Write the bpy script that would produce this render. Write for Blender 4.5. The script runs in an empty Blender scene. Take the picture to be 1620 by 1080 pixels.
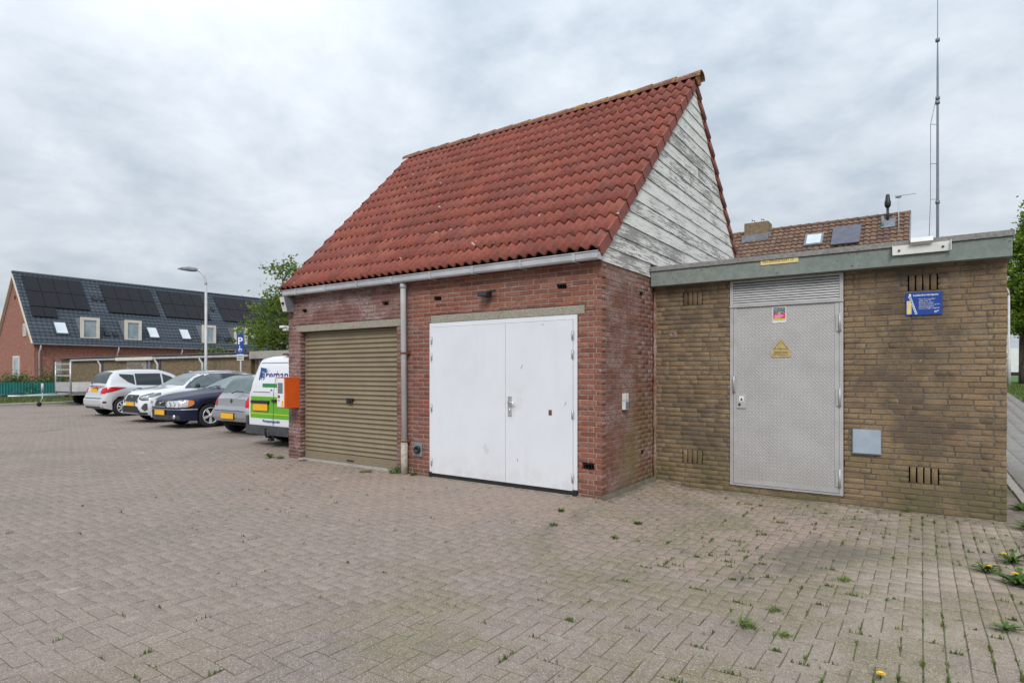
import bpy, bmesh, math, random
import numpy as np
from mathutils import Vector, Matrix, Euler

random.seed(7)
rng = np.random.default_rng(7)
SC = bpy.context.scene
COL = SC.collection
PI = math.pi

# ------------------------------------------------------------------ camera
cam_d = bpy.data.cameras.new('camera')
cam = bpy.data.objects.new('camera', cam_d)
COL.objects.link(cam)
CAM = Vector((3.096, -6.344, 1.5))
cam.location = CAM
cam.rotation_euler = (math.radians(90), 0, math.atan2(0.5679, 0.8231))
cam_d.sensor_width = 36
cam_d.lens = 36 * 940 / 1620
cam_d.shift_y = 48 / 1620
cam_d.clip_start = 0.05
cam_d.clip_end = 1500
SC.camera = cam

# ------------------------------------------------------------------ world, sun, exposure
SUN_EL, SUN_AZ = 42, 152          # degrees; azimuth clockwise from +Y
W = bpy.data.worlds.new('World')
SC.world = W
W.use_nodes = True
wn = W.node_tree
for n in list(wn.nodes):
    wn.nodes.remove(n)


def wnode(t, **kw):
    n = wn.nodes.new(t)
    for k, v in kw.items():
        setattr(n, k, v)
    return n


def wl(a, b):
    wn.links.new(a, b)


def wmath(op, a, b=None, c=None):
    n = wnode('ShaderNodeMath', operation=op)
    for i, v in enumerate((a, b, c)):
        if v is None:
            continue
        if isinstance(v, (int, float)):
            n.inputs[i].default_value = v
        else:
            wl(v, n.inputs[i])
    return n.outputs[0]


sky = wnode('ShaderNodeTexSky')
sky.sky_type = 'NISHITA'
sky.sun_disc = False
sky.sun_elevation = math.radians(SUN_EL)
sky.sun_rotation = math.radians(SUN_AZ)
bg_sky = wnode('ShaderNodeBackground')
bg_sky.inputs['Strength'].default_value = 0.10
wl(sky.outputs[0], bg_sky.inputs['Color'])
tc = wnode('ShaderNodeTexCoord')
sep = wnode('ShaderNodeSeparateXYZ')
wl(tc.outputs['Generated'], sep.inputs[0])
up = wmath('MAXIMUM', sep.outputs['Z'], 0.0)
den = wmath('ADD', up, 0.27)
px = wmath('DIVIDE', sep.outputs['X'], den)
py = wmath('DIVIDE', sep.outputs['Y'], den)
comb = wnode('ShaderNodeCombineXYZ')
wl(px, comb.inputs[0])
wl(py, comb.inputs[1])


def wnoise(scale, detail, rough, dist=0.0):
    n = wnode('ShaderNodeTexNoise')
    n.inputs['Scale'].default_value = scale
    n.inputs['Detail'].default_value = detail
    n.inputs['Roughness'].default_value = rough
    n.inputs['Distortion'].default_value = dist
    wl(comb.outputs[0], n.inputs['Vector'])
    return n.outputs[0]


n1 = wnoise(0.80, 9, 0.55, 0.12)
n2 = wnoise(2.9, 8, 0.58, 0.20)
cl = wmath('ADD', wmath('MULTIPLY', n1, 0.62), wmath('MULTIPLY', n2, 0.38))
crmp = wnode('ShaderNodeValToRGB')
e = crmp.color_ramp.elements
e[0].position = 0.40
e[0].color = (0.37, 0.44, 0.525, 1)
e[1].position = 0.61
e[1].color = (0.76, 0.805, 0.865, 1)
m = crmp.color_ramp.elements.new(0.50)
m.color = (0.575, 0.635, 0.70, 1)
wl(cl, crmp.inputs[0])
# an overcast dome is brighter overhead than at the horizon
grad = wmath('MULTIPLY_ADD', up, 1.08, 0.745)
bg_cl = wnode('ShaderNodeBackground')
wl(crmp.outputs[0], bg_cl.inputs['Color'])
wl(grad, bg_cl.inputs['Strength'])
mixs = wnode('ShaderNodeMixShader')
mixs.inputs[0].default_value = 0.93
wl(bg_sky.outputs[0], mixs.inputs[1])
wl(bg_cl.outputs[0], mixs.inputs[2])
wo = wnode('ShaderNodeOutputWorld')
wl(mixs.outputs[0], wo.inputs[0])

sun_d = bpy.data.lights.new('sun', 'SUN')
sun_d.energy = 1.85
sun_d.angle = math.radians(22)
sun_d.color = (1.0, 0.96, 0.90)
sun = bpy.data.objects.new('sun', sun_d)
COL.objects.link(sun)
az, el = math.radians(SUN_AZ), math.radians(SUN_EL)
sdir = Vector((math.sin(az) * math.cos(el), math.cos(az) * math.cos(el), math.sin(el)))
sun.rotation_euler = sdir.to_track_quat('Z', 'Y').to_euler()

SC.view_settings.view_transform = 'Standard'
SC.view_settings.look = 'None'
SC.view_settings.gamma = 1
SC.view_settings.use_curve_mapping = False
SC.view_settings.exposure = 0.16
SC.render.engine = 'CYCLES'
SC.cycles.max_bounces = 6
SC.cycles.transparent_max_bounces = 6


# ------------------------------------------------------------------ material helpers
class NT:
    def __init__(s, name):
        s.m = bpy.data.materials.new(name)
        s.m.use_nodes = True
        s.t = s.m.node_tree
        s.b = s.t.nodes['Principled BSDF']
        s.geo = None

    def n(s, typ, ins=None, **kw):
        n = s.t.nodes.new(typ)
        for k, v in kw.items():
            setattr(n, k, v)
        for k, v in (ins or {}).items():
            s.set(n.inputs[k], v)
        return n

    def set(s, sock, v):
        if isinstance(v, bpy.types.NodeSocket):
            s.t.links.new(v, sock)
        elif isinstance(v, (tuple, list)) and sock.type == 'RGBA' and len(v) == 3:
            sock.default_value = (*v, 1)
        else:
            sock.default_value = v

    def pos(s):
        if s.geo is None:
            s.geo = s.n('ShaderNodeNewGeometry')
        return s.geo.outputs['Position']

    def objco(s):
        return s.n('ShaderNodeTexCoord').outputs['Object']

    def rnd(s):
        s.pos()
        oi = s.n('ShaderNodeObjectInfo').outputs['Random']
        return s.math('FRACT', s.math('ADD', oi, s.geo.outputs['Random Per Island']))

    def math(s, op, a, b=0.0, c=0.0, clamp=False):
        n = s.n('ShaderNodeMath', operation=op, use_clamp=clamp)
        s.set(n.inputs[0], a)
        s.set(n.inputs[1], b)
        s.set(n.inputs[2], c)
        return n.outputs[0]

    def noise(s, scale, detail=4, rough=0.55, vec=None, stretch=None, dist=0.0, w=None):
        v = vec if vec is not None else s.pos()
        if stretch:
            mp = s.n('ShaderNodeMapping', {'Vector': v, 'Scale': stretch})
            v = mp.outputs[0]
        kw = {'noise_dimensions': '4D'} if w is not None else {}
        n = s.n('ShaderNodeTexNoise', {'Vector': v, 'Scale': scale, 'Detail': detail, 'Roughness': rough, 'Distortion': dist}, **kw)
        if w is not None:
            s.set(n.inputs['W'], w)
        return n.outputs[0]

    def step(s, x, a, b):
        n = s.n('ShaderNodeMapRange', {'Value': x, 'From Min': a, 'From Max': b}, clamp=True, interpolation_type='SMOOTHSTEP')
        return n.outputs[0]

    def mix(s, f, a, b, blend='MIX'):
        n = s.n('ShaderNodeMix', data_type='RGBA', blend_type=blend)
        s.set(n.inputs[0], f)
        s.set(n.inputs[6], a)
        s.set(n.inputs[7], b)
        return n.outputs[2]

    def ramp(s, f, stops):
        n = s.n('ShaderNodeValToRGB')
        el = n.color_ramp.elements
        while len(el) < len(stops):
            el.new(0.5)
        for q, (p, c) in zip(el, stops):
            q.position = p
            q.color = (*c, 1)
        s.set(n.inputs[0], f)
        return n.outputs[0]

    def xyz(s, v=None):
        n = s.n('ShaderNodeSeparateXYZ')
        s.set(n.inputs[0], v if v is not None else s.pos())
        return n.outputs

    def bump(s, h, strength=0.3, dist=0.01):
        n = s.n('ShaderNodeBump', {'Height': h, 'Strength': strength, 'Distance': dist})
        s.t.links.new(n.outputs[0], s.b.inputs['Normal'])

    def out(s, col=None, rough=None, metal=None, **kw):
        if col is not None:
            s.set(s.b.inputs['Base Color'], col)
        if rough is not None:
            s.set(s.b.inputs['Roughness'], rough)
        if metal is not None:
            s.set(s.b.inputs['Metallic'], metal)
        for k, v in kw.items():
            s.set(s.b.inputs[k.replace('_', ' ')], v)
        return s.m


def mul(c, k):
    return tuple(min(1, x * k) for x in c)


def plain(name, col, rough=0.6, metal=0.0, var=0.12, scale=6.0, bump=0.0, **kw):
    t = NT(name)
    f = t.noise(scale, 6, 0.6)
    c = t.mix(t.step(f, 0.3, 0.7), mul(col, 1 - var), mul(col, 1 + var))
    if bump:
        t.bump(t.noise(90, 4), bump, 0.004)
    return t.out(c, rough, metal, **kw)


MAT = {}


def red_brick(name, dirt=True):
    t = NT(name)
    r = t.rnd()
    p = t.xyz()
    base = t.ramp(r, [(0.0, (0.170, 0.056, 0.036)), (0.3, (0.248, 0.080, 0.047)), (0.55, (0.290, 0.098, 0.057)), (0.8, (0.200, 0.068, 0.045)), (1.0, (0.325, 0.125, 0.078))])
    # the bay with the shutter is laid in browner, purple brick
    pur = t.ramp(r, [(0.0, (0.125, 0.050, 0.050)), (0.5, (0.175, 0.070, 0.064)), (1.0, (0.225, 0.10, 0.088))])
    big = t.noise(1.6, 4)
    lf = t.step(t.math('ADD', p[0], t.math('MULTIPLY_ADD', big, 1.4, -0.7)), -2.8, -3.6)
    front = t.step(p[1], 0.45, 0.15)
    c = t.mix(t.math('MULTIPLY', lf, t.math('MULTIPLY', front, 0.85)), base, pur)
    # the return wall is browner
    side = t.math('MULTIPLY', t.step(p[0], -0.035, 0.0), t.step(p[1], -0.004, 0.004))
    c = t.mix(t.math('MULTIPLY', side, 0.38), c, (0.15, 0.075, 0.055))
    g = t.noise(45, 5, 0.65)
    c = t.mix(t.step(g, 0.40, 0.70), c, t.mix(0.6, c, (0.09, 0.045, 0.036)))
    # pale lime bloom
    bl = t.noise(2.1, 6, 0.62, stretch=(1, 1, 1.7))
    bl2 = t.noise(38, 4, 0.7)
    hi = t.math('MULTIPLY_ADD', lf, 0.55, t.math('MULTIPLY', side, 0.50))
    bloom = t.math('MULTIPLY', t.math('MULTIPLY', t.step(bl, 0.40, 0.62), t.step(bl2, 0.36, 0.62)), t.math('MAXIMUM', hi, 0.14))
    c = t.mix(bloom, c, (0.50, 0.44, 0.43))
    sp = t.noise(24, 2, 0.5)
    c = t.mix(t.math('MULTIPLY', t.step(sp, 0.73, 0.77), 0.7), c, (0.60, 0.54, 0.50))
    # green algae low on the return wall
    al = t.noise(1.8, 4, 0.6)
    alg = t.math('MULTIPLY', t.math('MULTIPLY', side, t.step(al, 0.30, 0.62)), t.math('MULTIPLY', t.step(p[2], 1.9, 0.15), t.step(p[1], 0.12, 0.95)))
    c = t.mix(t.math('MULTIPLY', alg, 0.78), c, (0.17, 0.135, 0.045))
    # splash dirt near the ground
    dn = t.noise(5, 4)
    sd = t.math('MULTIPLY', t.step(t.math('MULTIPLY_ADD', dn, 0.4, p[2]), 0.48, 0.12), 0.55)
    c = t.mix(sd, c, (0.11, 0.07, 0.05))
    t.bump(t.math('ADD', g, t.math('MULTIPLY', t.noise(150, 3), 0.5)), 0.55, 0.006)
    return t.out(c, 0.9)


def mortar_red():
    t = NT('mortar_grey_pink')
    p = t.xyz()
    f = t.noise(9, 6, 0.65)
    c = t.ramp(f, [(0.3, (0.17, 0.115, 0.092)), (0.5, (0.285, 0.215, 0.178)), (0.72, (0.41, 0.33, 0.28))])
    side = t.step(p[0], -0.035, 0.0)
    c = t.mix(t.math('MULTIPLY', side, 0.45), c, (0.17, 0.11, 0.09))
    al = t.noise(1.8, 4, 0.6)
    alg = t.math('MULTIPLY', t.math('MULTIPLY', side, t.step(al, 0.30, 0.62)), t.math('MULTIPLY', t.step(p[2], 1.9, 0.15), t.step(p[1], 0.12, 0.95)))
    c = t.mix(t.math('MULTIPLY', alg, 0.55), c, (0.16, 0.14, 0.05))
    lf = t.math('MULTIPLY', t.step(p[0], -2.6, -3.6), 0.4)
    c = t.mix(lf, c, (0.16, 0.105, 0.095))
    t.bump(t.noise(120, 4), 0.5, 0.004)
    return t.out(c, 0.95)


def tan_brick(name):
    t = NT(name)
    r = t.rnd()
    p = t.xyz()
    c = t.ramp(r, [(0.0, (0.205, 0.138, 0.078)), (0.3, (0.258, 0.178, 0.100)), (0.6, (0.290, 0.202, 0.116)), (0.85, (0.235, 0.155, 0.092)), (1.0, (0.325, 0.234, 0.142))])
    g = t.noise(55, 5, 0.65)
    c = t.mix(t.step(g, 0.40, 0.75), c, t.mix(0.5, c, (0.075, 0.05, 0.03)))
    # soot and rain stains
    s1 = t.noise(1.15, 5, 0.62, stretch=(1, 1, 0.8))
    s2 = t.noise(7, 5, 0.65)
    sv = t.math('MULTIPLY_ADD', r, 0.16, t.math('MULTIPLY_ADD', s2, 0.45, t.math('SUBTRACT', s1, 0.13)))
    st = t.math('MULTIPLY', t.step(sv, 0.56, 0.84), 0.66)
    run = t.noise(5.0, 5, 0.7, stretch=(2.2, 1, 0.16))
    st = t.math('MAXIMUM', st, t.math('MULTIPLY', t.math('MULTIPLY', t.step(run, 0.50, 0.66), t.step(p[2], 1.7, 2.65)), 0.55))
    c = t.mix(st, c, (0.055, 0.043, 0.036))
    # green film low down
    al = t.noise(1.6, 4, 0.6)
    alg = t.math('MULTIPLY', t.step(al, 0.34, 0.62), t.step(p[2], 0.95, 0.1))
    c = t.mix(t.math('MULTIPLY', alg, 0.60), c, (0.115, 0.105, 0.040))
    sp = t.noise(20, 2, 0.5)
    c = t.mix(t.math('MULTIPLY', t.step(sp, 0.735, 0.77), 0.55), c, (0.45, 0.40, 0.33))
    t.bump(t.math('ADD', g, t.math('MULTIPLY', t.noise(160, 3), 0.5)), 0.55, 0.006)
    return t.out(c, 0.92)


def mortar_tan():
    t = NT('mortar_dark_grey')
    f = t.noise(6, 6, 0.65)
    c = t.ramp(f, [(0.3, (0.085, 0.073, 0.062)), (0.55, (0.145, 0.126, 0.106)), (0.75, (0.23, 0.20, 0.168))])
    p = t.xyz()
    al = t.noise(1.6, 4, 0.6)
    alg = t.math('MULTIPLY', t.step(al, 0.34, 0.62), t.step(p[2], 0.95, 0.1))
    c = t.mix(t.math('MULTIPLY', alg, 0.5), c, (0.10, 0.095, 0.045))
    t.bump(t.noise(120, 4), 0.5, 0.004)
    return t.out(c, 0.95)


def roof_tile_mat(name, cols, lichen=0.0, grime=(0.090, 0.055, 0.050), grime2=(0.15, 0.075, 0.065), pale=(0.40, 0.26, 0.22)):
    t = NT(name)
    r = t.rnd()
    c = t.ramp(r, cols)
    g = t.noise(14, 6, 0.68)
    c = t.mix(t.math('MULTIPLY', t.step(g, 0.44, 0.70), 0.72), c, grime)
    big = t.noise(1.1, 4)
    c = t.mix(t.math('MULTIPLY', t.step(big, 0.5, 0.75), 0.35), c, grime2)
    gl = t.noise(33, 3, 0.6)
    c = t.mix(t.math('MULTIPLY', t.step(gl, 0.60, 0.68), 0.35), c, pale)
    dots = t.noise(9.5, 2, 0.4)
    c = t.mix(t.math('MULTIPLY', t.step(dots, 0.752, 0.77), 0.75), c, (0.62, 0.55, 0.50))
    if lichen:
        ln = t.noise(2.6, 5, 0.7)
        l2 = t.noise(22, 4, 0.7)
        c = t.mix(t.math('MULTIPLY', t.math('MULTIPLY', t.step(ln, 0.5, 0.62), t.step(l2, 0.38, 0.6)), lichen), c, (0.46, 0.22, 0.03))
        c = t.mix(t.math('MULTIPLY', t.step(l2, 0.48, 0.7), lichen * 0.75), c, (0.30, 0.27, 0.20))
    t.bump(t.noise(110, 5, 0.7), 0.5, 0.006)
    return t.out(c, 0.86)


def board_mat():
    t = NT('flaking_white_paint')
    oi = t.n('ShaderNodeObjectInfo').outputs['Random']
    w = t.math('MULTIPLY', oi, 23.0)
    base = t.noise(9.5, 8, 0.76, stretch=(1, 0.26, 4.6), w=w)
    patch = t.noise(1.3, 4, 0.6, stretch=(1, 0.8, 1.0), w=w)
    fine = t.noise(60, 4, 0.7, stretch=(1, 0.25, 2.2))
    v = t.math('MULTIPLY_ADD', patch, 0.42, t.math('MULTIPLY_ADD', fine, 0.30, base))
    lev = t.math('MULTIPLY_ADD', oi, -0.13, 0.965)
    peel = t.step(t.math('SUBTRACT', v, lev), -0.025, 0.045)
    wood = t.ramp(t.noise(14, 5, 0.7, stretch=(1, 0.3, 5)), [(0.3, (0.115, 0.100, 0.088)), (0.5, (0.235, 0.212, 0.192)), (0.75, (0.38, 0.355, 0.33))])
    dirt = t.noise(5, 5, 0.6, stretch=(1, 0.4, 2.5))
    paint = t.mix(t.step(dirt, 0.4, 0.8), (0.77, 0.755, 0.72), (0.54, 0.53, 0.50))
    c = t.mix(t.math('MULTIPLY', peel, 0.88), paint, wood)
    t.bump(t.math('MULTIPLY', peel, -1.0), 0.6, 0.004)
    return t.out(c, 0.72)


def paver_mat():
    t = NT('concrete_paving')
    r = t.rnd()
    p = t.xyz()
    c = t.ramp(r, [(0.0, (0.248, 0.196, 0.162)), (0.4, (0.270, 0.214, 0.178)), (0.8, (0.285, 0.227, 0.189)), (0.97, (0.270, 0.218, 0.184)), (1.0, (0.320, 0.258, 0.216))])
    big = t.noise(0.45, 4, 0.55)
    c = t.mix(t.math('MULTIPLY', t.step(big, 0.46, 0.66), 0.60), c, (0.190, 0.162, 0.142))
    pk = t.noise(0.75, 3, 0.5)
    warm = t.math('MULTIPLY', t.step(p[1], -3.2, -0.8), t.step(p[0], -7.5, -4.5))
    c = t.mix(t.math('MULTIPLY', t.math('MULTIPLY', t.step(pk, 0.30, 0.6), warm), 0.62), c, (0.36, 0.255, 0.195))
    sand = t.noise(0.9, 5, 0.6)
    sm = t.math('MULTIPLY', t.step(sand, 0.40, 0.62), t.math('MAXIMUM', t.step(p[0], 1.6, 3.7), t.math('MULTIPLY', t.step(p[0], 0.0, 0.5), t.step(p[1], -0.5, 1.5))))
    c = t.mix(t.math('MULTIPLY', sm, 0.70), c, (0.40, 0.335, 0.245))
    alg = t.noise(1.1, 5, 0.62)
    alg = t.math('MULTIPLY_ADD', t.noise(6.5, 5, 0.7), 0.35, t.math('SUBTRACT', alg, 0.175))
    am = t.math('MULTIPLY', t.step(alg, 0.42, 0.62), t.step(p[0], -0.9, 0.9))
    c = t.mix(t.math('MULTIPLY', am, 0.74), c, (0.200, 0.172, 0.092))
    pt = t.noise(2.7, 5, 0.7)
    c = t.mix(t.math('MULTIPLY', t.step(pt, 0.55, 0.70), 0.40), c, (0.135, 0.118, 0.112))
    # exposed aggregate
    v1 = t.n('ShaderNodeTexVoronoi', {'Vector': t.pos(), 'Scale': 160.0})
    cr = t.xyz(v1.outputs['Color'])
    dist = v1.outputs['Distance']
    lite = t.math('MULTIPLY', t.step(cr[0], 0.74, 0.79), t.step(dist, 0.62, 0.30))
    dark = t.math('MULTIPLY', t.step(cr[1], 0.60, 0.64), t.step(dist, 0.62, 0.30))
    c = t.mix(t.math('MULTIPLY', dark, 0.62), c, (0.085, 0.072, 0.068))
    c = t.mix(t.math('MULTIPLY', lite, 0.68), c, (0.56, 0.51, 0.465))
    wear = t.noise(28, 6, 0.7)
    c = t.mix(t.math('MULTIPLY', t.step(wear, 0.5, 0.72), 0.42), c, (0.155, 0.135, 0.122))
    spot = t.noise(3.1, 2, 0.4)
    c = t.mix(t.math('MULTIPLY', t.step(spot, 0.72, 0.78), 0.45), c, (0.50, 0.47, 0.43))
    oil = t.noise(0.62, 5, 0.62, stretch=(1.0, 0.55, 1.0))
    c = t.mix(t.math('MULTIPLY', t.step(oil, 0.585, 0.68), 0.46), c, (0.105, 0.092, 0.088))
    t.bump(t.math('ADD', t.math('MULTIPLY', cr[2], t.step(dist, 0.6, 0.2)), wear), 0.55, 0.004)
    return t.out(c, 0.9)


def soil_mat():
    t = NT('joint_sand_and_moss')
    p = t.xyz()
    f = t.noise(8, 6, 0.65)
    c = t.ramp(f, [(0.3, (0.125, 0.102, 0.082)), (0.5, (0.205, 0.170, 0.140)), (0.7, (0.285, 0.240, 0.20))])
    g = t.noise(1.4, 5, 0.65)
    gx = t.math('MULTIPLY_ADD', t.step(p[0], -4.5, 1.5), t.math('MULTIPLY_ADD', t.step(p[1], -0.8, 0.6), -0.20, 0.20), g)
    c = t.mix(t.math('MULTIPLY', t.step(gx, 0.50, 0.72), 0.75), c, (0.085, 0.095, 0.030))
    t.bump(t.noise(80, 4), 0.6, 0.006)
    return t.out(c, 0.97)


def conc_mat(name, a, b, specks=0.0, rough=0.88, sc=30):
    t = NT(name)
    f = t.noise(sc, 6, 0.7)
    c = t.mix(t.step(f, 0.35, 0.68), a, b)
    bg = t.noise(2.2, 5, 0.6)
    c = t.mix(t.math('MULTIPLY', t.step(bg, 0.48, 0.72), 0.35), c, mul(a, 0.62))
    if specks:
        v = t.noise(26, 2, 0.5)
        dn = t.noise(1.4, 3)
        k = t.step(t.math('MULTIPLY_ADD', dn, 0.22, v), 0.79, 0.82)
        c = t.mix(t.math('MULTIPLY', k, specks), c, (0.045, 0.050, 0.048))
    t.bump(f, 0.35, 0.005)
    return t.out(c, rough)


def checker_mat():
    t = NT('chequer_plate_aluminium')
    p = t.xyz()
    # raised bars laid alternately at +-45 degrees
    cell = 0.030
    u = t.math('DIVIDE', t.math('ADD', p[0], p[2]), cell * 1.414)
    v = t.math('DIVIDE', t.math('SUBTRACT', p[0], p[2]), cell * 1.414)
    iu = t.math('FLOOR', u)
    iv = t.math('FLOOR', v)
    par = t.math('ABSOLUTE', t.math('MODULO', t.math('ADD', iu, iv), 2.0))
    fu = t.math('ABSOLUTE', t.math('SUBTRACT', t.math('FRACT', u), 0.5))
    fv = t.math('ABSOLUTE', t.math('SUBTRACT', t.math('FRACT', v), 0.5))
    a = t.math('MULTIPLY', t.step(fu, 0.48, 0.38), t.step(fv, 0.22, 0.10))
    b = t.math('MULTIPLY', t.step(fv, 0.48, 0.38), t.step(fu, 0.22, 0.10))
    h = t.math('ADD', t.math('MULTIPLY', a, par), t.math('MULTIPLY', b, t.math('SUBTRACT', 1.0, par)))
    f = t.noise(3.0, 6, 0.65)
    c = t.mix(t.step(f, 0.3, 0.75), (0.475, 0.468, 0.468), (0.405, 0.395, 0.388))
    c = t.mix(t.math('MULTIPLY', h, 0.30), c, (0.62, 0.61, 0.60))
    dl = t.step(p[2], 0.55, 0.0)
    c = t.mix(t.math('MULTIPLY', dl, 0.35), c, (0.36, 0.32, 0.27))
    wn_ = t.noise(9, 4, 0.7)
    c = t.mix(t.math('MULTIPLY', t.step(wn_, 0.60, 0.72), 0.25), c, (0.62, 0.62, 0.62))
    t.bump(h, 0.7, 0.004)
    return t.out(c, 0.55, 0.25)


def far_brick(name, c1, c2, mortar, sc=1.0):
    t = NT(name)
    p = t.xyz()
    # bricks drawn on a wall too far away to count them
    s = t.math('ADD', p[0], p[1])
    cmb = t.n('ShaderNodeCombineXYZ', {0: s, 1: p[2], 2: 0.0}).outputs[0]
    bt = t.n('ShaderNodeTexBrick', {'Vector': cmb, 'Color1': c1, 'Color2': c2, 'Mortar': mortar, 'Scale': 1.0,
                                    'Mortar Size': 0.010, 'Brick Width': 0.22, 'Row Height': 0.0625, 'Bias': 0.0})
    g = t.noise(5.5, 6, 0.75)
    c = t.mix(t.math('MULTIPLY', t.step(g, 0.40, 0.66), 0.6), bt.outputs[0], mul(c2, 0.55))
    g2 = t.noise(8.5, 3, 0.7)
    c = t.mix(t.math('MULTIPLY', t.step(g2, 0.54, 0.70), 0.5), c, mul(c1, 1.7))
    return t.out(c, 0.92)


def paint_mat(name, col, rough=0.25, metal=0.0, coat=1.0, dirt=0.5):
    t = NT(name)
    f = t.noise(2.5, 5, 0.6)
    p = t.xyz()
    c = t.mix(t.math('MULTIPLY', t.step(p[2], 0.55, 0.15), t.math('MULTIPLY_ADD', f, dirt, dirt * 0.2)), col, (0.16, 0.14, 0.12))
    return t.out(c, rough, metal, Coat_Weight=coat, Coat_Roughness=0.04)


def leaf_mat(name, cols, trans=0.25):
    t = NT(name)
    t.pos()
    r = t.math('FRACT', t.math('ADD', t.geo.outputs['Random Per Island'], t.n('ShaderNodeObjectInfo').outputs['Random']))
    c = t.ramp(r, cols)
    tr = t.n('ShaderNodeBsdfTranslucent', {'Color': c})
    mx = t.n('ShaderNodeMixShader', {0: trans})
    t.out(c, 0.6)
    t.t.links.new(t.b.outputs[0], mx.inputs[1])
    t.t.links.new(tr.outputs[0], mx.inputs[2])
    o = t.t.nodes['Material Output']
    t.t.links.new(mx.outputs[0], o.inputs[0])
    return t.m


def shutter_mat():
    t = NT('beige_coated_steel')
    f = t.noise(4, 6, 0.65)
    c = t.mix(t.step(f, 0.3, 0.7), (0.262, 0.212, 0.136), (0.225, 0.183, 0.118))
    p = t.xyz()
    d = t.noise(1.2, 4, 0.6, stretch=(3, 1, 0.5))
    c = t.mix(t.math('MULTIPLY', t.step(d, 0.5, 0.8), 0.25), c, (0.34, 0.30, 0.21))
    c = t.mix(t.math('MULTIPLY', t.step(p[2], 0.35, 0.0), 0.35), c, (0.17, 0.14, 0.10))
    return t.out(c, 0.48)


def white_door_mat():
    t = NT('white_door_paint')
    f = t.noise(1.7, 5, 0.6)
    c = t.mix(t.step(f, 0.35, 0.75), (0.715, 0.74, 0.785), (0.67, 0.695, 0.74))
    p = t.xyz()
    n2 = t.noise(6, 5, 0.7)
    c = t.mix(t.math('MULTIPLY', t.math('MULTIPLY', t.step(p[2], 0.48, 0.03), t.step(n2, 0.34, 0.68)), 0.34), c, (0.50, 0.46, 0.40))
    rn = t.noise(9, 5, 0.65, stretch=(1.0, 1.0, 0.10))
    c = t.mix(t.math('MULTIPLY', t.step(rn, 0.55, 0.75), 0.22), c, (0.58, 0.575, 0.56))
    hx = t.math('MULTIPLY', t.step(t.math('ABSOLUTE', t.math('ADD', p[0], 1.25)), 0.30, 0.05), t.step(t.math('ABSOLUTE', t.math('SUBTRACT', p[2], 1.1)), 0.35, 0.05))
    c = t.mix(t.math('MULTIPLY', t.math('MULTIPLY', hx, t.step(n2, 0.4, 0.65)), 0.35), c, (0.50, 0.48, 0.45))
    sc_ = t.noise(3.3, 2, 0.4)
    c = t.mix(t.math('MULTIPLY', t.step(sc_, 0.745, 0.755), 0.5), c, (0.55, 0.54, 0.52))
    return t.out(c, 0.42)


def sky_tree_bark(name, a, b):
    t = NT(name)
    f = t.noise(9, 6, 0.7, stretch=(1, 1, 0.3))
    t.bump(f, 0.6, 0.02)
    return t.out(t.mix(t.step(f, 0.35, 0.65), a, b), 0.95)


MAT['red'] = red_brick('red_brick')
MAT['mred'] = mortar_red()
MAT['tan'] = tan_brick('tan_brick')
MAT['mtan'] = mortar_tan()
MAT['tile'] = roof_tile_mat('red_roof_tile', [(0.0, (0.225, 0.056, 0.040)), (0.3, (0.275, 0.070, 0.048)), (0.6, (0.305, 0.080, 0.053)), (0.85, (0.245, 0.066, 0.050)), (1.0, (0.33, 0.098, 0.066))])
MAT['ridge'] = roof_tile_mat('lichen_ridge_tile', [(0.0, (0.22, 0.085, 0.055)), (1.0, (0.30, 0.12, 0.075))], 0.9)
MAT['board'] = board_mat()
MAT['paver'] = paver_mat()
MAT['soil'] = soil_mat()
MAT['lintel'] = conc_mat('grit_concrete', (0.23, 0.205, 0.165), (0.40, 0.37, 0.31), 0.0, sc=60)
MAT['fascia'] = conc_mat('grey_green_concrete', (0.175, 0.205, 0.185), (0.235, 0.262, 0.240), 1.0, sc=14)
MAT['cap'] = conc_mat('weathered_cap', (0.19, 0.185, 0.175), (0.30, 0.29, 0.275), 0.4)
MAT['checker'] = checker_mat()
MAT['shutter'] = shutter_mat()
MAT['wdoor'] = white_door_mat()
MAT['zinc'] = plain('zinc_gutter', (0.50, 0.50, 0.52), 0.45, 0.35, 0.14, 3.0)
MAT['pvc'] = plain('grey_pvc', (0.50, 0.50, 0.51), 0.45, 0.0, 0.12, 4.0)
MAT['steel'] = plain('galvanised_steel', (0.52, 0.53, 0.54), 0.42, 0.6, 0.15, 5.0)
MAT['frame'] = plain('grey_aluminium_frame', (0.47, 0.46, 0.465), 0.5, 0.3, 0.1, 4.0)
MAT['mastgrey'] = plain('dull_grey_steel', (0.20, 0.22, 0.25), 0.5, 0.3, 0.1)
MAT['drift'] = plain('sandy_dirt', (0.20, 0.165, 0.125), 0.95, 0.0, 0.45, 18.0, 0.4)
MAT['shoe'] = plain('dirty_cream_pvc', (0.40, 0.365, 0.305), 0.6, 0.0, 0.3, 14.0)
MAT['rust'] = plain('rusty_iron', (0.17, 0.062, 0.030), 0.9, 0.0, 0.35, 30.0)
MAT['black'] = plain('black_plastic', (0.016, 0.016, 0.017), 0.5, 0.0, 0.2)
MAT['void'] = plain('dark_hollow', (0.008, 0.008, 0.008), 0.95, 0.0, 0.1)
MAT['dgrey'] = plain('dark_grey_plastic', (0.055, 0.058, 0.063), 0.55, 0.0, 0.2)
MAT['white'] = plain('white_enamel', (0.74, 0.75, 0.76), 0.42, 0.0, 0.05, 3.0)
MAT['offwhite'] = plain('off_white_paint', (0.66, 0.655, 0.63), 0.5, 0.0, 0.10, 5.0)
MAT['cream'] = plain('cream_window_frame', (0.66, 0.62, 0.53), 0.55, 0.0, 0.06, 3.0)
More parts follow.
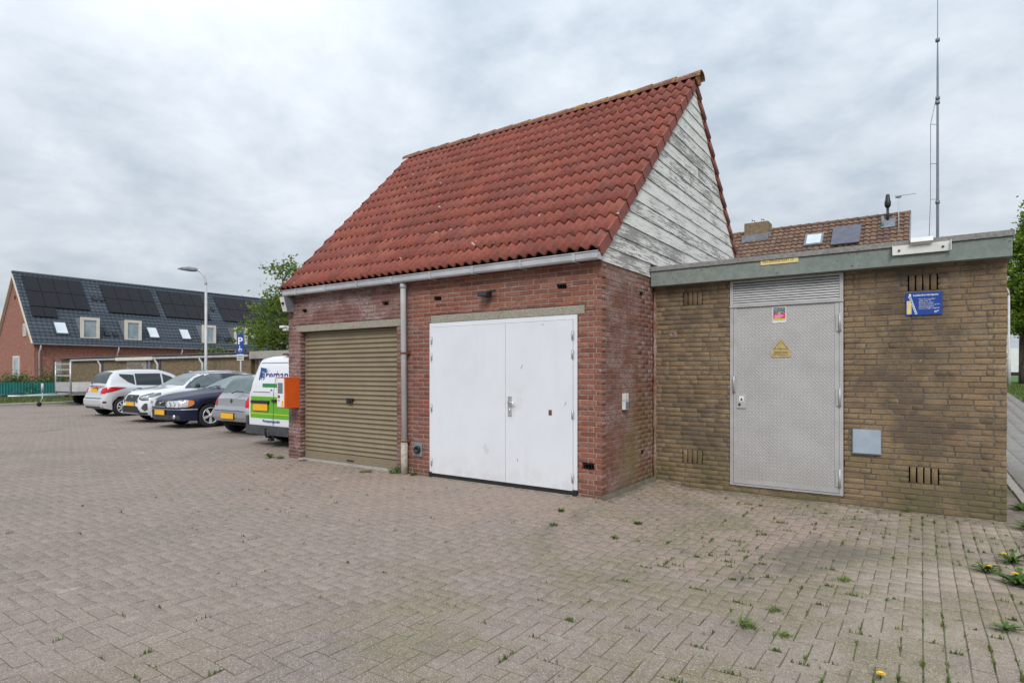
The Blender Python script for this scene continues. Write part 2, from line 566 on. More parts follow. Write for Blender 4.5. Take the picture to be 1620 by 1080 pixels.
MAT['orange'] = plain('orange_enamel', (0.70, 0.105, 0.012), 0.38, 0.0, 0.08, 4.0)
MAT['blue'] = plain('blue_sign_enamel', (0.010, 0.055, 0.30), 0.35, 0.0, 0.06)
MAT['yellow'] = plain('yellow_plate', (0.85, 0.44, 0.008), 0.4, 0.0, 0.05)
MAT['pale_yellow'] = plain('pale_yellow_plate', (0.70, 0.57, 0.24), 0.5, 0.0, 0.08, 20.0)
MAT['brass'] = plain('faded_yellow_plate', (0.46, 0.35, 0.15), 0.6, 0.0, 0.22, 30.0)
MAT['ink'] = plain('dark_print', (0.02, 0.02, 0.022), 0.6, 0.0, 0.05)
MAT['brownink'] = plain('brown_print', (0.13, 0.065, 0.02), 0.7, 0.0, 0.1)
MAT['whiteprint'] = plain('white_print', (0.78, 0.78, 0.78), 0.5, 0.0, 0.04)
MAT['greyblue'] = plain('grey_blue_lid', (0.335, 0.405, 0.475), 0.45, 0.0, 0.07, 6.0)
MAT['pink'] = plain('pink_print', (0.72, 0.03, 0.22), 0.5, 0.0, 0.1, 30)
MAT['lime'] = plain('lime_print', (0.55, 0.60, 0.03), 0.5, 0.0, 0.1, 30)
MAT['photo_print'] = plain('grey_photo_print', (0.16, 0.19, 0.20), 0.5, 0.0, 0.9, 60)
MAT['glass'] = plain('dark_glass', (0.018, 0.024, 0.027), 0.04, 0.0, 0.1, 2.0, Specular_IOR_Level=0.7)
MAT['screen'] = plain('windscreen_glass', (0.10, 0.14, 0.145), 0.04, 0.0, 0.25, 2.0, Specular_IOR_Level=0.9)
MAT['house_glass'] = plain('window_glass', (0.30, 0.36, 0.40), 0.08, 0.0, 0.25, 1.5, Specular_IOR_Level=0.8)
MAT['skylight'] = plain('skylight_glass', (0.60, 0.66, 0.72), 0.10, 0.0, 0.10, 1.5, Specular_IOR_Level=0.9)
MAT['tyre'] = plain('tyre_rubber', (0.016, 0.016, 0.017), 0.8, 0.0, 0.25, 10.0)
MAT['alloy'] = plain('alloy_rim', (0.70, 0.71, 0.73), 0.35, 0.3, 0.08, 5.0)
MAT['chrome'] = plain('chrome_trim', (0.75, 0.76, 0.78), 0.15, 0.9, 0.05)
MAT['silver'] = paint_mat('silver_car_paint', (0.60, 0.615, 0.64), 0.32, 0.15, 1.0, 0.2)
MAT['silver2'] = paint_mat('warm_silver_car_paint', (0.36, 0.36, 0.375), 0.35, 0.45)
MAT['carwhite'] = paint_mat('white_car_paint', (0.72, 0.745, 0.78), 0.28)
MAT['navy'] = paint_mat('dark_blue_car_paint', (0.005, 0.009, 0.036), 0.4, 0.0, 0.12, 0.03)
MAT['roofdark'] = paint_mat('dark_roof_paint', (0.055, 0.065, 0.085), 0.25, 0.2)
MAT['vanwhite'] = paint_mat('white_van_paint', (0.74, 0.75, 0.78), 0.3)
MAT['green'] = plain('green_van_band', (0.125, 0.40, 0.025), 0.35, 0.0, 0.05)
MAT['green2'] = plain('dark_green_print', (0.02, 0.25, 0.07), 0.4, 0.0, 0.05)
MAT['vanblue'] = plain('blue_van_print', (0.015, 0.075, 0.30), 0.4, 0.0, 0.05)
MAT['redlamp'] = plain('red_lamp_lens', (0.50, 0.010, 0.018), 0.12, 0.0, 0.25, 9.0)
MAT['darkred'] = plain('dark_red_lens', (0.15, 0.018, 0.025), 0.15, 0.0, 0.15)
MAT['amber'] = plain('amber_lamp_lens', (0.75, 0.24, 0.05), 0.15, 0.0, 0.1)
MAT['clear'] = plain('clear_lamp_lens', (0.55, 0.56, 0.57), 0.1, 0.3, 0.4, 14.0)
MAT['slate'] = roof_tile_mat('black_roof_tile', [(0.0, (0.040, 0.056, 0.074)), (1.0, (0.068, 0.086, 0.108))], 0.0, (0.030, 0.038, 0.048), (0.05, 0.06, 0.07), (0.12, 0.14, 0.16))
MAT['solar'] = plain('solar_cell_glass', (0.008, 0.007, 0.011), 0.3, 0.0, 0.3, 3.0, Specular_IOR_Level=0.3)
MAT['solar_grey'] = plain('solar_collector_glass', (0.10, 0.105, 0.135), 0.16, 0.0, 0.15, 3.0)
MAT['housebrick'] = far_brick('house_brick', (0.36, 0.125, 0.080), (0.27, 0.095, 0.070), (0.30, 0.20, 0.16))
MAT['lowbrick'] = far_brick('yellow_brown_brick', (0.22, 0.155, 0.080), (0.17, 0.120, 0.064), (0.15, 0.125, 0.095))
MAT['chimbrick'] = far_brick('chimney_brick', (0.27, 0.185, 0.10), (0.20, 0.135, 0.075), (0.20, 0.17, 0.13))
MAT['asbestos'] = conc_mat('fibre_cement', (0.06, 0.06, 0.06), (0.13, 0.13, 0.125), 0.0)
MAT['oldtile'] = roof_tile_mat('mossy_brown_tile', [(0.0, (0.105, 0.062, 0.047)), (0.5, (0.150, 0.088, 0.064)), (1.0, (0.20, 0.125, 0.088))], 0.38)
MAT['teal'] = plain('teal_sheet', (0.010, 0.135, 0.125), 0.5, 0.0, 0.12, 3.0)
MAT['wood'] = plain('weathered_wood', (0.20, 0.165, 0.13), 0.9, 0.0, 0.3, 12.0)
MAT['greywood'] = plain('grey_planks', (0.26, 0.245, 0.235), 0.9, 0.0, 0.3, 9.0)
MAT['kerb'] = conc_mat('kerb_concrete', (0.30, 0.28, 0.245), (0.42, 0.395, 0.35))
MAT['pathc'] = conc_mat('path_concrete', (0.20, 0.185, 0.170), (0.29, 0.272, 0.252))
MAT['grassm'] = leaf_mat('grass_blade', [(0.0, (0.07, 0.115, 0.020)), (0.6, (0.12, 0.175, 0.035)), (1.0, (0.19, 0.20, 0.065))], 0.3)
MAT['lawn'] = plain('lawn_green', (0.060, 0.135, 0.020), 0.9, 0.0, 0.35, 9.0)
MAT['earth'] = plain('bare_earth', (0.10, 0.085, 0.062), 0.95, 0.0, 0.35, 7.0)
MAT['dandelion_leaf'] = leaf_mat('weed_leaf', [(0.0, (0.05, 0.105, 0.014)), (0.6, (0.085, 0.155, 0.022)), (1.0, (0.14, 0.21, 0.045))], 0.3)
MAT['weedl'] = leaf_mat('pale_weed_leaf', [(0.0, (0.11, 0.17, 0.03)), (1.0, (0.22, 0.28, 0.08))], 0.3)
MAT['dandelion'] = plain('yellow_petals', (0.85, 0.52, 0.01), 0.7, 0.0, 0.1, 90)
MAT['birch'] = leaf_mat('fresh_leaf', [(0.0, (0.085, 0.135, 0.022)), (0.45, (0.15, 0.22, 0.034)), (0.8, (0.22, 0.30, 0.050)), (1.0, (0.34, 0.40, 0.09))], 0.6)
MAT['lime_leaf'] = leaf_mat('lime_green_leaf', [(0.0, (0.08, 0.15, 0.013)), (0.45, (0.16, 0.26, 0.022)), (0.8, (0.24, 0.35, 0.03)), (1.0, (0.33, 0.42, 0.07))], 0.5)
MAT['bush'] = leaf_mat('bush_leaf', [(0.0, (0.040, 0.080, 0.015)), (0.6, (0.085, 0.135, 0.025)), (1.0, (0.17, 0.20, 0.05))], 0.25)
MAT['bark'] = sky_tree_bark('bark', (0.06, 0.048, 0.036), (0.15, 0.125, 0.10))
MAT['lead'] = plain('lead_flashing', (0.20, 0.22, 0.25), 0.6, 0.2, 0.2, 5.0)
MAT['brownfence'] = plain('brown_boards', (0.12, 0.075, 0.05), 0.9, 0.0, 0.2, 8.0)


# ------------------------------------------------------------------ mesh builder
class MB:
    def __init__(s):
        s.v, s.f, s.mi, s.sm = [], [], [], []

    def add(s, vs, fs, mi=0, sm=False):
        o = len(s.v)
        s.v += [tuple(v) for v in vs]
        for f in fs:
            s.f.append(tuple(i + o for i in f))
            s.mi.append(mi)
            s.sm.append(sm)
        return s

    def box(s, x0, x1, y0, y1, z0, z1, mi=0, c=0.0):
        if c <= 0:
            vs = [(x, y, z) for z in (z0, z1) for y in (y0, y1) for x in (x0, x1)]
            fs = [(0, 2, 3, 1), (4, 5, 7, 6), (0, 1, 5, 4), (2, 6, 7, 3), (0, 4, 6, 2), (1, 3, 7, 5)]
            return s.add(vs, fs, mi)
        bm = bmesh.new()
        bmesh.ops.create_cube(bm, size=1)
        for v in bm.verts:
            v.co = Vector(((x0 + x1) / 2 + v.co.x * (x1 - x0), (y0 + y1) / 2 + v.co.y * (y1 - y0), (z0 + z1) / 2 + v.co.z * (z1 - z0)))
        bmesh.ops.bevel(bm, geom=bm.edges[:], offset=c, segments=2, profile=0.6, affect='EDGES')
        bm.verts.index_update()
        s.add([v.co[:] for v in bm.verts], [[v.index for v in f.verts] for f in bm.faces], mi)
        bm.free()
        return s

    def tube(s, pts, r, n=8, mi=0, cap=True):
        pts = [Vector(p) for p in pts]
        rs = r if isinstance(r, (list, tuple)) else [r] * len(pts)
        rings = []
        prev = None
        for i, p in enumerate(pts):
            a = pts[max(i - 1, 0)]
            b = pts[min(i + 1, len(pts) - 1)]
            d = (b - a).normalized()
            if prev is None:
                u = d.orthogonal().normalized()
            else:
                u = (prev - d * prev.dot(d))
                u = u.normalized() if u.length > 1e-6 else d.orthogonal().normalized()
            prev = u
            w = d.cross(u)
            rings.append([p + (u * math.cos(2 * PI * k / n) + w * math.sin(2 * PI * k / n)) * rs[i] for k in range(n)])
        vs = [v for rg in rings for v in rg]
        fs = []
        for i in range(len(pts) - 1):
            for k in range(n):
                fs.append((i * n + k, i * n + (k + 1) % n, (i + 1) * n + (k + 1) % n, (i + 1) * n + k))
        s.add(vs, fs, mi, True)
        if cap:
            o = len(s.v) - len(vs)
            for idx, rev in ((0, True), (len(pts) - 1, False)):
                f = [o + idx * n + k for k in range(n)]
                s.f.append(tuple(reversed(f) if rev else f))
                s.mi.append(mi)
                s.sm.append(False)
        return s

    def lathe(s, prof, n=16, mtx=None, mi=0, sm=True):
        """prof: (r, h) pairs round local Z."""
        mtx = mtx or Matrix.Identity(4)
        vs, fs = [], []
        for r, h in prof:
            for k in range(n):
                a = 2 * PI * k / n
                vs.append(mtx @ Vector((r * math.cos(a), r * math.sin(a), h)))
        for i in range(len(prof) - 1):
            for k in range(n):
                fs.append((i * n + k, i * n + (k + 1) % n, (i + 1) * n + (k + 1) % n, (i + 1) * n + k))
        return s.add(vs, fs, mi, sm)

    def prism(s, poly, h0, h1, axis='y', mi=0):
        """poly of (a, b); axis y: (x,z), axis x: (y,z), axis z: (x,y)."""
        def mk(a, b, h):
            return (a, h, b) if axis == 'y' else ((h, a, b) if axis == 'x' else (a, b, h))
        n = len(poly)
        vs = [mk(a, b, h0) for a, b in poly] + [mk(a, b, h1) for a, b in poly]
        fs = [tuple(range(n)), tuple(range(2 * n - 1, n - 1, -1))]
        for i in range(n):
            j = (i + 1) % n
            fs.append((i, i + n, j + n, j))
        return s.add(vs, fs, mi)

    def sphere(s, c, r, n=10, m=7, mi=0, sc=(1, 1, 1)):
        prof = [(r * math.sin(PI * i / m), -r * math.cos(PI * i / m)) for i in range(m + 1)]
        mt = Matrix.Translation(c) @ Matrix.Diagonal((*sc, 1))
        return s.lathe(prof, n, mt, mi)

    def mesh(s, name, mats):
        me = bpy.data.meshes.new(name)
        me.from_pydata(s.v, [], s.f)
        for m_ in (mats if isinstance(mats, (list, tuple)) else [mats]):
            me.materials.append(MAT[m_] if isinstance(m_, str) else m_)
        me.polygons.foreach_set('material_index', s.mi)
        me.polygons.foreach_set('use_smooth', s.sm)
        bm = bmesh.new()
        bm.from_mesh(me)
        bmesh.ops.recalc_face_normals(bm, faces=bm.faces)
        bm.to_mesh(me)
        bm.free()
        me.update()
        return me


def link(name, data, parent=None, loc=(0, 0, 0), rz=0.0, scale=None, rot=None):
    o = bpy.data.objects.new(name, data)
    COL.objects.link(o)
    o.location = loc
    o.rotation_euler = rot if rot is not None else (0, 0, rz)
    if scale is not None:
        o.scale = scale
    if parent is not None:
        o.parent = parent
    return o


def part(name, mb, mats, parent=None, loc=(0, 0, 0), rz=0.0, rot=None, label=None, kind=None):
    o = link(name, mb.mesh(name, mats), parent, loc, rz, None, rot)
    if label:
        o['label'] = label
    if kind:
        o['kind'] = kind
    return o


def tag(o, label, cat, group=None, kind=None):
    o['label'] = label
    o['category'] = cat
    if group:
        o['group'] = group
    if kind:
        o['kind'] = kind
    return o


def thing(name, label, cat, loc=(0, 0, 0), rz=0.0, group=None, kind=None):
    return tag(link(name, None, None, loc, rz), label, cat, group, kind)


def struct(name, mb, mats, label=None):
    o = part(name, mb, mats)
    o['kind'] = 'structure'
    if label:
        o['label'] = label
    return o


def stuffmesh(name, V, F, mat, parent=None, smooth=False):
    """numpy quads or tris -> one mesh object."""
    me = bpy.data.meshes.new(name)
    nf, k = F.shape
    me.vertices.add(len(V))
    me.vertices.foreach_set('co', np.asarray(V, dtype=np.float32).ravel())
    me.loops.add(nf * k)
    me.loops.foreach_set('vertex_index', F.astype(np.int32).ravel())
    me.polygons.add(nf)
    me.polygons.foreach_set('loop_start', np.arange(0, nf * k, k, dtype=np.int32))
    me.polygons.foreach_set('loop_total', np.full(nf, k, dtype=np.int32))
    if smooth:
        me.polygons.foreach_set('use_smooth', np.ones(nf, dtype=bool))
    me.materials.append(MAT[mat])
    me.update(calc_edges=True)
    me.validate()
    o = link(name, me, parent)
    o['kind'] = 'stuff'
    return o


def text(body, size, mat, parent, loc, rot, align='LEFT', extrude=0.0006, shear=0.0, sx=1.0, name='lettering', bold=0.0):
    c = bpy.data.curves.new(name, 'FONT')
    c.body = body
    c.size = size
    c.align_x = align
    c.extrude = extrude
    c.shear = shear
    c.offset = bold
    c.resolution_u = 3
    c.materials.append(MAT[mat])
    tmp = bpy.data.objects.new('tmp', c)
    me = bpy.data.meshes.new_from_object(tmp)
    me.name = name
    bpy.data.objects.remove(tmp)
    bpy.data.curves.remove(c)
    return link(name, me, parent, loc, rot=rot, scale=(sx, 1, 1))


FACE = (PI / 2, 0, 0)          # text standing up, facing -Y


def smooth(t):
    t = max(0.0, min(1.0, t))
    return t * t * (3 - 2 * t)


def sstep_np(x, a, b):
    t = np.clip((x - a) / (b - a), 0, 1)
    return t * t * (3 - 2 * t)


def ground_z(x, y):
    """gentle fall to the right of the red garage and a rise far behind it on the right"""
    x = np.asarray(x, dtype=float)
    y = np.asarray(y, dtype=float)
    g = -0.062 * sstep_np(x, -0.15, 0.75) * sstep_np(y, -3.5, 0.3)
    g = g + 0.80 * sstep_np(x, 1.0, 3.5) * sstep_np(y, 9, 30)
    g = g + 0.012 * np.sin(x * 0.9 + 1.3) * np.sin(y * 0.7) * sstep_np(-y, 0.6, 2.0)
    near = sstep_np(-y, 0.25, 1.4) * sstep_np(x, -8, -6) * sstep_np(y, -6.5, -5.5)
    g = g + near * 0.010 * np.sin(2.7 * x + 1.9 * np.sin(1.9 * y)) * np.sin(3.1 * y + 1.7 * np.sin(1.3 * x))
    g = g + near * 0.004 * np.sin(7.1 * x + 2 * y) * np.sin(5.9 * y - 3 * x)
    return g


def gz(x, y):
    return float(ground_z(x, y))


# ------------------------------------------------------------------ GROUND
GX = np.concatenate([[-400, -200, -100, -70], np.arange(-52, -8, 2.0), np.arange(-8, 6, 0.125), np.arange(6, 20, 1.0), [25, 40, 70, 120, 250, 400]])
GY = np.concatenate([[-400, -200, -60, -20], np.arange(-12, -6, 1.0), np.arange(-6, 3, 0.125), np.arange(3, 36, 1.0), [40, 60, 100, 200, 400, 700]])
gxx, gyy = np.meshgrid(GX, GY, indexing='ij')
fill = np.sin(gxx * 2.3 + 1.9 * np.sin(gyy * 1.7)) * np.sin(gyy * 2.9 + 1.4 * np.sin(gxx * 2.2 + 1)) + 0.6 * np.sin(gxx * 5.3 + gyy * 3.1) * np.sin(gyy * 6.1 - gxx * 2.7)
gV = np.stack([gxx, gyy, ground_z(gxx, gyy) - 0.0045 + 0.0013 * np.clip(fill, -1, 1) + 0.0006 * sstep_np(gxx, 0.0, 0.6) * sstep_np(gyy, -0.3, 1.2)], -1).reshape(-1, 3)
nx, ny = len(GX), len(GY)
idx = np.arange(nx * ny).reshape(nx, ny)
gF = np.stack([idx[:-1, :-1], idx[1:, :-1], idx[1:, 1:], idx[:-1, 1:]], -1).reshape(-1, 4)
g = stuffmesh('ground', gV, gF, 'soil')
g['kind'] = 'structure'
g['label'] = 'flat ground of sand and moss under the paving and beyond'

# ---- paving bricks: herringbone, with a running bond in front of the tan building
BL, BW, JO = 0.200, 0.100, 0.0


def herring(x0, x1, y0, y1):
    i0, i1 = int(math.floor(x0 / BW)) - 2, int(math.ceil(x1 / BW)) + 2
    j0, j1 = int(math.floor(y0 / BW)) - 2, int(math.ceil(y1 / BW)) + 2
    I, J = np.meshgrid(np.arange(i0, i1), np.arange(j0, j1), indexing='ij')
    d = (I - J) % 4
    h = d == 0
    v = d == 3
    H = np.stack([I[h] * BW + BL / 2, J[h] * BW + BW / 2, np.zeros(h.sum())], -1)
    V = np.stack([I[v] * BW + BW / 2, J[v] * BW + BL / 2, np.ones(v.sum())], -1)
    return np.concatenate([H, V])


def running(x0, x1, y0, y1):
    out = []
    for i in range(int(math.floor(x0 / BW)), int(math.ceil(x1 / BW))):
        x = i * BW + BW / 2
        o = random.choice((0.0, 0.5, 0.5, 0.25)) * BL if i % 2 else random.choice((0.0, 0.0, 0.75)) * BL
        for j in range(int(math.floor((y0 - o) / BL)), int(math.ceil((y1 - o) / BL))):
            out.append((x, j * BL + BL / 2 + o, 1))
    return np.array(out)


SPLIT = 3.1
hb = herring(-31, SPLIT, -7.5, 6.9)
ext = np.where(hb[:, 2] > 0, BW / 2, BL / 2)
edge_ = hb[(hb[:, 0] + ext > SPLIT + 0.01) & (hb[:, 0] - ext < SPLIT - 0.01)]
hb = hb[(hb[:, 0] + ext < SPLIT + 0.01)]
rb = running(SPLIT, 3.95, -7.5, 1.62)
# bricks cut in half along the seam between the two bonds
half = np.stack([np.full(len(edge_), SPLIT - BW / 2), edge_[:, 1], np.full(len(edge_), 2.0)], -1)
B = np.concatenate([hb, rb, half])
bx_, by_ = B[:, 0], B[:, 1]
keep = (bx_ > -29.4) & (by_ > -7.4)
keep &= ~((bx_ > -5.98) & (bx_ < 0.02) & (by_ > 0.03))          # inside the red garage
keep &= ~((bx_ > -0.05) & (by_ > 1.64))                         # behind the tan front
# outside any plausible view: left of the picture's left edge
dxx, dyy = bx_ - CAM.x, by_ - CAM.y
cx_ = dxx * 0.8231 + dyy * 0.5679
cz_ = -dxx * 0.5679 + dyy * 0.8231
keep &= (cz_ > 0.6) & (np.abs(cx_) < 0.95 * cz_ + 2.6)
B = B[keep]
cx_, cz_ = cx_[keep], cz_[keep]
NB = len(B)
zg = ground_z(B[:, 0], B[:, 1]) + rng.normal(0, 0.0008, NB)
# joints open up towards the right
jw = 0.0013 + 0.0015 * rng.random(NB) + 0.0010 * sstep_np(B[:, 0], -1.0, 2.5)
ang = rng.normal(0, 0.006, NB)
tilx, tily = rng.normal(0, 0.0045, NB), rng.normal(0, 0.0045, NB)
# every brick lies in the slope of the yard under it
sgx = (ground_z(B[:, 0] + 0.05, B[:, 1]) - ground_z(B[:, 0] - 0.05, B[:, 1])) / 0.1
sgy = (ground_z(B[:, 0], B[:, 1] + 0.05) - ground_z(B[:, 0], B[:, 1] - 0.05)) / 0.1
up_ = B[:, 2] == 1
tilx += np.where(up_, sgy, sgx)
tily += np.where(up_, -sgx, sgy)
CH = 0.0028
inview = (np.abs(cx_) < 0.862 * cz_ + 0.1) & (cz_ > 2.72)
order = np.argsort(np.where(inview, cz_, 1e9))
single = np.zeros(NB, bool)
single[order[:300]] = True
single &= B[:, 2] < 2


def paver_unit(a, b, ch, depth):
    return np.array([(-a + ch, -b + ch, 0), (a - ch, -b + ch, 0), (a - ch, b - ch, 0), (-a + ch, b - ch, 0),
                     (-a, -b, -ch * 0.8), (a, -b, -ch * 0.8), (a, b, -ch * 0.8), (-a, b, -ch * 0.8),
                     (-a, -b, -depth), (a, -b, -depth), (a, b, -depth), (-a, b, -depth)])


PF = np.array([(0, 1, 2, 3), (4, 5, 1, 0), (5, 6, 2, 1), (6, 7, 3, 2), (7, 4, 0, 3), (8, 9, 5, 4), (9, 10, 6, 5), (10, 11, 7, 6), (11, 8, 4, 7)])
rest = np.where(~single)[0]
U = np.zeros((len(rest), 12, 3))
for q, k in enumerate(rest):
    u = paver_unit((BW if B[k, 2] == 2 else BL) / 2 - jw[k] * (2.0 if B[k, 0] > SPLIT else 1.15), BW / 2 - jw[k], CH, 0.03)
    u[:, 2] += u[:, 0] * tilx[k] + u[:, 1] * tily[k]
    a = ang[k] + (PI / 2 if B[k, 2] == 1 else 0)
    c_, s_ = math.cos(a), math.sin(a)
    U[q, :, 0] = u[:, 0] * c_ - u[:, 1] * s_ + B[k, 0]
    U[q, :, 1] = u[:, 0] * s_ + u[:, 1] * c_ + B[k, 1]
    U[q, :, 2] = u[:, 2] + zg[k]
PFF = (PF[None] + 12 * np.arange(len(rest))[:, None, None]).reshape(-1, 4)
pav = link('pavement', None)
pav['kind'] = 'structure'
pav['label'] = 'yard paved with grey pink concrete bricks in herringbone'
stuffmesh('paving', U.reshape(-1, 3), PFF, 'paver', pav)
pm = []
for jj in (0.0022, 0.0030, 0.0040):
    mb = MB()
    u = paver_unit(BL / 2 - jj, BW / 2 - jj, CH, 0.03)
    mb.add([tuple(v) for v in u], [tuple(f) for f in PF])
    pm.append(mb.mesh('paving_brick', 'paver'))
for k in np.where(single)[0]:
    j = 0 if jw[k] < 0.0026 else (1 if jw[k] < 0.0035 else 2)
    link('paving_brick', pm[j], pav, (B[k, 0], B[k, 1], zg[k]), rot=(tily[k], -tilx[k], ang[k] + (PI / 2 if B[k, 2] else 0)))


# ------------------------------------------------------------------ brick walls
CRS = 0.0625


def layout(s0, s1, z0, z1, holes, bond=0.5, ends=None, blen=0.21, joint=0.011, wild=False, seed=1, shift=False):
    """courses of bricks between s0..s1; holes are (s0,s1,z0,z1); ends(k) -> (s0,s1) of course k."""
    rr = random.Random(seed)
    out = []
    n = int(math.ceil((z1 - z0) / CRS))
    for k in range(n):
        a, b = z0 + k * CRS, z0 + k * CRS + CRS - joint * 0.9
        b = min(b, z1)
        if b - a < 0.015:
            continue
        e0, e1 = ends(k) if ends else (s0, s1)
        st = e0
        if wild:
            st -= rr.choice((0.0, 0.055, 0.11, 0.165)) + rr.random() * 0.02
        elif k % 2 and (shift or not ends):
            st -= (blen + joint) * bond
        x = st
        pieces = []
        while x < e1 - 0.005:
            L = blen
            if wild and rr.random() < 0.10:
                L = 0.10
            pieces.append((x, x + L))
            x += L + joint
        for (p, q) in pieces:
            p, q = max(p, e0), min(q, e1)
            if q - p < 0.02:
                continue
            segs = [(p, q, a, b)]
            for (h0, h1, g0, g1) in holes:
                nxt = []
                for (u0, u1, w0, w1) in segs:
                    if u1 <= h0 or u0 >= h1 or w1 <= g0 or w0 >= g1:
                        nxt.append((u0, u1, w0, w1))
                        continue
                    if w1 - g1 > 0.014 and w0 < g1:
                        nxt.append((u0, u1, g1 + 0.002, w1))
                    if g0 - w0 > 0.014 and w1 > g0:
                        nxt.append((u0, u1, w0, g0 - 0.002))
                    if w0 >= g0 - 0.014 and w1 <= g1 + 0.014 or True:
                        c0, c1 = max(w0, g0), min(w1, g1)
                        if h0 - u0 > 0.02:
                            nxt.append((u0, h0, w0 if w0 >= g0 else c0, w1 if w1 <= g1 else c1))
                        if u1 - h1 > 0.02:
                            nxt.append((h1, u1, w0 if w0 >= g0 else c0, w1 if w1 <= g1 else c1))
                segs = nxt
            out += segs
    return out


def cells(s0, s1, z0, z1, holes, grow=0.012):
    """rectangles of a wall that are left when the holes are cut out"""
    hs = [(a - grow, b + grow, c - grow, d + grow) for a, b, c, d in holes]
    xs = sorted({s0, s1, *[min(max(v, s0), s1) for h in hs for v in h[:2]]})
    zs = sorted({z0, z1, *[min(max(v, z0), z1) for h in hs for v in h[2:]]})
    res = []
    for j in range(len(zs) - 1):
        run = None
        zc = (zs[j] + zs[j + 1]) / 2
        for i in range(len(xs) - 1):
            xc = (xs[i] + xs[i + 1]) / 2
            solid = not any(a < xc < b and c < zc < d for a, b, c, d in hs)
            if solid:
                run = [xs[i], xs[i + 1]] if run is None else [run[0], xs[i + 1]]
            if (not solid or i == len(xs) - 2) and run:
                res.append((run[0], run[1], zs[j], zs[j + 1]))
                run = None
    return res


def brick_unit(L, H, D, ch, rough, rr):
    v = [(-L / 2 + ch, 0, -H / 2 + ch), (L / 2 - ch, 0, -H / 2 + ch), (L / 2 - ch, 0, H / 2 - ch), (-L / 2 + ch, 0, H / 2 - ch),
         (-L / 2, ch, -H / 2), (L / 2, ch, -H / 2), (L / 2, ch, H / 2), (-L / 2, ch, H / 2),
         (-L / 2, D, -H / 2), (L / 2, D, -H / 2), (L / 2, D, H / 2), (-L / 2, D, H / 2)]
    return np.array([(x + rr.uniform(-rough, rough), y + rr.uniform(0, rough), z + rr.uniform(-rough, rough)) for x, y, z in v])


BF = np.array([(0, 1, 2, 3), (4, 5, 1, 0), (5, 6, 2, 1), (6, 7, 3, 2), (7, 4, 0, 3), (8, 9, 5, 4), (9, 10, 6, 5), (10, 11, 7, 6), (11, 8, 4, 7)])
_bricks = {}


def brick_meshes(mat):
    if mat not in _bricks:
        L_ = []
        rr = random.Random(3)
        for q in range(6):
            mb = MB()
            mb.add([tuple(v) for v in brick_unit(0.21, 0.0515, 0.1, 0.0035, 0.0016, rr)], [tuple(f) for f in BF])
            L_.append(mb.mesh('brick', mat))
        _bricks[mat] = L_
    return _bricks[mat]


class WallSet:
    """bricks of the walls of one building; the nearest 300 become objects, the rest one mesh per wall"""

    def __init__(s, mat):
        s.mat, s.items = mat, []

    def add(s, wall, O, rz, lst, proud=0.006):
        for (a, b, c, d) in lst:
            s.items.append((wall, O, rz, a, b, c, d, proud))

    def build(s, limit=300):
        rr = random.Random(11)
        rows = []
        for it in s.items:
            wall, O, rz, a, b, c, d, pr = it
            mid, zc = (a + b) / 2, (c + d) / 2
            ex = Vector((math.cos(rz), math.sin(rz), 0))
            P = Vector(O) + ex * mid + Vector((0, 0, zc))
            rows.append(((P - CAM).length / max(0.35, (b - a) / 0.21), P, it))
        rows.sort(key=lambda r: r[0])
        vis = 0
        rest = {}
        for dist, P, it in rows:
            wall, O, rz, a, b, c, d, pr = it
            full = (b - a) > 0.08 and (d - c) > 0.03
            ins = Vector((-math.sin(rz), math.cos(rz), 0))
            P = P - ins * (pr + rr.uniform(-0.0016, 0.0016))
            if full and vis < limit:
                vis += 1
                link('brick', rr.choice(brick_meshes(s.mat)), wall, P, rot=(rr.gauss(0, 0.006), 0, rz + rr.gauss(0, 0.003)),
                     scale=((b - a) / 0.21, 1, (d - c) / 0.0515))
            else:
                rest.setdefault(wall.name, (wall, []))[1].append((P, rz, b - a, d - c))
        for wall, lst in rest.values():
            V, F = [], []
            for q, (P, rz, L, H) in enumerate(lst):
                u = brick_unit(L, H, 0.1, 0.0035, 0.0016, rr)
                c_, s_ = math.cos(rz), math.sin(rz)
                w = np.stack([u[:, 0] * c_ - u[:, 1] * s_ + P.x, u[:, 0] * s_ + u[:, 1] * c_ + P.y, u[:, 2] + P.z], -1)
                V.append(w)
                F.append(BF + 12 * q)
            stuffmesh('brickwork', np.concatenate(V), np.concatenate(F), s.mat, wall)


# ------------------------------------------------------------------ RED GARAGE
XL = -6.03                       # left end of the front
ZW = 2.84                        # wall top
SUBY = 1.614                     # front of the tan building
gar = thing('brick_garage', 'red brick garage with steep red tiled roof, roller shutter and white double doors', 'garage')
Z0 = -0.145
SH = (-5.70, -3.374, -0.2, 2.185)      # shutter opening
DO = (-2.713, -0.319, -0.2, 2.195)     # white doors
LIN1 = (-5.794, -3.216, 2.185, 2.297)
LIN2 = (-2.685, -0.222, 2.195, 2.305)
vents_f = [(-2.63, -2.50, 2.512, 2.567), (-0.60, -0.475, 2.518, 2.573), (-5.645, -5.525, 2.512, 2.566), (-3.675, -3.555, 2.512, 2.566), (-0.255, -0.10, 0.335, 0.405)]
holes_f = [SH, DO, LIN1, LIN2] + vents_f


def ends_front(k):
    return (XL, 0.0045 if k % 2 == 0 else -0.111)


def ends_side(k):
    return (0.111, 3.0) if k % 2 == 0 else (-0.0045, 3.0)


def wall_part(cs, rz, O, mat, parent, th=0.22, inset=0.0):
    mb = MB()
    for (a, b, c, d) in cs:
        mb.box(a + O[0], b + O[0], inset + O[1], th + O[1], c, d)
    return part('wall', mb, mat, parent)


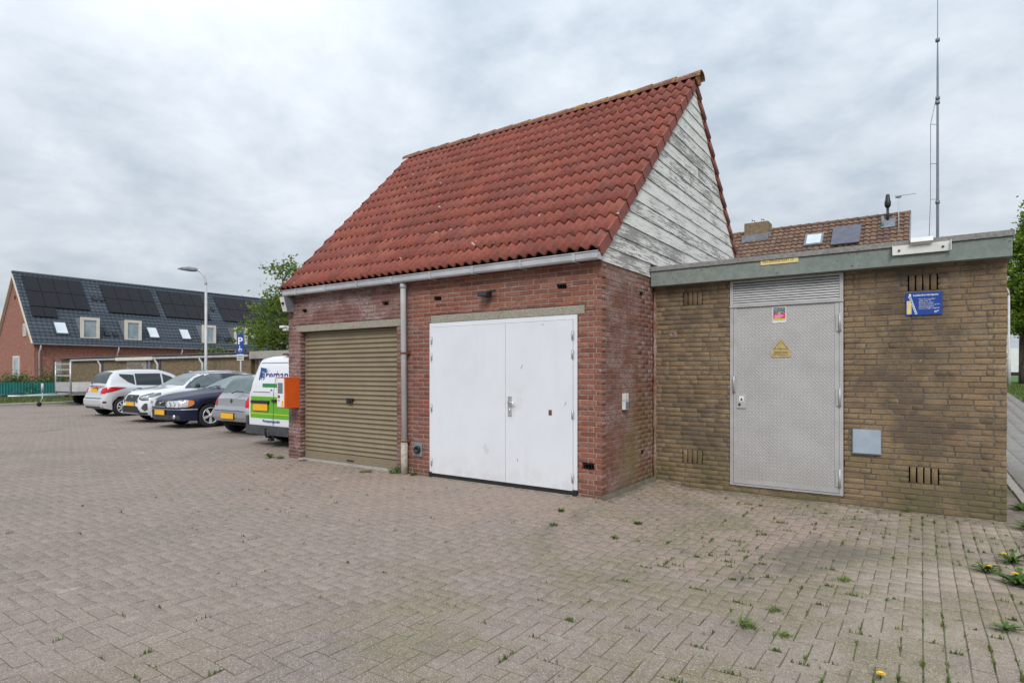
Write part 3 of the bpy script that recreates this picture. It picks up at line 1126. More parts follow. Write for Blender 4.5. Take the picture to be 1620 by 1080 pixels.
front = wall_part(cells(XL + 0.012, -0.012, Z0, ZW, holes_f), 0, (0, 0.0, 0), 'mred', gar)
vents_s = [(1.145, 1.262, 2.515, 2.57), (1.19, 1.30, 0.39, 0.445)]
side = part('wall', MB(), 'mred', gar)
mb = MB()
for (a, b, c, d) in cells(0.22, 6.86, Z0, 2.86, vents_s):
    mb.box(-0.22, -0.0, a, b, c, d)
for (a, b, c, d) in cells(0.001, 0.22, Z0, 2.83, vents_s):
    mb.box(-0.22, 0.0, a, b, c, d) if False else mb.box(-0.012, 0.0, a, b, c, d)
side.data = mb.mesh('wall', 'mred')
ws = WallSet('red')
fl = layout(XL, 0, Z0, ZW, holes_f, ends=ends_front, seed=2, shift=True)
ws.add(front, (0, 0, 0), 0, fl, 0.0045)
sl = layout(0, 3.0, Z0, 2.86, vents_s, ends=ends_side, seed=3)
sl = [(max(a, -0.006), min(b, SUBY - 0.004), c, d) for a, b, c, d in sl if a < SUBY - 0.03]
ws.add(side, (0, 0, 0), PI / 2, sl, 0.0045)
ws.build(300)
# back and left walls, out of sight
mb = MB()
mb.box(XL, -0.22, 6.64, 6.86, Z0, 2.86)
mb.box(XL, XL + 0.21, 0.22, 6.64, Z0, 2.86)
part('wall', mb, 'red', gar)
# dark lining behind the open vents and joints
mb = MB()
for (a, b, c, d) in vents_f:
    mb.box(a - 0.02, b + 0.02, 0.07, 0.10, c - 0.02, d + 0.02)
    mb.box(a + 0.004, b - 0.004, -0.002, 0.06, d - 0.010, d - 0.001)
    for q in range(3):
        xx = a + (b - a) * (q + 1) / 4
        mb.box(xx - 0.002, xx + 0.002, 0.008, 0.06, c + 0.004, d - 0.011)
for (a, b, c, d) in vents_s:
    mb.box(-0.06, -0.022, a - 0.02, b + 0.02, c - 0.02, d + 0.02)
part('air_vent', mb, 'void', gar)
# mortar skirt along the return wall
mb = MB()
mb.prism([(0.012, -0.16), (0.075, -0.16), (0.055, gz(0.05, 1) + 0.0), (0.012, gz(0.05, 1) + 0.055)], -0.02, SUBY - 0.02, 'y')
part('mortar_skirt', mb, 'mtan', gar)
# lintels
for (a, b, c, d) in (LIN1, LIN2):
    mb = MB()
    mb.box(a, b, -0.012, 0.14, c, d - 0.004, c=0.006)
    part('lintel', mb, 'lintel', gar)

# ---- roller shutter
sh = thing('x', 'x', 'x')
bpy.data.objects.remove(sh)
shp = part('roller_shutter', MB().box(SH[0] - 0.01, SH[1] + 0.01, 0.135, 0.15, 0.0, 2.19), 'void', gar)
nsl = 27
hs = (2.172 - 0.15) / nsl
prof = [(0.0, 0.010), (0.10, 0.026), (0.22, 0.030), (0.36, 0.024), (0.50, 0.012), (0.62, 0.010), (0.74, 0.010), (0.86, 0.010), (1.0, 0.010)]
prof = []
for q in range(9):
    t_ = q / 8
    prof.append((t_, 0.006 + 0.026 * max(0.0, math.sin(PI * min(1, t_ / 0.62))) ** 0.7))
mb = MB()
vs, fs = [], []
xa, xb = SH[0] + 0.012, SH[1] - 0.012
for q, (t_, dd) in enumerate(prof):
    vs += [(xa, -dd, t_ * hs), (xb, -dd, t_ * hs)]
for q in range(len(prof) - 1):
    fs.append((2 * q, 2 * q + 1, 2 * q + 3, 2 * q + 2))
mb.add(vs, fs, 0, True)
slat_me = mb.mesh('slat', 'shutter')
for q in range(nsl):
    link('slat', slat_me, shp, (0, 0.118 + random.uniform(-0.001, 0.001), 0.15 + q * hs))
mb = MB()
mb.box(xa, xb, 0.088, 0.128, 0.025, 0.149, c=0.004)
for q in range(7):
    xx = -5.35 + q * 0.28
    if q != 3:
        mb.box(xx - 0.035, xx + 0.035, 0.084, 0.0878, 0.085, 0.097)
part('bottom_rail', mb, 'shutter', shp)
mb = MB()
mb.box(-4.60, -4.44, 0.074, 0.0875, 0.055, 0.075, c=0.003)
part('pull_handle', mb, 'black', shp)
mb = MB()
mb.box(-4.60, -4.455, 0.066, 0.118, 0.985, 1.075, c=0.008)
mb.box(-4.555, -4.50, 0.052, 0.066, 1.01, 1.05, c=0.004)
part('lock', mb, 'black', shp)
for xx in (SH[0] + 0.002, SH[1] - 0.040):
    mb = MB()
    mb.box(xx, xx + 0.038, 0.100, 0.133, 0.0, 2.183)
    part('guide_rail', mb, 'shutter', shp)
mb = MB()
mb.box(SH[0] - 0.03, SH[1] + 0.04, -0.03, 0.16, -0.1, 0.022, c=0.006)
part('threshold', mb, 'kerb', gar)

# ---- white double doors
mb = MB()
x0, x1, zt = DO[0], DO[1], 2.192
mb.box(x0 + 0.003, x0 + 0.055, -0.008, 0.10, 0.0, zt)
mb.box(x1 - 0.055, x1 - 0.003, -0.008, 0.10, 0.0, zt)
mb.box(x0 + 0.055, x1 - 0.055, -0.008, 0.10, zt - 0.055, zt)
part('door_frame', mb, 'wdoor', gar)
mid = -1.372
for a, b in ((x0 + 0.060, mid - 0.003), (mid + 0.003, x1 - 0.060)):
    mb = MB()
    mb.box(a, b, -0.022, 0.035, 0.062, zt - 0.060, c=0.004)
    lf = part('door_leaf', mb, 'wdoor', gar)
    if a > mid:
        h = MB()
        h.box(-1.325, -1.268, -0.034, -0.0222, 0.93, 1.185, c=0.004)
        part('handle_plate', h, 'steel', lf)
        h = MB()
        h.tube([(-1.296, -0.034, 1.105), (-1.296, -0.075, 1.105)], 0.011, 8)
        h.tube([(-1.296, -0.072, 1.105), (-1.20, -0.074, 1.105)], 0.011, 8)
        h.sphere((-1.296, -0.036, 1.01), 0.013, 8, 6)
        part('door_handle', h, 'chrome', lf)
        h = MB()
        h.box(-0.712, -0.668, -0.028, -0.0222, 0.965, 1.03)
        part('repair_patch', h, 'rust', lf)
        # scuffs in the paint
        h = MB()
        for (xx, zz, ll, an) in ((-1.115, 1.565, 0.06, 1.0), (-0.475, 1.115, 0.05, 1.1), (-1.18, 0.37, 0.035, 1.5), (-0.80, 2.09, 0.03, 0.1)):
            dx, dz = math.cos(an) * ll / 2, math.sin(an) * ll / 2
            h.tube([(xx - dx, -0.0222, zz - dz), (xx + dx, -0.0222, zz + dz)], 0.003, 5)
        part('scratch', h, 'dgrey', lf)
    hx = x0 + 0.0575 if a < mid else x1 - 0.0575
    for zz in (1.945, 1.715, 0.99, 0.22):
        h = MB()
        h.box(hx - 0.016, hx + 0.016, -0.028, -0.0225, zz - 0.05, zz + 0.05)
        h.tube([(hx, -0.030, zz - 0.055), (hx, -0.030, zz + 0.055)], 0.008, 6)
        part('hinge', h, 'steel', lf)
mb = MB()
mb.box(x0 + 0.056, x1 - 0.056, -0.015, 0.05, 0.012, 0.056)
for xx in (x0 + 0.0, x1 - 0.062):
    mb.box(xx, xx + 0.062, -0.028, 0.05, 0.006, 0.075, c=0.004)
part('weather_bar', mb, 'black', gar)
mb = MB()
mb.box(x0 - 0.02, x1 + 0.02, -0.02, 0.2, -0.1, 0.008)
part('threshold', mb, 'kerb', gar)

# ---- gutter and downpipe
mb = MB()
gy0, gy1, gz0, gz1 = -0.165, -0.025, 2.80, 2.885
sec = [(gy1, gz0 + 0.015), (gy0 + 0.015, gz0), (gy0, gz0 + 0.02), (gy0, gz1), (gy0 - 0.012, gz1 + 0.004), (gy0 - 0.012, gz1 + 0.014), (gy0 + 0.006, gz1 + 0.014), (gy0 + 0.006, gz0 + 0.03), (gy1 - 0.006, gz0 + 0.035), (gy1 - 0.006, gz1 + 0.02), (gy1, gz1 + 0.02)]
mb.prism(sec, -5.985, 0.035, 'x')
for xx in (-5.983, 0.030):
    mb.box(xx, xx + 0.004, gy0, gy1, gz0, gz1)
gut = part('gutter', mb, 'zinc', gar)
for q in range(8):
    xx = -5.6 + q * 0.76
    h = MB()
    h.box(xx - 0.014, xx + 0.014, gy0 - 0.016, gy0 - 0.001, gz0 + 0.004, gz1 + 0.002)
    h.box(xx - 0.014, xx + 0.014, gy0 - 0.001, gy1, gz0 - 0.008, gz0 - 0.001)
    part('gutter_bracket', h, 'zinc', gut)
mb = MB()
PX = -3.158
mb.tube([(PX, -0.085, 2.79), (PX, -0.085, 2.70), (PX, -0.060, 0.40)], 0.043, 12)
mb.tube([(PX, -0.085, 2.80), (PX, -0.085, 2.72)], 0.050, 12)
dp = part('downpipe', mb, 'pvc', gar)
h = MB()
h.tube([(PX, -0.062, 0.50), (PX, -0.058, -0.06)], 0.052, 12)
part('pipe_shoe', h, 'shoe', dp, label='dirty cream lower end of the downpipe')
for zz in (1.775, 0.485):
    h = MB()
    h.tube([(PX, -0.072 if zz > 1 else -0.061, zz - 0.014), (PX, -0.072 if zz > 1 else -0.061, zz + 0.014)], 0.055, 12)
    h.box(PX + 0.03, PX + 0.075, -0.075, -0.006, zz - 0.012, zz + 0.012)
    part('pipe_bracket', h, 'rust', dp)

# ---- roof
EY, EZ = -0.13, 2.905            # eave edge of the tiles
RY, RZ = 3.45, 6.31              # ridge line (tile surface)
SL = math.hypot(RY - EY, RZ - EZ)
TH = math.atan2(RZ - EZ, RY - EY)
sy, sz = math.cos(TH), math.sin(TH)
NR, NC = 14, 21
GA = SL / NR
mb = MB()
for sgn in (1, -1):
    e0 = (RY - sgn * (RY - EY - 0.12))
    ez = EZ + 0.12 * math.tan(TH) - 0.10
    mb.add([(XL + 0.05, e0, ez), (-0.03, e0, ez), (-0.03, RY, RZ - 0.09), (XL - 0.35, RY, RZ - 0.09),
            (XL + 0.05, e0, ez - 0.05), (-0.03, e0, ez - 0.05), (-0.03, RY, RZ - 0.14), (XL - 0.35, RY, RZ - 0.14)],
           [(0, 1, 2, 3), (7, 6, 5, 4), (0, 4, 5, 1), (1, 5, 6, 2), (2, 6, 7, 3), (3, 7, 4, 0)])
roof = part('roof', mb, 'wood', gar)


def tile_mesh(flange=0):
    mb = MB()
    W_, n = 0.30, 17
    Lh = GA * 1.16

    def hgt(x):
        t_ = (x / 0.15) % 1.0
        return 0.058 * (0.5 - 0.5 * math.cos(2 * PI * t_)) ** 1.15
    xs = [W_ * i / (n - 1) for i in range(n)]
    vs, fs = [], []
    for x in xs:
        hh = hgt(x)
        vs += [(x, 0.0, hh + 0.040), (x, Lh, hh + 0.010), (x, 0.006, hh + 0.012)]
    for i in range(n - 1):
        a, b = 3 * i, 3 * (i + 1)
        fs.append((a, b, b + 1, a + 1))
        fs.append((a + 2, b + 2, b, a))
    mb.add(vs, fs, 0, True)
    if flange:
        x0_ = W_ - 0.004 if flange > 0 else 0.004
        x1_ = W_ + 0.022 if flange > 0 else -0.022
        mb.prism([(x0_, 0.052), (x1_, 0.050), (x1_, -0.085), (x0_, -0.085)] if flange > 0 else [(x1_, 0.046), (x0_, 0.052), (x0_, -0.105), (x1_, -0.105)], 0.0, Lh, 'y')
        # lift the lower end like the tile itself
        for i in range(len(mb.v) - 8, len(mb.v)):
            x, y, z = mb.v[i]
            if y > 0.01:
                mb.v[i] = (x - flange * 0.014 if abs(x) > W_ or x < 0 else x, y, z - 0.040)
    return mb.mesh('roof_tile', 'tile')


tm, tmr, tml = tile_mesh(), tile_mesh(1), tile_mesh(-1)
XR = 0.045
for r_ in range(NR):
    f_ = (r_ + 0.5) / NR
    xl = -6.02 - 0.50 * f_
    cw = (XR - 0.022 - xl) / NC
    s0_ = r_ * GA
    for c_ in range(NC):
        me = tmr if c_ == NC - 1 else (tml if c_ == 0 else tm)
        off = random.gauss(0, 0.006)
        P = Vector((xl + c_ * cw, EY + sy * (s0_ + off), EZ + sz * (s0_ + off)))
        P += Vector((0, -sz, sy)) * random.uniform(-0.002, 0.003)
        link('roof_tile', me, roof, P, rot=(TH + random.gauss(0, 0.006), random.gauss(0, 0.007), random.gauss(0, 0.008)), scale=(cw / 0.30 * 1.01, 1, 1))
# the slope that faces away: one joined covering
tv = np.array([v.co[:] for v in tmr.vertices])
tf = [tuple(p.vertices) for p in tmr.polygons]
mb = MB()
for r_ in range(NR):
    f_ = (r_ + 0.5) / NR
    xl = -6.02 - 0.50 * f_
    cw = (XR - 0.022 - xl) / NC
    for c_ in range(NC):
        k = cw / 0.30
        vs = []
        mirrored = c_ == NC - 1
        vs_src = tv if c_ == NC - 1 else np.array([v.co[:] for v in tm.vertices])
        fs_src = tf if c_ == NC - 1 else [tuple(p.vertices) for p in tm.polygons]
        for x, y, z in vs_src:
            d_ = r_ * GA + y
            n_ = z
            vs.append((xl + c_ * cw + x * k, (2 * RY - EY) - sy * d_ + sz * n_, EZ + sz * d_ + sy * n_))
        mb.add(vs, fs_src, 0, True)
rs = part('rear_tiles', mb, 'tile', roof)
rs['kind'] = 'stuff'
# ridge tiles
mb = MB()
n = 9
Lr = 0.46
vs, fs = [], []
for i, (xx, rr_) in enumerate(((0.0, 0.105), (Lr * 0.5, 0.112), (Lr, 0.120))):
    for k in range(n):
        a = PI * (k / (n - 1)) * 1.16 - PI * 0.08
        vs.append((xx, math.cos(a) * rr_ * 1.15, math.sin(a) * rr_ * 0.85))
    for k in range(n):
        a = PI * (k / (n - 1)) * 1.16 - PI * 0.08
        vs.append((xx, math.cos(a) * (rr_ - 0.018) * 1.15, math.sin(a) * (rr_ - 0.018) * 0.85))
for i in range(2):
    for k in range(n - 1):
        a, b = i * 2 * n + k, (i + 1) * 2 * n + k
        fs.append((a, a + 1, b + 1, b))
for i in (0, 2):
    for k in range(n - 1):
        a = i * 2 * n + k
        fs.append((a, a + 1, a + 1 + n, a + n))
mb.add(vs, fs, 0, False)
rme = mb.mesh('ridge_tile', 'ridge')
nrt = 16
step_ = (XR + 0.03 + 6.60) / nrt
for q in range(nrt):
    xx = -6.60 + q * step_
    link('ridge_tile', rme, roof, (xx, RY, RZ + 0.018 + random.uniform(-0.004, 0.004)), rot=(random.gauss(0, 0.02), -0.012 + random.gauss(0, 0.006), random.gauss(0, 0.008)), scale=(step_ / 0.40, 1, 1))
mb = MB()
cap = [(math.cos(PI * k / 8) * 0.118, math.sin(PI * k / 8) * 0.088) for k in range(9)]
mb.prism([(a, b) for a, b in cap] + [(-0.118, -0.06), (-0.05, -0.11), (0.05, -0.11), (0.118, -0.06)], 0, 0.022, 'x')
part('ridge_end', mb, 'ridge', roof, (XR + 0.012, RY, RZ + 0.012))

# ---- flaking weatherboards on the gable
gb = part('gable', MB().prism([(0.02, 2.80), (6.88, 2.80), (6.88, 2.92), (RY, RZ - 0.15), (0.02, 2.92)], -0.20, -0.012, 'x'), 'wood', gar)
bh = 0.192
zb = 2.80
rr = random.Random(5)
zlo = zb
kk = 0
tanT = math.tan(TH)


def rake(z):
    """y limits of the gable at height z"""
    yl = EY + (z + 0.045 - EZ) / tanT
    return max(0.004, yl), min(6.9, 2 * RY - yl)


while zlo < RZ - 0.22:
    zh = min(zlo + bh, RZ - 0.10)
    a0, b0 = rake(zlo)
    a1, b1 = rake(zh)
    if kk == 0:
        cuts = [(0.0, 1.0)]
        b0 = b1 = 1.50
    elif b0 - a0 > 2.6:
        c0 = rr.uniform(0.25, 0.75)
        cuts = [(0, c0), (c0, 1)]
    else:
        cuts = [(0, 1)]
    for (u0, u1) in cuts:
        la, lb = a0 + (b0 - a0) * u0, a0 + (b0 - a0) * u1
        # butt joints are vertical
        ha = a1 if u0 == 0 else la
        hb_ = b1 if u1 == 1 else lb
        if u0 > 0:
            la += 0.003
            ha += 0.003
        if ha > hb_:
            ha = hb_ = (ha + hb_) / 2
        o1, o2 = 0.016 + rr.uniform(-0.002, 0.002), 0.004
        z1_ = zlo + (0.012 if kk else 0.0)
        sag = rr.uniform(-0.003, 0.003)
        mb = MB()
        vs = [(o1, la, zlo + sag), (o1, lb, zlo + sag), (o2, hb_, zh - 0.005), (o2, ha, zh - 0.005), (-0.011, la, zlo + sag), (-0.011, lb, zlo + sag), (-0.011, hb_, zh - 0.005), (-0.011, ha, zh - 0.005)]
        mb.add(vs, [(0, 1, 2, 3), (7, 6, 5, 4), (0, 4, 5, 1), (1, 5, 6, 2), (2, 6, 7, 3), (3, 7, 4, 0)])
        part('plank', mb, 'board', gb)
    zlo += bh
    kk += 1

# ---- small fittings of the garage
t = thing('spotlight', 'small black spotlight on the red brick above the white doors', 'spotlight', (-1.63, 0, 2.52))
mb = MB()
mb.box(-0.055, 0.03, -0.05, -0.004, -0.03, 0.045, c=0.008)
part('wall_mount', mb, 'black', t)
mb = MB()
mb.box(-0.11, 0.05, -0.15, -0.045, -0.025, 0.035, c=0.012)
mb.tube([(0.03, -0.09, 0.02), (0.09, -0.08, 0.045), (0.13, -0.07, 0.04)], 0.016, 6)
part('lamp_head', mb, 'black', t)
mb = MB()
mb.box(-0.10, 0.04, -0.155, -0.151, -0.02, 0.028)
part('lens', mb, 'glass', t)

t = thing('outlet_plate', 'grey square plate with round black outlet low beside the downpipe', 'outlet', (-2.93, -0.008, 0.375))
mb = MB()
mb.box(-0.085, 0.085, -0.014, 0.0, -0.10, 0.10, c=0.004)
part('plate', mb, 'lead', t)
mb = MB()
mb.lathe([(0.030, 0.0), (0.055, 0.0), (0.055, 0.035), (0.030, 0.035), (0.028, 0.002), (0.0, 0.002)], 14, Matrix.Translation((0.005, -0.014, 0.0)) @ Matrix.Rotation(PI / 2, 4, 'X'))
part('outlet_ring', mb, 'black', t)

t = thing('key_box', 'small grey two part box on the return wall of red brick', 'key box', (0.006, 0.61, 1.126))
mb = MB()
mb.box(0.0, 0.045, -0.055, 0.055, 0.015, 0.105, c=0.006)
part('upper_box', mb, 'offwhite', t)
mb = MB()
mb.box(0.0, 0.045, -0.055, 0.055, -0.10, 0.010, c=0.006)
part('lower_box', mb, 'offwhite', t)
mb = MB()
mb.box(0.0455, 0.050, -0.045, 0.045, -0.09, 0.0)
part('cover', mb, 'lead', t)

t = thing('vending_machine', 'orange box with a white front hung on the end pier', 'vending box', (-5.83, -0.006, 0.885))
mb = MB()
mb.box(-0.115, 0.115, -0.285, 0.0, 0.0, 0.525, c=0.006)
part('cabinet', mb, 'orange', t)
mb = MB()
mb.box(-0.095, 0.095, -0.292, -0.2855, 0.02, 0.505, c=0.002)
fp = part('front_panel', mb, 'white', t)
mb = MB()
mb.box(-0.072, 0.062, -0.295, -0.2922, 0.25, 0.43)
part('display_window', mb, 'photo_print', fp)
mb = MB()
mb.box(-0.065, -0.018, -0.300, -0.2922, 0.175, 0.22)
part('coin_slot', mb, 'rust', fp)
mb = MB()
mb.lathe([(0.0, 0.014), (0.018, 0.012), (0.02, 0.0)], 10, Matrix.Translation((-0.042, -0.2922, 0.14)) @ Matrix.Rotation(PI / 2, 4, 'X'))
part('turn_knob', mb, 'steel', fp)
mb = MB()
mb.box(0.030, 0.080, -0.294, -0.2922, 0.035, 0.125)
part('price_sticker', mb, 'yellow', fp)

t = thing('corner_box', 'grey tapered box with a round hole under the left gutter end', 'box', (-5.93, -0.006, 2.685))
mb = MB()
mb.prism([(0.0, 0.10), (-0.20, 0.10), (-0.13, -0.15), (0.0, -0.15)], -0.065, 0.065, 'x')
part('casing', mb, 'lead', t)
mb = MB()
q_ = [(-0.06, -0.202, 0.095), (0.06, -0.202, 0.095), (0.06, -0.134, -0.145), (-0.06, -0.134, -0.145)]
mb.add(q_ + [(a, b - 0.005, c) for a, b, c in q_], [(0, 1, 2, 3), (7, 6, 5, 4), (0, 4, 5, 1), (1, 5, 6, 2), (2, 6, 7, 3), (3, 7, 4, 0)])
part('face_plate', mb, 'offwhite', t)
mb = MB()
mb.lathe([(0.0, 0.004), (0.036, 0.004), (0.036, -0.01)], 12, Matrix.Translation((0, -0.181, 0.0)) @ Matrix.Rotation(PI / 2 - 0.27, 4, 'X'))
part('round_hole', mb, 'void', t)

t = thing('floodlight', 'white floodlight on the outer edge of the left pier', 'floodlight', (XL, 0.02, 2.27))
mb = MB()
mb.tube([(0.0, 0.0, 0.0), (-0.10, -0.05, 0.02)], 0.015, 6)
part('arm', mb, 'white', t)
mb = MB()
mb.box(-0.16, -0.03, -0.10, 0.02, 0.0, 0.04, c=0.008)
mb.box(-0.11, -0.02, -0.07, 0.0, -0.05, -0.012, c=0.008)
part('lamp_head', mb, 'white', t)

# ------------------------------------------------------------------ TAN UTILITY BUILDING
sub = thing('utility_building', 'flat roofed tan brick utility building with a metal door', 'substation', (0, 0, 0))
SR = 3.814
DR = (1.045, 2.342, 0.040, 2.672)
slots = [(0.425, 0.690, 2.395, 2.5825), (0.415, 0.690, 0.27, 0.4575), (2.965, 3.240, 2.395, 2.5825), (2.975, 3.250, 0.27, 0.4575)]
Z0S = -0.23
ZTS = 2.70
holes_s = [DR] + slots
fw = wall_part(cells(0.02, SR - 0.012, Z0S, ZTS, holes_s), 0, (0, SUBY, 0), 'mtan', sub)
w2 = WallSet('tan')


def ends_sub(k):
    return (0.028, SR + 0.006 if k % 2 == 0 else SR - 0.111)


w2.add(fw, (0, SUBY, 0), 0, layout(0.02, SR, Z0S, ZTS, holes_s, ends=ends_sub, wild=True, seed=9), 0.006)
mb = MB()
for (a, b, c, d) in slots:
    mb.box(a - 0.02, b + 0.02, SUBY + 0.001, SUBY + 0.1, d - 0.0105, d + 0.0135)
    mb.box(a - 0.02, b + 0.02, SUBY + 0.001, SUBY + 0.1, c - 0.0135, c - 0.0005)
part('mortar_joint', mb, 'mtan', sub)['kind'] = 'stuff'
# soldier bricks with open joints in the ventilation slots
for (a, b, c, d) in slots:
    nS = 4
    gap = 0.013
    wS = (b - a - 5 * gap) / nS
    for q in range(nS):
        xx = a + gap + q * (wS + gap)
        w2.add(fw, (0, SUBY, 0), 0, [(xx, xx + wS, c, d - 0.010)], 0.006)
sw = part('wall', MB(), 'mtan', sub)
mb = MB()
mb.box(SR - 0.22, SR - 0.0, SUBY + 0.22, SUBY + 5.0, Z0S, ZTS)
mb.box(SR - 0.012, SR - 0.0, SUBY + 0.001, SUBY + 0.22, Z0S, ZTS)
sw.data = mb.mesh('wall', 'mtan')


def ends_sub2(k):
    return (0.111, 5.0) if k % 2 == 0 else (-0.006, 5.0)


w2.add(sw, (SR, SUBY, 0), PI / 2, layout(0, 5.0, Z0S, ZTS, [], ends=ends_sub2, seed=10), 0.006)
w2.build(300)
for (a, b, c, d) in slots:
    mb = MB()
    mb.box(a - 0.02, b + 0.02, SUBY + 0.105, SUBY + 0.13, c - 0.02, d + 0.02)
    part('vent_slot', mb, 'void', sub)
mb = MB()
mb.box(0.02, SR - 0.22, SUBY + 4.78, SUBY + 5.0, Z0S, ZTS)
mb.box(0.02, SR - 0.24, SUBY + 0.24, SUBY + 4.76, 2.4, ZTS - 0.005)
part('wall', mb, 'mtan', sub)
# mortar bead in the corner between the two buildings
mb = MB()
zz = -0.15
pts, rs_ = [], []
rr = random.Random(4)
while zz < 2.66:
    pts.append((0.030, SUBY - 0.004, zz))
    rs_.append(0.022 + rr.uniform(-0.007, 0.010))
    zz += 0.06
mb.tube(pts, rs_, 7)
part('mortar_bead', mb, 'red', sub)
# fascia, split in panels, and the capping
FY = SUBY - 0.15
mb = MB()
mb.box(0.03, 3.85, FY, SUBY + 5.15, 2.672, 2.868)
fas = part('fascia', mb, 'fascia', sub)
mb = MB()
mb.box(0.018, 3.868, FY - 0.02, SUBY + 5.17, 2.872, 2.935, c=0.006)
part('roof_edge', mb, 'cap', sub)
mb = MB()
mb.box(0.10, 3.80, FY + 0.06, SUBY + 5.1, 2.936, 2.945)
part('roof_felt', mb, 'asbestos', sub)
# door
mb = MB()
x0, x1 = 1.050, 2.337
zd = 2.322
for a, b in ((x0, x0 + 0.040), (x1 - 0.040, x1)):
    mb.box(a, b, SUBY - 0.022, SUBY + 0.09, 0.044, 2.665)
mb.box(x0 + 0.040, x1 - 0.040, SUBY - 0.020, SUBY + 0.09, 2.330, 2.352)
mb.box(x0 + 0.040, x1 - 0.040, SUBY - 0.020, SUBY + 0.09, 2.640, 2.665)
mb.box(x0 + 0.040, x1 - 0.040, SUBY - 0.018, SUBY + 0.09, 0.044, 0.066)
mb.box(x0 - 0.006, x1 + 0.006, SUBY - 0.034, SUBY - 0.0225, 2.326, 2.340)
part('door_frame', mb, 'frame', sub)
mb = MB()
mb.box(x0 + 0.043, x1 - 0.043, SUBY - 0.012, SUBY + 0.05, 0.070, 2.326)
dl = part('metal_door', mb, 'checker', sub)
mb = MB()
bt = 0.045
a, b = x0 + 0.044, x1 - 0.044
mb.box(a, a + bt, SUBY - 0.018, SUBY - 0.0125, 0.072, 2.324)
mb.box(b - bt, b, SUBY - 0.018, SUBY - 0.0125, 0.072, 2.324)
mb.box(a + bt, b - bt, SUBY - 0.017, SUBY - 0.0125, 0.072, 0.072 + bt)
part('edge_strip', mb, 'frame', dl)
for zz in (2.08, 1.20, 0.25):
    h = MB()
    h.tube([(x1 - 0.036, SUBY - 0.034, zz - 0.105), (x1 - 0.036, SUBY - 0.034, zz + 0.105)], 0.014, 8)
    h.box(x1 - 0.075, x1 - 0.010, SUBY - 0.030, SUBY - 0.0225, zz - 0.10, zz + 0.10)
    part('hinge', h, 'frame', dl)
mb = MB()
hx = 1.108
mb.tube([(hx, SUBY - 0.018, 1.455), (hx, SUBY - 0.055, 1.44), (hx, SUBY - 0.070, 1.36), (hx, SUBY - 0.055, 1.255), (hx, SUBY - 0.018, 1.24)], 0.012, 8)
part('pull_handle', mb, 'steel', dl)
mb = MB()
mb.box(1.128, 1.250, SUBY - 0.026, SUBY - 0.0185, 1.035, 1.215, c=0.003)
lp = part('lock_plate', mb, 'frame', dl)
mb = MB()
mb.box(1.165, 1.222, SUBY - 0.0285, SUBY - 0.0265, 1.125, 1.19)
part('sticker', mb, 'white', lp)
mb = MB()
mb.prism([(1.177, 1.135), (1.211, 1.135), (1.194, 1.172)], SUBY - 0.0300, SUBY - 0.0288, 'y')
part('triangle_print', mb, 'ink', lp)
mb = MB()
mb.lathe([(0.0, 0.016), (0.014, 0.014), (0.016, 0.0)], 10, Matrix.Translation((1.170, SUBY - 0.026, 1.085)) @ Matrix.Rotation(PI / 2, 4, 'X'))
part('lock_cylinder', mb, 'black', lp)
# louvre over the door
lv = part('louvre', MB().box(x0 + 0.041, x1 - 0.041, SUBY + 0.06, SUBY + 0.085, 2.353, 2.639), 'void', sub)
nl = 9
for q in range(nl):
    zz = 2.356 + q * (0.278 / nl)
    mb = MB()
    hgt_ = 0.278 / nl
    mb.prism([(SUBY - 0.016, zz), (SUBY - 0.012, zz + hgt_ * 0.66), (SUBY + 0.03, zz + hgt_ + 0.008), (SUBY + 0.03, zz + hgt_ + 0.004), (SUBY - 0.008, zz + hgt_ * 0.55)], x0 + 0.042, x1 - 0.042, 'x')
    part('slat', mb, 'frame', lv)

# things fixed to the tan building
t = thing('meter_cover', 'flat grey blue metal cover right of the metal door', 'cover', (2.572, SUBY - 0.007, 0.695))
mb = MB()
mb.box(-0.148, 0.148, -0.022, 0.0, -0.147, 0.147, c=0.003)
part('rim', mb, 'lead', t)
mb = MB()
mb.box(-0.135, 0.140, -0.034, -0.0222, -0.132, 0.140, c=0.003)
part('lid', mb, 'greyblue', t)

t = thing('ladder_sign', 'blue enamel sign with white ladder drawing and text on tan brick', 'sign', (3.112, SUBY - 0.010, 2.250))
mb = MB()
mb.box(-0.165, 0.165, -0.008, 0.0, -0.125, 0.125, c=0.002)
part('board', mb, 'blue', t)
mb = MB()
mb.box(-0.155, -0.112, -0.0096, -0.0082, -0.112, 0.035)
part('building_symbol', mb, 'pale_yellow', t)
mb = MB()
for s_ in (-1, 1):
    d_ = s_ * 0.008
    mb.add([(-0.125 + d_ - 0.002, -0.0088, 0.075), (-0.125 + d_ + 0.002, -0.0088, 0.075), (-0.068 + d_ + 0.002, -0.0088, -0.11), (-0.068 + d_ - 0.002, -0.0088, -0.11),
            (-0.125 + d_ - 0.002, -0.0096, 0.075), (-0.125 + d_ + 0.002, -0.0096, 0.075), (-0.068 + d_ + 0.002, -0.0096, -0.11), (-0.068 + d_ - 0.002, -0.0096, -0.11)],
           [(0, 1, 2, 3), (7, 6, 5, 4), (0, 4, 5, 1), (1, 5, 6, 2), (2, 6, 7, 3), (3, 7, 4, 0)])
for q in range(11):
    f_ = q / 10
    xx, zz = -0.125 + 0.057 * f_, 0.075 - 0.185 * f_
    mb.box(xx - 0.008, xx + 0.008, -0.0094, -0.0088, zz - 0.004, zz + 0.004)
mb.sphere((-0.126, -0.0092, 0.10), 0.012, 8, 6, sc=(1, 0.1, 1))
mb.box(-0.140, -0.114, -0.0094, -0.0088, 0.070, 0.088)
part('ladder_symbol', mb, 'whiteprint', t)
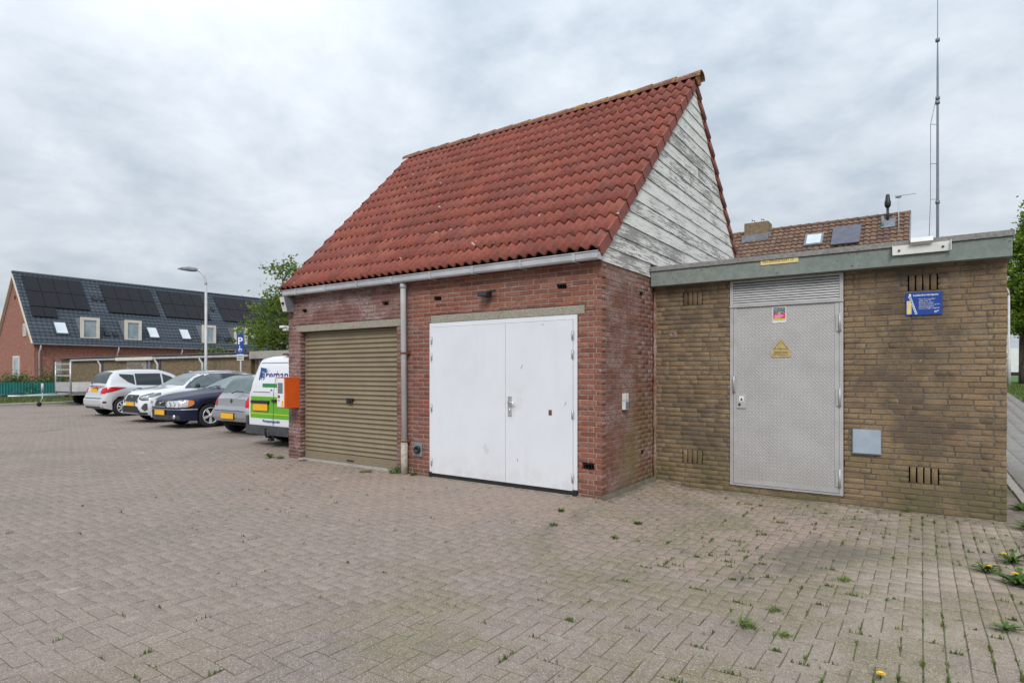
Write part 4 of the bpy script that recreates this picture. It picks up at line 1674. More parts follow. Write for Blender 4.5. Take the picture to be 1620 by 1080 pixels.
text('Ladderborgingspunt', 0.029, 'whiteprint', t, (-0.098, -0.0090, 0.085), FACE, bold=0.0006, sx=0.98)
for q, ln in enumerate(('Plaats hier uw ladder', 'onder hoek 75°', 'Bevestig uw ladder', 'met strop of touw aan het', 'ladderborgingspunt', 'Let op uw eigen veiligheid')):
    text(ln, 0.0185, 'whiteprint', t, (-0.045, -0.0090, 0.043 - q * 0.0205), FACE, sx=0.95)
mb = MB()
mb.lathe([(0.006, 0.0), (0.012, 0.0), (0.012, 0.001), (0.006, 0.001)], 10, Matrix.Translation((0.105, -0.0082, -0.095)) @ Matrix.Rotation(PI / 2, 4, 'X'))
mb.box(0.118, 0.135, -0.0092, -0.0082, -0.088, -0.080)
part('emblem', mb, 'whiteprint', t)

t = thing('street_plate', 'narrow pale yellow address plate on the green grey fascia', 'plate', (1.665, FY - 0.003, 2.845))
mb = MB()
mb.box(-0.213, 0.213, -0.006, 0.0, -0.030, 0.024, c=0.001)
part('plate', mb, 'pale_yellow', t)
text('VAN OMMENSTRAAT 1/2', 0.040, 'brownink', t, (-0.195, -0.0068, -0.006), FACE, sx=0.80)

t = thing('ladder_bracket', 'white metal ladder bracket on the roof edge above the blue sign', 'bracket', (3.09, FY - 0.023, 2.84))
mb = MB()
mb.box(-0.26, 0.26, -0.008, 0.0, -0.060, 0.042, c=0.002)
mb.box(-0.262, -0.255, -0.045, -0.008, -0.060, 0.050)
mb.box(0.255, 0.262, -0.045, -0.008, -0.060, 0.050)
bk = part('back_plate', mb, 'offwhite', t)
for xx in (-0.20, 0.19):
    h = MB()
    h.lathe([(0.0, 0.010), (0.012, 0.010), (0.012, 0.0)], 8, Matrix.Translation((xx, -0.008, -0.012)) @ Matrix.Rotation(PI / 2, 4, 'X'))
    part('bolt', h, 'dgrey', bk)
mb = MB()
mb.prism([(-0.05, 0.048), (0.0, 0.098), (0.14, 0.104), (0.14, 0.114), (-0.01, 0.112), (-0.062, 0.056)], -0.095, 0.105, 'x')
mb.prism([(-0.062, 0.056), (-0.05, 0.048), (-0.02, 0.030), (-0.03, 0.030)], -0.10, 0.10, 'x')
part('hook_rail', mb, 'offwhite', t)

t = thing('sticker_poster', 'small torn poster in pink and lime at the top of the metal door', 'poster', (1.640, SUBY - 0.014, 2.205))
mb = MB()
mb.add([(-0.080, 0.0, 0.100), (0.078, 0.0, 0.103), (0.080, 0.0, -0.085), (0.05, 0.0, -0.100), (0.0, 0.0, -0.092), (-0.04, 0.0, -0.103), (-0.078, 0.0, -0.095)], [(0, 1, 2, 3, 4, 5, 6)])
for v in range(7):
    pass
part('sheet', mb, 'white', t, (0, -0.0015, 0))
for nm, mt, z0, z1 in (('photo_panel', 'photo_print', 0.018, 0.094), ('pink_band', 'pink', -0.045, 0.017), ('lime_band', 'lime', -0.068, -0.046)):
    mb = MB()
    mb.box(-0.070, 0.070, -0.0028, -0.0018, z0, z1)
    part(nm, mb, mt, t)
mb = MB()
mb.prism([(-0.018, 0.006), (0.018, 0.006), (0.0, 0.04)], -0.0040, -0.0030, 'y')
part('triangle_print', mb, 'yellow', t)
mb = MB()
for q in range(3):
    mb.box(-0.055, 0.05 - 0.015 * q, -0.0036, -0.0030, -0.010 - 0.013 * q, -0.005 - 0.013 * q)
part('text_line', mb, 'whiteprint', t)

t = thing('warning_plate', 'faded yellow triangular warning plate on the metal door', 'warning sign', (1.660, SUBY - 0.014, 1.790))
mb = MB()
pl = [(-0.112, -0.108), (0.112, -0.108), (0.114, -0.035), (0.085, -0.005), (0.018, 0.110), (-0.018, 0.110), (-0.085, -0.005), (-0.114, -0.035)]
mb.prism(pl, -0.006, 0.0, 'y')
part('plate', mb, 'brass', t)
mb = MB()
for zz, ww in ((-0.005, 0.085), (-0.04, 0.075), (-0.058, 0.08), (-0.078, 0.09)):
    mb.box(-ww, ww, -0.0074, -0.0064, zz - 0.0025, zz + 0.0025)
part('text_line', mb, 'brownink', t)
mb = MB()
pts = [(-0.075, 0.0), (0.0, 0.098), (0.075, 0.0)]
for (p, q) in ((pts[0], pts[1]), (pts[1], pts[2])):
    mb.tube([(p[0], -0.0064, p[1]), (q[0], -0.0064, q[1])], 0.0022, 4)
part('triangle_print', mb, 'brownink', t)

# a dark chipped brick patch left of the metal door
mb = MB()
rr = random.Random(8)
for q in range(9):
    a = rr.uniform(0, 2 * PI)
    d_ = rr.uniform(0, 0.05)
    mb.sphere((0.300 + math.cos(a) * d_ * 1.3, SUBY - 0.006, 1.98 + math.sin(a) * d_), rr.uniform(0.02, 0.04), 7, 5, sc=(1, 0.18, 0.8))
part('chipped_patch', mb, 'mred', sub)

# ------------------------------------------------------------------ CARS


def curve(pts):
    xs = [p[0] for p in pts]
    ys = [p[1] for p in pts]
    n = len(xs)
    d = [(ys[i + 1] - ys[i]) / (xs[i + 1] - xs[i]) for i in range(n - 1)]
    mm = [d[0]] + [0.0 if d[i - 1] * d[i] <= 0 else 2 * d[i - 1] * d[i] / (d[i - 1] + d[i]) for i in range(1, n - 1)] + [d[-1]]

    def f(x):
        if x <= xs[0]:
            return ys[0]
        if x >= xs[-1]:
            return ys[-1]
        i = max(j for j in range(n - 1) if xs[j] <= x)
        h = xs[i + 1] - xs[i]
        t_ = (x - xs[i]) / h
        return ((2 * t_ ** 3 - 3 * t_ ** 2 + 1) * ys[i] + (t_ ** 3 - 2 * t_ ** 2 + t_) * h * mm[i] + (-2 * t_ ** 3 + 3 * t_ ** 2) * ys[i + 1] + (t_ ** 3 - t_ ** 2) * h * mm[i + 1])
    return f


class Car:
    """lofted body: y runs from the front (0) to the rear (L), x sideways, z up"""

    def __init__(s, root, L, hw, top, belt, roofw, sill, wheels, wr, arch, lean_f, lean_r, track, body, tyre_w=0.2):
        s.root, s.L, s.hw, s.top, s.belt, s.roofw, s.sill = root, L, curve(hw), curve(top), curve(belt), curve(roofw), curve(sill)
        s.wheels, s.wr, s.arch, s.track, s.tw = wheels, wr, arch, track, tyre_w
        s.lf, s.lr = curve(lean_f), curve(lean_r)
        ys = {0.0, 0.02, 0.05, 0.09, 0.14, 0.2, L, L - 0.02, L - 0.05, L - 0.09, L - 0.14, L - 0.2}
        q = 0.2
        while q < L - 0.2:
            ys.add(round(q, 3))
            q += 0.09
        for yc in wheels:
            for k in range(17):
                a = PI * k / 16
                ys.add(round(yc - arch * math.cos(a), 4))
            ys.add(yc - arch - 0.004)
            ys.add(yc + arch + 0.004)
        s.ys = sorted(y for y in ys if 0 <= y <= L)
        rings = [s.ring(y) for y in s.ys]
        n = len(rings[0])
        mb = MB()
        vs, fs = [], []
        for y, r in zip(s.ys, rings):
            for (x, z) in r:
                vs.append(s.G(x, y, z))
            for (x, z) in r[:-1][::-1]:
                vs.append(s.G(-x, y, z))
        m_ = 2 * n - 1
        for i in range(len(rings) - 1):
            for k in range(m_ - 1):
                fs.append((i * m_ + k, i * m_ + k + 1, (i + 1) * m_ + k + 1, (i + 1) * m_ + k))
        mb.add(vs, fs, 0, True)
        for i in (0, len(rings) - 1):
            o = i * m_
            # end cap as strips across
            cf = []
            for k in range(n - 1):
                cf.append((k, k + 1, m_ - 2 - k, m_ - 1 - k))
            mb.add(vs[o:o + m_], [f for f in cf if len(set(f)) == 4] + [(n - 2, n - 1, n)], 0, False)
        s.body = part('body', mb, body, root)
        mb = MB()
        w_ = track / 2 - tyre_w - 0.03
        mb.box(-w_, w_, 0.25, L - 0.25, min(s.sill(L / 2), 0.2) + 0.01, 0.62)
        for yc in wheels:
            mb.box(-track / 2 - 0.01, track / 2 + 0.01, yc - arch - 0.02, yc + arch + 0.02, wr + 0.32, wr + 0.36)
        part('underbody', mb, 'void', root)

    def bot(s, y):
        b = s.sill(y)
        for yc in s.wheels:
            d = abs(y - yc)
            if d < s.arch:
                b = max(b, s.wr + math.sqrt(s.arch ** 2 - d * d))
        return b

    def ring(s, y):
        b, z1, zt, w = s.bot(y), s.belt(y), s.top(y), s.hw(y)
        z1 = min(z1, zt - 0.05)
        b = min(b, z1 - 0.05)
        h = zt - z1
        rw = min(s.roofw(y), w * 0.95)
        xs = w * 0.965 - 0.03
        r = [(w * 0.95, b), (w * 0.985, b + 0.22 * (z1 - b)), (w, b + 0.5 * (z1 - b)), (w * 0.99, b + 0.8 * (z1 - b)), (w * 0.965, z1), (xs, z1 + min(0.014, h * 0.2))]
        k = 0.5
        r += [(xs + (rw - xs) * 0.33 + 0.012, z1 + h * 0.33), (xs + (rw - xs) * 0.66 + 0.012, z1 + h * 0.62), (rw, z1 + h * 0.86), (rw - 0.05, z1 + h * 0.955), (rw * 0.62, zt), (rw * 0.3, zt + 0.008), (0.0, zt + 0.012)]
        return r

    def G(s, x, y, z):
        yy = y + s.lf(z) * math.exp(-y / 0.30) - s.lr(z) * math.exp(-(s.L - y) / 0.30)
        return (x, yy, z)

    def side_x(s, y, z):
        r = s.ring(y)
        for (xa, za), (xb, zb) in zip(r[:-1], r[1:]):
            if za <= z <= zb and zb > za:
                return xa + (xb - xa) * (z - za) / (zb - za)
        return r[0][0] if z < r[0][1] else 0.0

    def top_z(s, y, x):
        r = s.ring(y)[4:]
        x = abs(x)
        for (xa, za), (xb, zb) in zip(r[:-1], r[1:]):
            if xb <= x <= xa:
                return za + (zb - za) * ((xa - x) / (xa - xb) if xa > xb else 0)
        return r[0][1]

    def end_y(s, x, z, rear=False):
        x = abs(x)
        rng_ = s.ys[::-1] if rear else s.ys
        prev, pv = None, None
        for y in rng_:
            v = s.side_x(y, z) if z < s.top(y) else -1
            if v >= x:
                if prev is None:
                    return y
                t_ = (x - pv) / (v - pv) if v != pv else 1
                return prev + (y - prev) * max(0, min(1, t_))
            prev, pv = y, v
        return rng_[-1]

    def grid(s, name, P, mat, parent=None, label=None):
        """P: 2D list of points"""
        mb = MB()
        m_, n = len(P), len(P[0])
        mb.add([p for row in P for p in row], [(i * n + j, i * n + j + 1, (i + 1) * n + j + 1, (i + 1) * n + j) for i in range(m_ - 1) for j in range(n - 1)], 0, True)
        return part(name, mb, mat, parent or s.root, label=label)

    def side(s, name, rows, sgn, mat, off=0.006, nz=4, ny=14, parent=None):
        """rows: (y, zlo, zhi)"""
        f0, f1 = (lambda y, k=k: np.interp(y, [r[0] for r in rows], [r[k] for r in rows]) for k in (1, 2))
        P = []
        for i in range(ny + 1):
            y = rows[0][0] + (rows[-1][0] - rows[0][0]) * i / ny
            zl, zh = f0(y), f1(y)
            P.append([s.G(sgn * (s.side_x(y, zl + (zh - zl) * j / nz) + off), y, zl + (zh - zl) * j / nz) for j in range(nz + 1)])
        return s.grid(name, P, mat, parent)

    def end(s, name, rows, mat, rear=False, off=0.006, nz=4, nx=12, parent=None, label=None):
        """rows: (x, zlo, zhi) on the front or rear face"""
        P = []
        sg = 1 if rear else -1
        for i in range(nx + 1):
            x = rows[0][0] + (rows[-1][0] - rows[0][0]) * i / nx
            zl = np.interp(x, [r[0] for r in rows], [r[1] for r in rows])
            zh = np.interp(x, [r[0] for r in rows], [r[2] for r in rows])
            row = []
            for j in range(nz + 1):
                z = zl + (zh - zl) * j / nz
                y = s.end_y(x, z, rear)
                g_ = s.G(x, y, z)
                ox = off * (1 if x > 0 else -1) if abs(x) > 0.5 * s.hw(s.L / 2) else 0
                row.append((g_[0] + ox * 0.6, g_[1] + sg * off, g_[2]))
            P.append(row)
        return s.grid(name, P, mat, parent, label)

    def topp(s, name, rows, mat, off=0.006, nx=10, ny=8, parent=None):
        """rows: (y, xl, xr) on the upper surface"""
        P = []
        for i in range(ny + 1):
            y = rows[0][0] + (rows[-1][0] - rows[0][0]) * i / ny
            xl = np.interp(y, [r[0] for r in rows], [r[1] for r in rows])
            xr = np.interp(y, [r[0] for r in rows], [r[2] for r in rows])
            P.append([(lambda g_: (g_[0], g_[1], g_[2] + off))(s.G(xl + (xr - xl) * j / nx, y, s.top_z(y, xl + (xr - xl) * j / nx))) for j in range(nx + 1)])
        return s.grid(name, P, mat, parent)

    def make_wheels(s, spokes=5, rim_mat='alloy', twin=False):
        for yc in s.wheels:
            for sg in (-1, 1):
                mt = Matrix.Translation((sg * s.track / 2, yc, s.wr)) @ Matrix.Rotation(sg * PI / 2, 4, 'Y')
                R = s.wr
                mb = MB()
                rr_ = R * 0.68
                mb.lathe([(rr_, -s.tw), (R * 0.93, -s.tw), (R, -s.tw * 0.85), (R, -0.03), (R * 0.95, 0.0), (R * 0.80, 0.008), (rr_, -0.004), (rr_ - 0.005, -0.04), (0.0, -0.06)], 28, mt)
                w = part('wheel', mb, 'tyre', s.root)
                mb = MB()
                mb.lathe([(rr_ - 0.002, -0.03), (rr_, 0.002), (rr_ - 0.018, 0.004), (rr_ - 0.022, -0.025)], 28, mt)
                mb.lathe([(0.0, 0.006), (0.045, 0.004), (0.055, -0.02)], 14, mt)
                for k in range(spokes):
                    for dd in ((-0.10, 0.10) if twin else (0.0,)):
                        a = 2 * PI * k / spokes + dd
                        ca, sa = math.cos(a), math.sin(a)
                        wi = 0.020 if twin else 0.6 / spokes * rr_ * 0.8 + 0.01
                        q = []
                        for (rad, wd, hh) in ((0.03, wi * 0.8, 0.0), (rr_ - 0.01, wi, -0.004)):
                            for e_ in (-1, 1):
                                q.append(mt @ Vector((rad * ca - e_ * wd * sa, rad * sa + e_ * wd * ca, hh)))
                        for (rad, wd, hh) in ((0.03, wi * 0.8, -0.03), (rr_ - 0.01, wi, -0.03)):
                            for e_ in (-1, 1):
                                q.append(mt @ Vector((rad * ca - e_ * wd * sa, rad * sa + e_ * wd * ca, hh)))
                        mb.add(q, [(0, 1, 3, 2), (0, 2, 6, 4), (1, 5, 7, 3)])
                part('rim', mb, rim_mat, w)

    def plate(s, x, z, rear=False, w=0.52, h=0.11, mat='yellow', off=0.012, parent=None):
        sg = 1 if rear else -1
        y = s.G(x, s.end_y(x, z, rear), z)[1] + sg * off
        mb = MB()
        mb.box(x - w / 2 - 0.008, x + w / 2 + 0.008, min(y, y - sg * 0.03), max(y, y - sg * 0.03), z - h / 2 - 0.008, z + h / 2 + 0.008)
        o = part('plate_holder', mb, 'black', parent or s.root)
        mb = MB()
        mb.box(x - w / 2, x + w / 2, min(y + sg * 0.001, y + sg * 0.005), max(y + sg * 0.001, y + sg * 0.005), z - h / 2, z + h / 2)
        part('number_plate', mb, mat, o)
        return y


GRP = 'cars parked along the yard'
SILL = [(0, 0.20), (0.5, 0.18), (3.5, 0.18), (9, 0.24)]


def both(c, nm, rows, mat, **kw):
    for sg in (-1, 1):
        c.side(nm, rows, sg, mat, **kw)


def mirror(c, y, z, mat):
    for sg in (-1, 1):
        x = c.side_x(y, z) * sg
        mb = MB()
        mb.sphere((x + sg * 0.13, y, z + 0.05), 0.1, 10, 7, sc=(0.95, 0.55, 0.72))
        mb.tube([(x - sg * 0.02, y, z), (x + sg * 0.08, y, z + 0.02)], 0.022, 6)
        part('wing_mirror', mb, mat, c.root)


# ---- silver hatchback seen from behind (left end of the row)
root = thing('parked_car', 'silver high hatchback with its back to the yard, leftmost of the row', 'car', (-20.35, 2.06, 0), PI, GRP)
L = 4.0
root.location.y = 2.06 + 0.0
c = Car(root, L, [(0, 0.60), (0.12, 0.74), (0.35, 0.82), (0.9, 0.85), (3.3, 0.85), (3.75, 0.82), (3.92, 0.76), (4.0, 0.66)],
        [(0, 0.72), (0.1, 0.80), (0.5, 0.94), (1.0, 1.04), (1.25, 1.16), (1.7, 1.47), (2.2, 1.585), (2.9, 1.585), (3.45, 1.53), (3.62, 1.46), (3.86, 1.12), (3.93, 0.98), (4.0, 0.86)],
        [(0, 0.66), (0.5, 0.84), (1.2, 0.94), (3.6, 1.02), (3.9, 0.95), (4.0, 0.80)],
        [(0, 0.52), (0.8, 0.70), (1.3, 0.66), (1.8, 0.60), (3.3, 0.58), (3.6, 0.56), (3.85, 0.64), (4.0, 0.6)],
        [(0, 0.22), (0.4, 0.2), (3.5, 0.2), (4.0, 0.30)], [0.82, 3.33], 0.315, 0.37,
        [(0.2, 0.06), (0.5, 0), (0.9, 0.10)], [(0.25, 0.07), (0.45, 0.0), (0.60, 0.0), (0.66, 0.06), (1.0, 0.10)], 1.60, 'silver')
c.make_wheels(9)
both(c, 'rear_quarter_window', [(2.98, 1.06, 1.40), (3.20, 1.16, 1.42), (3.42, 1.36, 1.43)], 'glass')
both(c, 'side_window', [(2.10, 1.03, 1.45), (2.94, 1.05, 1.44)], 'glass')
both(c, 'side_window', [(1.45, 1.02, 1.10), (1.75, 1.02, 1.34), (2.04, 1.03, 1.44)], 'glass')
c.topp('windscreen', [(1.24, -0.64, 0.64), (1.72, -0.53, 0.53)], 'screen')
c.topp('rear_window', [(3.57, -0.50, 0.50), (3.87, -0.62, 0.62)], 'glass', off=0.008)
c.end('tailgate_window', [(-0.60, 1.0, 1.06), (0.60, 1.0, 1.06)], 'glass', rear=True, off=0.012)
for sg in (-1, 1):
    c.side('tail_light', [(3.28, 0.965, 0.975), (3.6, 0.87, 1.0), (3.97, 0.78, 0.985)], sg, 'redlamp', off=0.010)
    rows = [(sg * 0.53, 0.80, 0.97), (sg * 0.66, 0.77, 0.97), (sg * 0.75, 0.77, 0.975)]
    c.end('tail_light', rows, 'redlamp', rear=True, off=0.012)
    c.side('door_seam', [(3.0, 0.92, 0.935), (3.22, 0.72, 0.735)], sg, 'dgrey', off=0.002, nz=1)
    c.side('door_handle', [(2.78, 0.925, 0.95), (2.96, 0.925, 0.95)], sg, 'dgrey', off=0.02, nz=1)
    c.side('reflector', [(3.86, 0.46, 0.52), (3.95, 0.46, 0.52)], sg, 'darkred', off=0.008)
c.end('bumper_top', [(-0.7, 0.615, 0.632), (0.7, 0.615, 0.632)], 'dgrey', rear=True, off=0.004, nz=1)
c.end('bumper_valance', [(-0.70, 0.26, 0.34), (0.70, 0.26, 0.34)], 'dgrey', rear=True, off=0.004, nz=1)
c.plate(0.0, 0.87, True, 0.48, 0.12)
c.end('badge', [(-0.03, 0.955, 0.99), (0.03, 0.955, 0.99)], 'chrome', rear=True, off=0.02, nz=1, nx=2)
mirror(c, 1.5, 1.02, 'silver')
mb = MB()
mb.tube([(0.03, 3.98, 0.99), (0.20, 3.90, 1.09), (0.32, 3.88, 1.10)], 0.012, 5)
part('wiper', mb, 'black', root)
root.location = (-19.98, 2.10 + L, 0)

# ---- white crossover facing the yard
root = thing('parked_car', 'white crossover with dark roof and black grille facing the yard', 'car', (-16.20, 1.72, 0), 0, GRP)
L = 4.15
c = Car(root, L, [(0, 0.50), (0.06, 0.64), (0.16, 0.75), (0.4, 0.85), (0.9, 0.89), (3.3, 0.89), (3.8, 0.85), (4.05, 0.76), (4.15, 0.64)],
        [(0, 0.80), (0.08, 0.88), (0.35, 0.95), (0.9, 1.03), (1.12, 1.08), (1.65, 1.40), (2.0, 1.51), (2.4, 1.54), (3.2, 1.50), (3.7, 1.40), (4.0, 1.05), (4.15, 0.88)],
        [(0, 0.74), (0.4, 0.88), (1.2, 0.98), (3.6, 1.06), (4.15, 0.82)],
        [(0, 0.45), (0.4, 0.72), (1.0, 0.76), (1.3, 0.70), (1.8, 0.60), (3.3, 0.58), (3.8, 0.60), (4.15, 0.55)],
        [(0, 0.24), (0.4, 0.22), (3.5, 0.22), (4.15, 0.32)], [0.86, 3.42], 0.33, 0.385,
        [(0.2, 0.07), (0.32, 0.0), (0.55, 0.0), (0.9, 0.14)], [(0.2, 0.05), (0.5, 0.0), (1.0, 0.10)], 1.62, 'carwhite')
c.make_wheels(10)
c.topp('windscreen', [(1.13, -0.72, 0.72), (1.72, -0.57, 0.57)], 'screen')
c.topp('roof', [(1.76, -0.57, 0.57), (2.4, -0.56, 0.56), (3.66, -0.54, 0.54)], 'roofdark', off=0.012, ny=14)
for sg in (-1, 1):
    c.side('pillar_trim', [(1.18, 1.00, 1.03), (1.50, 1.00, 1.29), (1.95, 1.01, 1.46), (3.0, 1.03, 1.47), (3.75, 1.12, 1.32)], sg, 'roofdark', off=0.004, ny=20)
    c.side('side_window', [(1.36, 1.02, 1.12), (1.70, 1.03, 1.33), (2.06, 1.04, 1.44), (2.36, 1.05, 1.45)], sg, 'screen', off=0.010)
    c.side('side_window', [(2.44, 1.05, 1.45), (3.15, 1.07, 1.42)], sg, 'glass', off=0.010)
    mb = MB()
    mb.tube([c.G(sg * 0.56, 2.0, c.top_z(2.0, 0.56) + 0.03), c.G(sg * 0.56, 2.7, c.top_z(2.7, 0.56) + 0.05), c.G(sg * 0.55, 3.5, c.top_z(3.5, 0.55) + 0.03)], 0.014, 6)
    part('roof_rail', mb, 'alloy', root)
    rows = [(sg * 0.44, 0.735, 0.775), (sg * 0.60, 0.69, 0.835), (sg * 0.73, 0.70, 0.88)]
    hl = c.end('headlight', rows, 'lead', off=0.012)
    hl2 = c.side('headlight', [(0.16, 0.74, 0.86), (0.45, 0.84, 0.90)], sg, 'lead', off=0.010)
    c.end('headlight_lens', [(sg * 0.52, 0.74, 0.765), (sg * 0.72, 0.75, 0.82)], 'clear', off=0.018, nz=2)
    c.end('headlight_edge', [(sg * 0.44, 0.715, 0.735), (sg * 0.60, 0.665, 0.69), (sg * 0.74, 0.68, 0.70)], 'ink', off=0.014, nz=1)
    c.end('headlight_edge', [(sg * 0.44, 0.775, 0.79), (sg * 0.60, 0.835, 0.85), (sg * 0.73, 0.88, 0.895)], 'ink', off=0.014, nz=1)
    c.end('air_intake', [(sg * 0.60, 0.44, 0.46), (sg * 0.68, 0.36, 0.58), (sg * 0.74, 0.40, 0.58)], 'dgrey', off=0.010)
    c.end('fog_light', [(sg * 0.345, 0.60, 0.68), (sg * 0.425, 0.60, 0.68)], 'dgrey', off=0.012, nx=4)
c.end('grille', [(-0.36, 0.72, 0.81), (-0.30, 0.63, 0.82), (0.30, 0.63, 0.82), (0.36, 0.72, 0.81)], 'black', off=0.010, nx=24)
mb = MB()
yb = c.G(0, 0, 0.74)[1] - 0.016
mb.box(-0.06, 0.06, yb, yb + 0.004, 0.755, 0.785)
mb.box(-0.06, -0.025, yb, yb + 0.004, 0.72, 0.7545)
mb.box(0.025, 0.06, yb, yb + 0.004, 0.70, 0.7545)
part('badge', mb, 'chrome', c.root)
c.end('lower_grille', [(-0.56, 0.33, 0.35), (-0.42, 0.33, 0.50), (0.42, 0.33, 0.50), (0.56, 0.33, 0.35)], 'black', off=0.010, nx=20)
c.end('bumper_lip', [(-0.72, 0.245, 0.32), (0.72, 0.245, 0.32)], 'dgrey', off=0.012, nx=20, nz=1)
c.end('skid_plate', [(-0.5, 0.27, 0.295), (0.5, 0.27, 0.295)], 'alloy', off=0.02, nx=16, nz=1)
c.plate(0.0, 0.555, False, 0.52, 0.11)
mirror(c, 1.50, 1.03, 'black')

# ---- dark blue saloon facing the yard
root = thing('parked_car', 'dark blue saloon facing the yard with clear headlights and amber corners', 'car', (-13.62, 1.38, 0), 0, GRP)
L = 4.58
c = Car(root, L, [(0, 0.42), (0.05, 0.60), (0.14, 0.74), (0.3, 0.83), (0.6, 0.885), (1.2, 0.90), (3.6, 0.90), (4.2, 0.86), (4.5, 0.74), (4.58, 0.6)],
        [(0, 0.73), (0.06, 0.78), (0.25, 0.84), (0.9, 0.94), (1.35, 0.985), (1.5, 1.03), (2.1, 1.33), (2.5, 1.42), (2.95, 1.425), (3.35, 1.36), (3.9, 1.07), (4.45, 1.03), (4.58, 0.95)],
        [(0, 0.66), (0.3, 0.76), (1.3, 0.88), (3.8, 0.95), (4.58, 0.88)],
        [(0, 0.38), (0.3, 0.66), (1.2, 0.74), (1.6, 0.70), (2.2, 0.58), (3.2, 0.56), (3.8, 0.66), (4.58, 0.55)],
        [(0, 0.21), (0.5, 0.2), (4.0, 0.2), (4.58, 0.30)], [0.90, 3.62], 0.322, 0.37,
        [(0.2, 0.05), (0.3, 0.0), (0.60, 0.0), (0.8, 0.06)], [(0.2, 0.05), (0.5, 0.0), (1.0, 0.10)], 1.70, 'navy')
c.make_wheels(5, twin=True)
c.topp('windscreen', [(1.50, -0.70, 0.70), (2.22, -0.54, 0.54)], 'screen')
c.topp('rear_window', [(3.30, -0.52, 0.52), (3.86, -0.62, 0.62)], 'glass')
for sg in (-1, 1):
    c.side('side_window', [(1.75, 0.94, 1.02), (2.1, 0.94, 1.26), (2.4, 0.95, 1.35), (2.65, 0.95, 1.36)], sg, 'screen')
    c.side('side_window', [(2.72, 0.95, 1.36), (3.1, 0.96, 1.33), (3.5, 0.98, 1.10)], sg, 'glass')
    c.end('headlight', [(sg * 0.30, 0.60, 0.70), (sg * 0.36, 0.565, 0.725), (sg * 0.70, 0.565, 0.745)], 'clear', off=0.012, nx=10)
    hs_ = c.side('headlight', [(0.11, 0.565, 0.75), (0.30, 0.575, 0.755)], sg, 'clear', off=0.012, ny=6)
    c.side('corner_lamp', [(0.30, 0.575, 0.755), (0.40, 0.61, 0.745), (0.44, 0.65, 0.72)], sg, 'amber', off=0.014, ny=6)
    for xx in (0.47, 0.60):
        mb = MB()
        y = c.G(xx, c.end_y(xx, 0.65), 0.65)[1] - 0.016
        mb.lathe([(0.030, 0.0), (0.062, 0.0), (0.066, 0.004)], 12, Matrix.Translation((sg * xx, y, 0.65)) @ Matrix.Rotation(PI / 2, 4, 'X'))
        part('lamp_reflector', mb, 'chrome', root)
    mb = MB()
    y = c.G(0.60, c.end_y(0.60, 0.30), 0.30)[1] - 0.01
    mb.lathe([(0.0, 0.012), (0.055, 0.010), (0.060, -0.01)], 12, Matrix.Translation((sg * 0.60, y, 0.315)) @ Matrix.Rotation(PI / 2, 4, 'X'))
    part('fog_light', mb, 'clear', root)
    c.side('bumper_strip', [(0.14, 0.50, 0.52), (0.52, 0.50, 0.52)], sg, 'alloy', off=0.012, nz=1, ny=6)
c.end('bumper_strip', [(-0.74, 0.50, 0.52), (0.74, 0.50, 0.52)], 'silver2', off=0.012, nz=1, nx=20)
c.end('lower_grille', [(-0.72, 0.25, 0.36), (0.72, 0.25, 0.36)], 'dgrey', off=0.008, nz=1, nx=20)
c.end('grille_frame', [(-0.27, 0.56, 0.75), (0.27, 0.56, 0.75)], 'chrome', off=0.014)
c.end('grille', [(-0.245, 0.585, 0.728), (0.245, 0.585, 0.728)], 'black', off=0.020)
mb = MB()
yb = c.G(0, 0, 0.65)[1] - 0.026
mb.tube([(-0.20, yb, 0.60), (0.20, yb, 0.715)], 0.010, 5)
mb.lathe([(0.030, 0), (0.045, 0.0), (0.045, 0.006), (0.030, 0.006)], 12, Matrix.Translation((0, yb, 0.655)) @ Matrix.Rotation(PI / 2, 4, 'X'))
part('badge', mb, 'chrome', root)
c.plate(0.0, 0.425, False, 0.52, 0.13, off=0.03)
mirror(c, 1.80, 0.95, 'navy')
for sg in (-1, 1):
    mb = MB()
    mb.tube([c.G(sg * 0.30, 1.46, c.top_z(1.46, 0.3) + 0.03), c.G(sg * 0.02, 1.52, c.top_z(1.52, 0.02) + 0.04), c.G(-sg * 0.30 * 0.4, 1.58, c.top_z(1.58, 0.1) + 0.03)], 0.010, 5)
    part('wiper', mb, 'black', root)

# ---- small silver hatchback seen from behind
root = thing('parked_car', 'small silver hatchback with its back to the yard beside the van', 'car', (-10.42, 1.42, 0), PI, GRP)
L = 3.85
c = Car(root, L, [(0, 0.60), (0.15, 0.74), (0.4, 0.81), (0.9, 0.84), (3.1, 0.845), (3.55, 0.82), (3.75, 0.77), (3.85, 0.68)],
        [(0, 0.70), (0.4, 0.90), (0.95, 1.00), (1.15, 1.08), (1.7, 1.38), (2.1, 1.46), (2.8, 1.45), (3.35, 1.385), (3.46, 1.33), (3.70, 1.0), (3.76, 0.93), (3.85, 0.86)],
        [(0, 0.62), (0.5, 0.82), (1.2, 0.90), (3.4, 0.95), (3.7, 0.88), (3.85, 0.78)],
        [(0, 0.52), (0.8, 0.70), (1.2, 0.66), (1.7, 0.58), (3.0, 0.56), (3.4, 0.55), (3.7, 0.62), (3.85, 0.60)],
        [(0, 0.22), (0.4, 0.2), (3.3, 0.2), (3.85, 0.33)], [0.80, 3.25], 0.30, 0.355,
        [(0.2, 0.06), (0.5, 0), (0.9, 0.10)], [(0.25, 0.09), (0.42, 0.0), (0.58, 0.0), (0.62, 0.06), (1.0, 0.09)], 1.56, 'silver2')
c.make_wheels(6)
both(c, 'side_window', [(2.15, 0.96, 1.33), (2.9, 0.98, 1.31), (3.15, 1.06, 1.28)], 'glass')
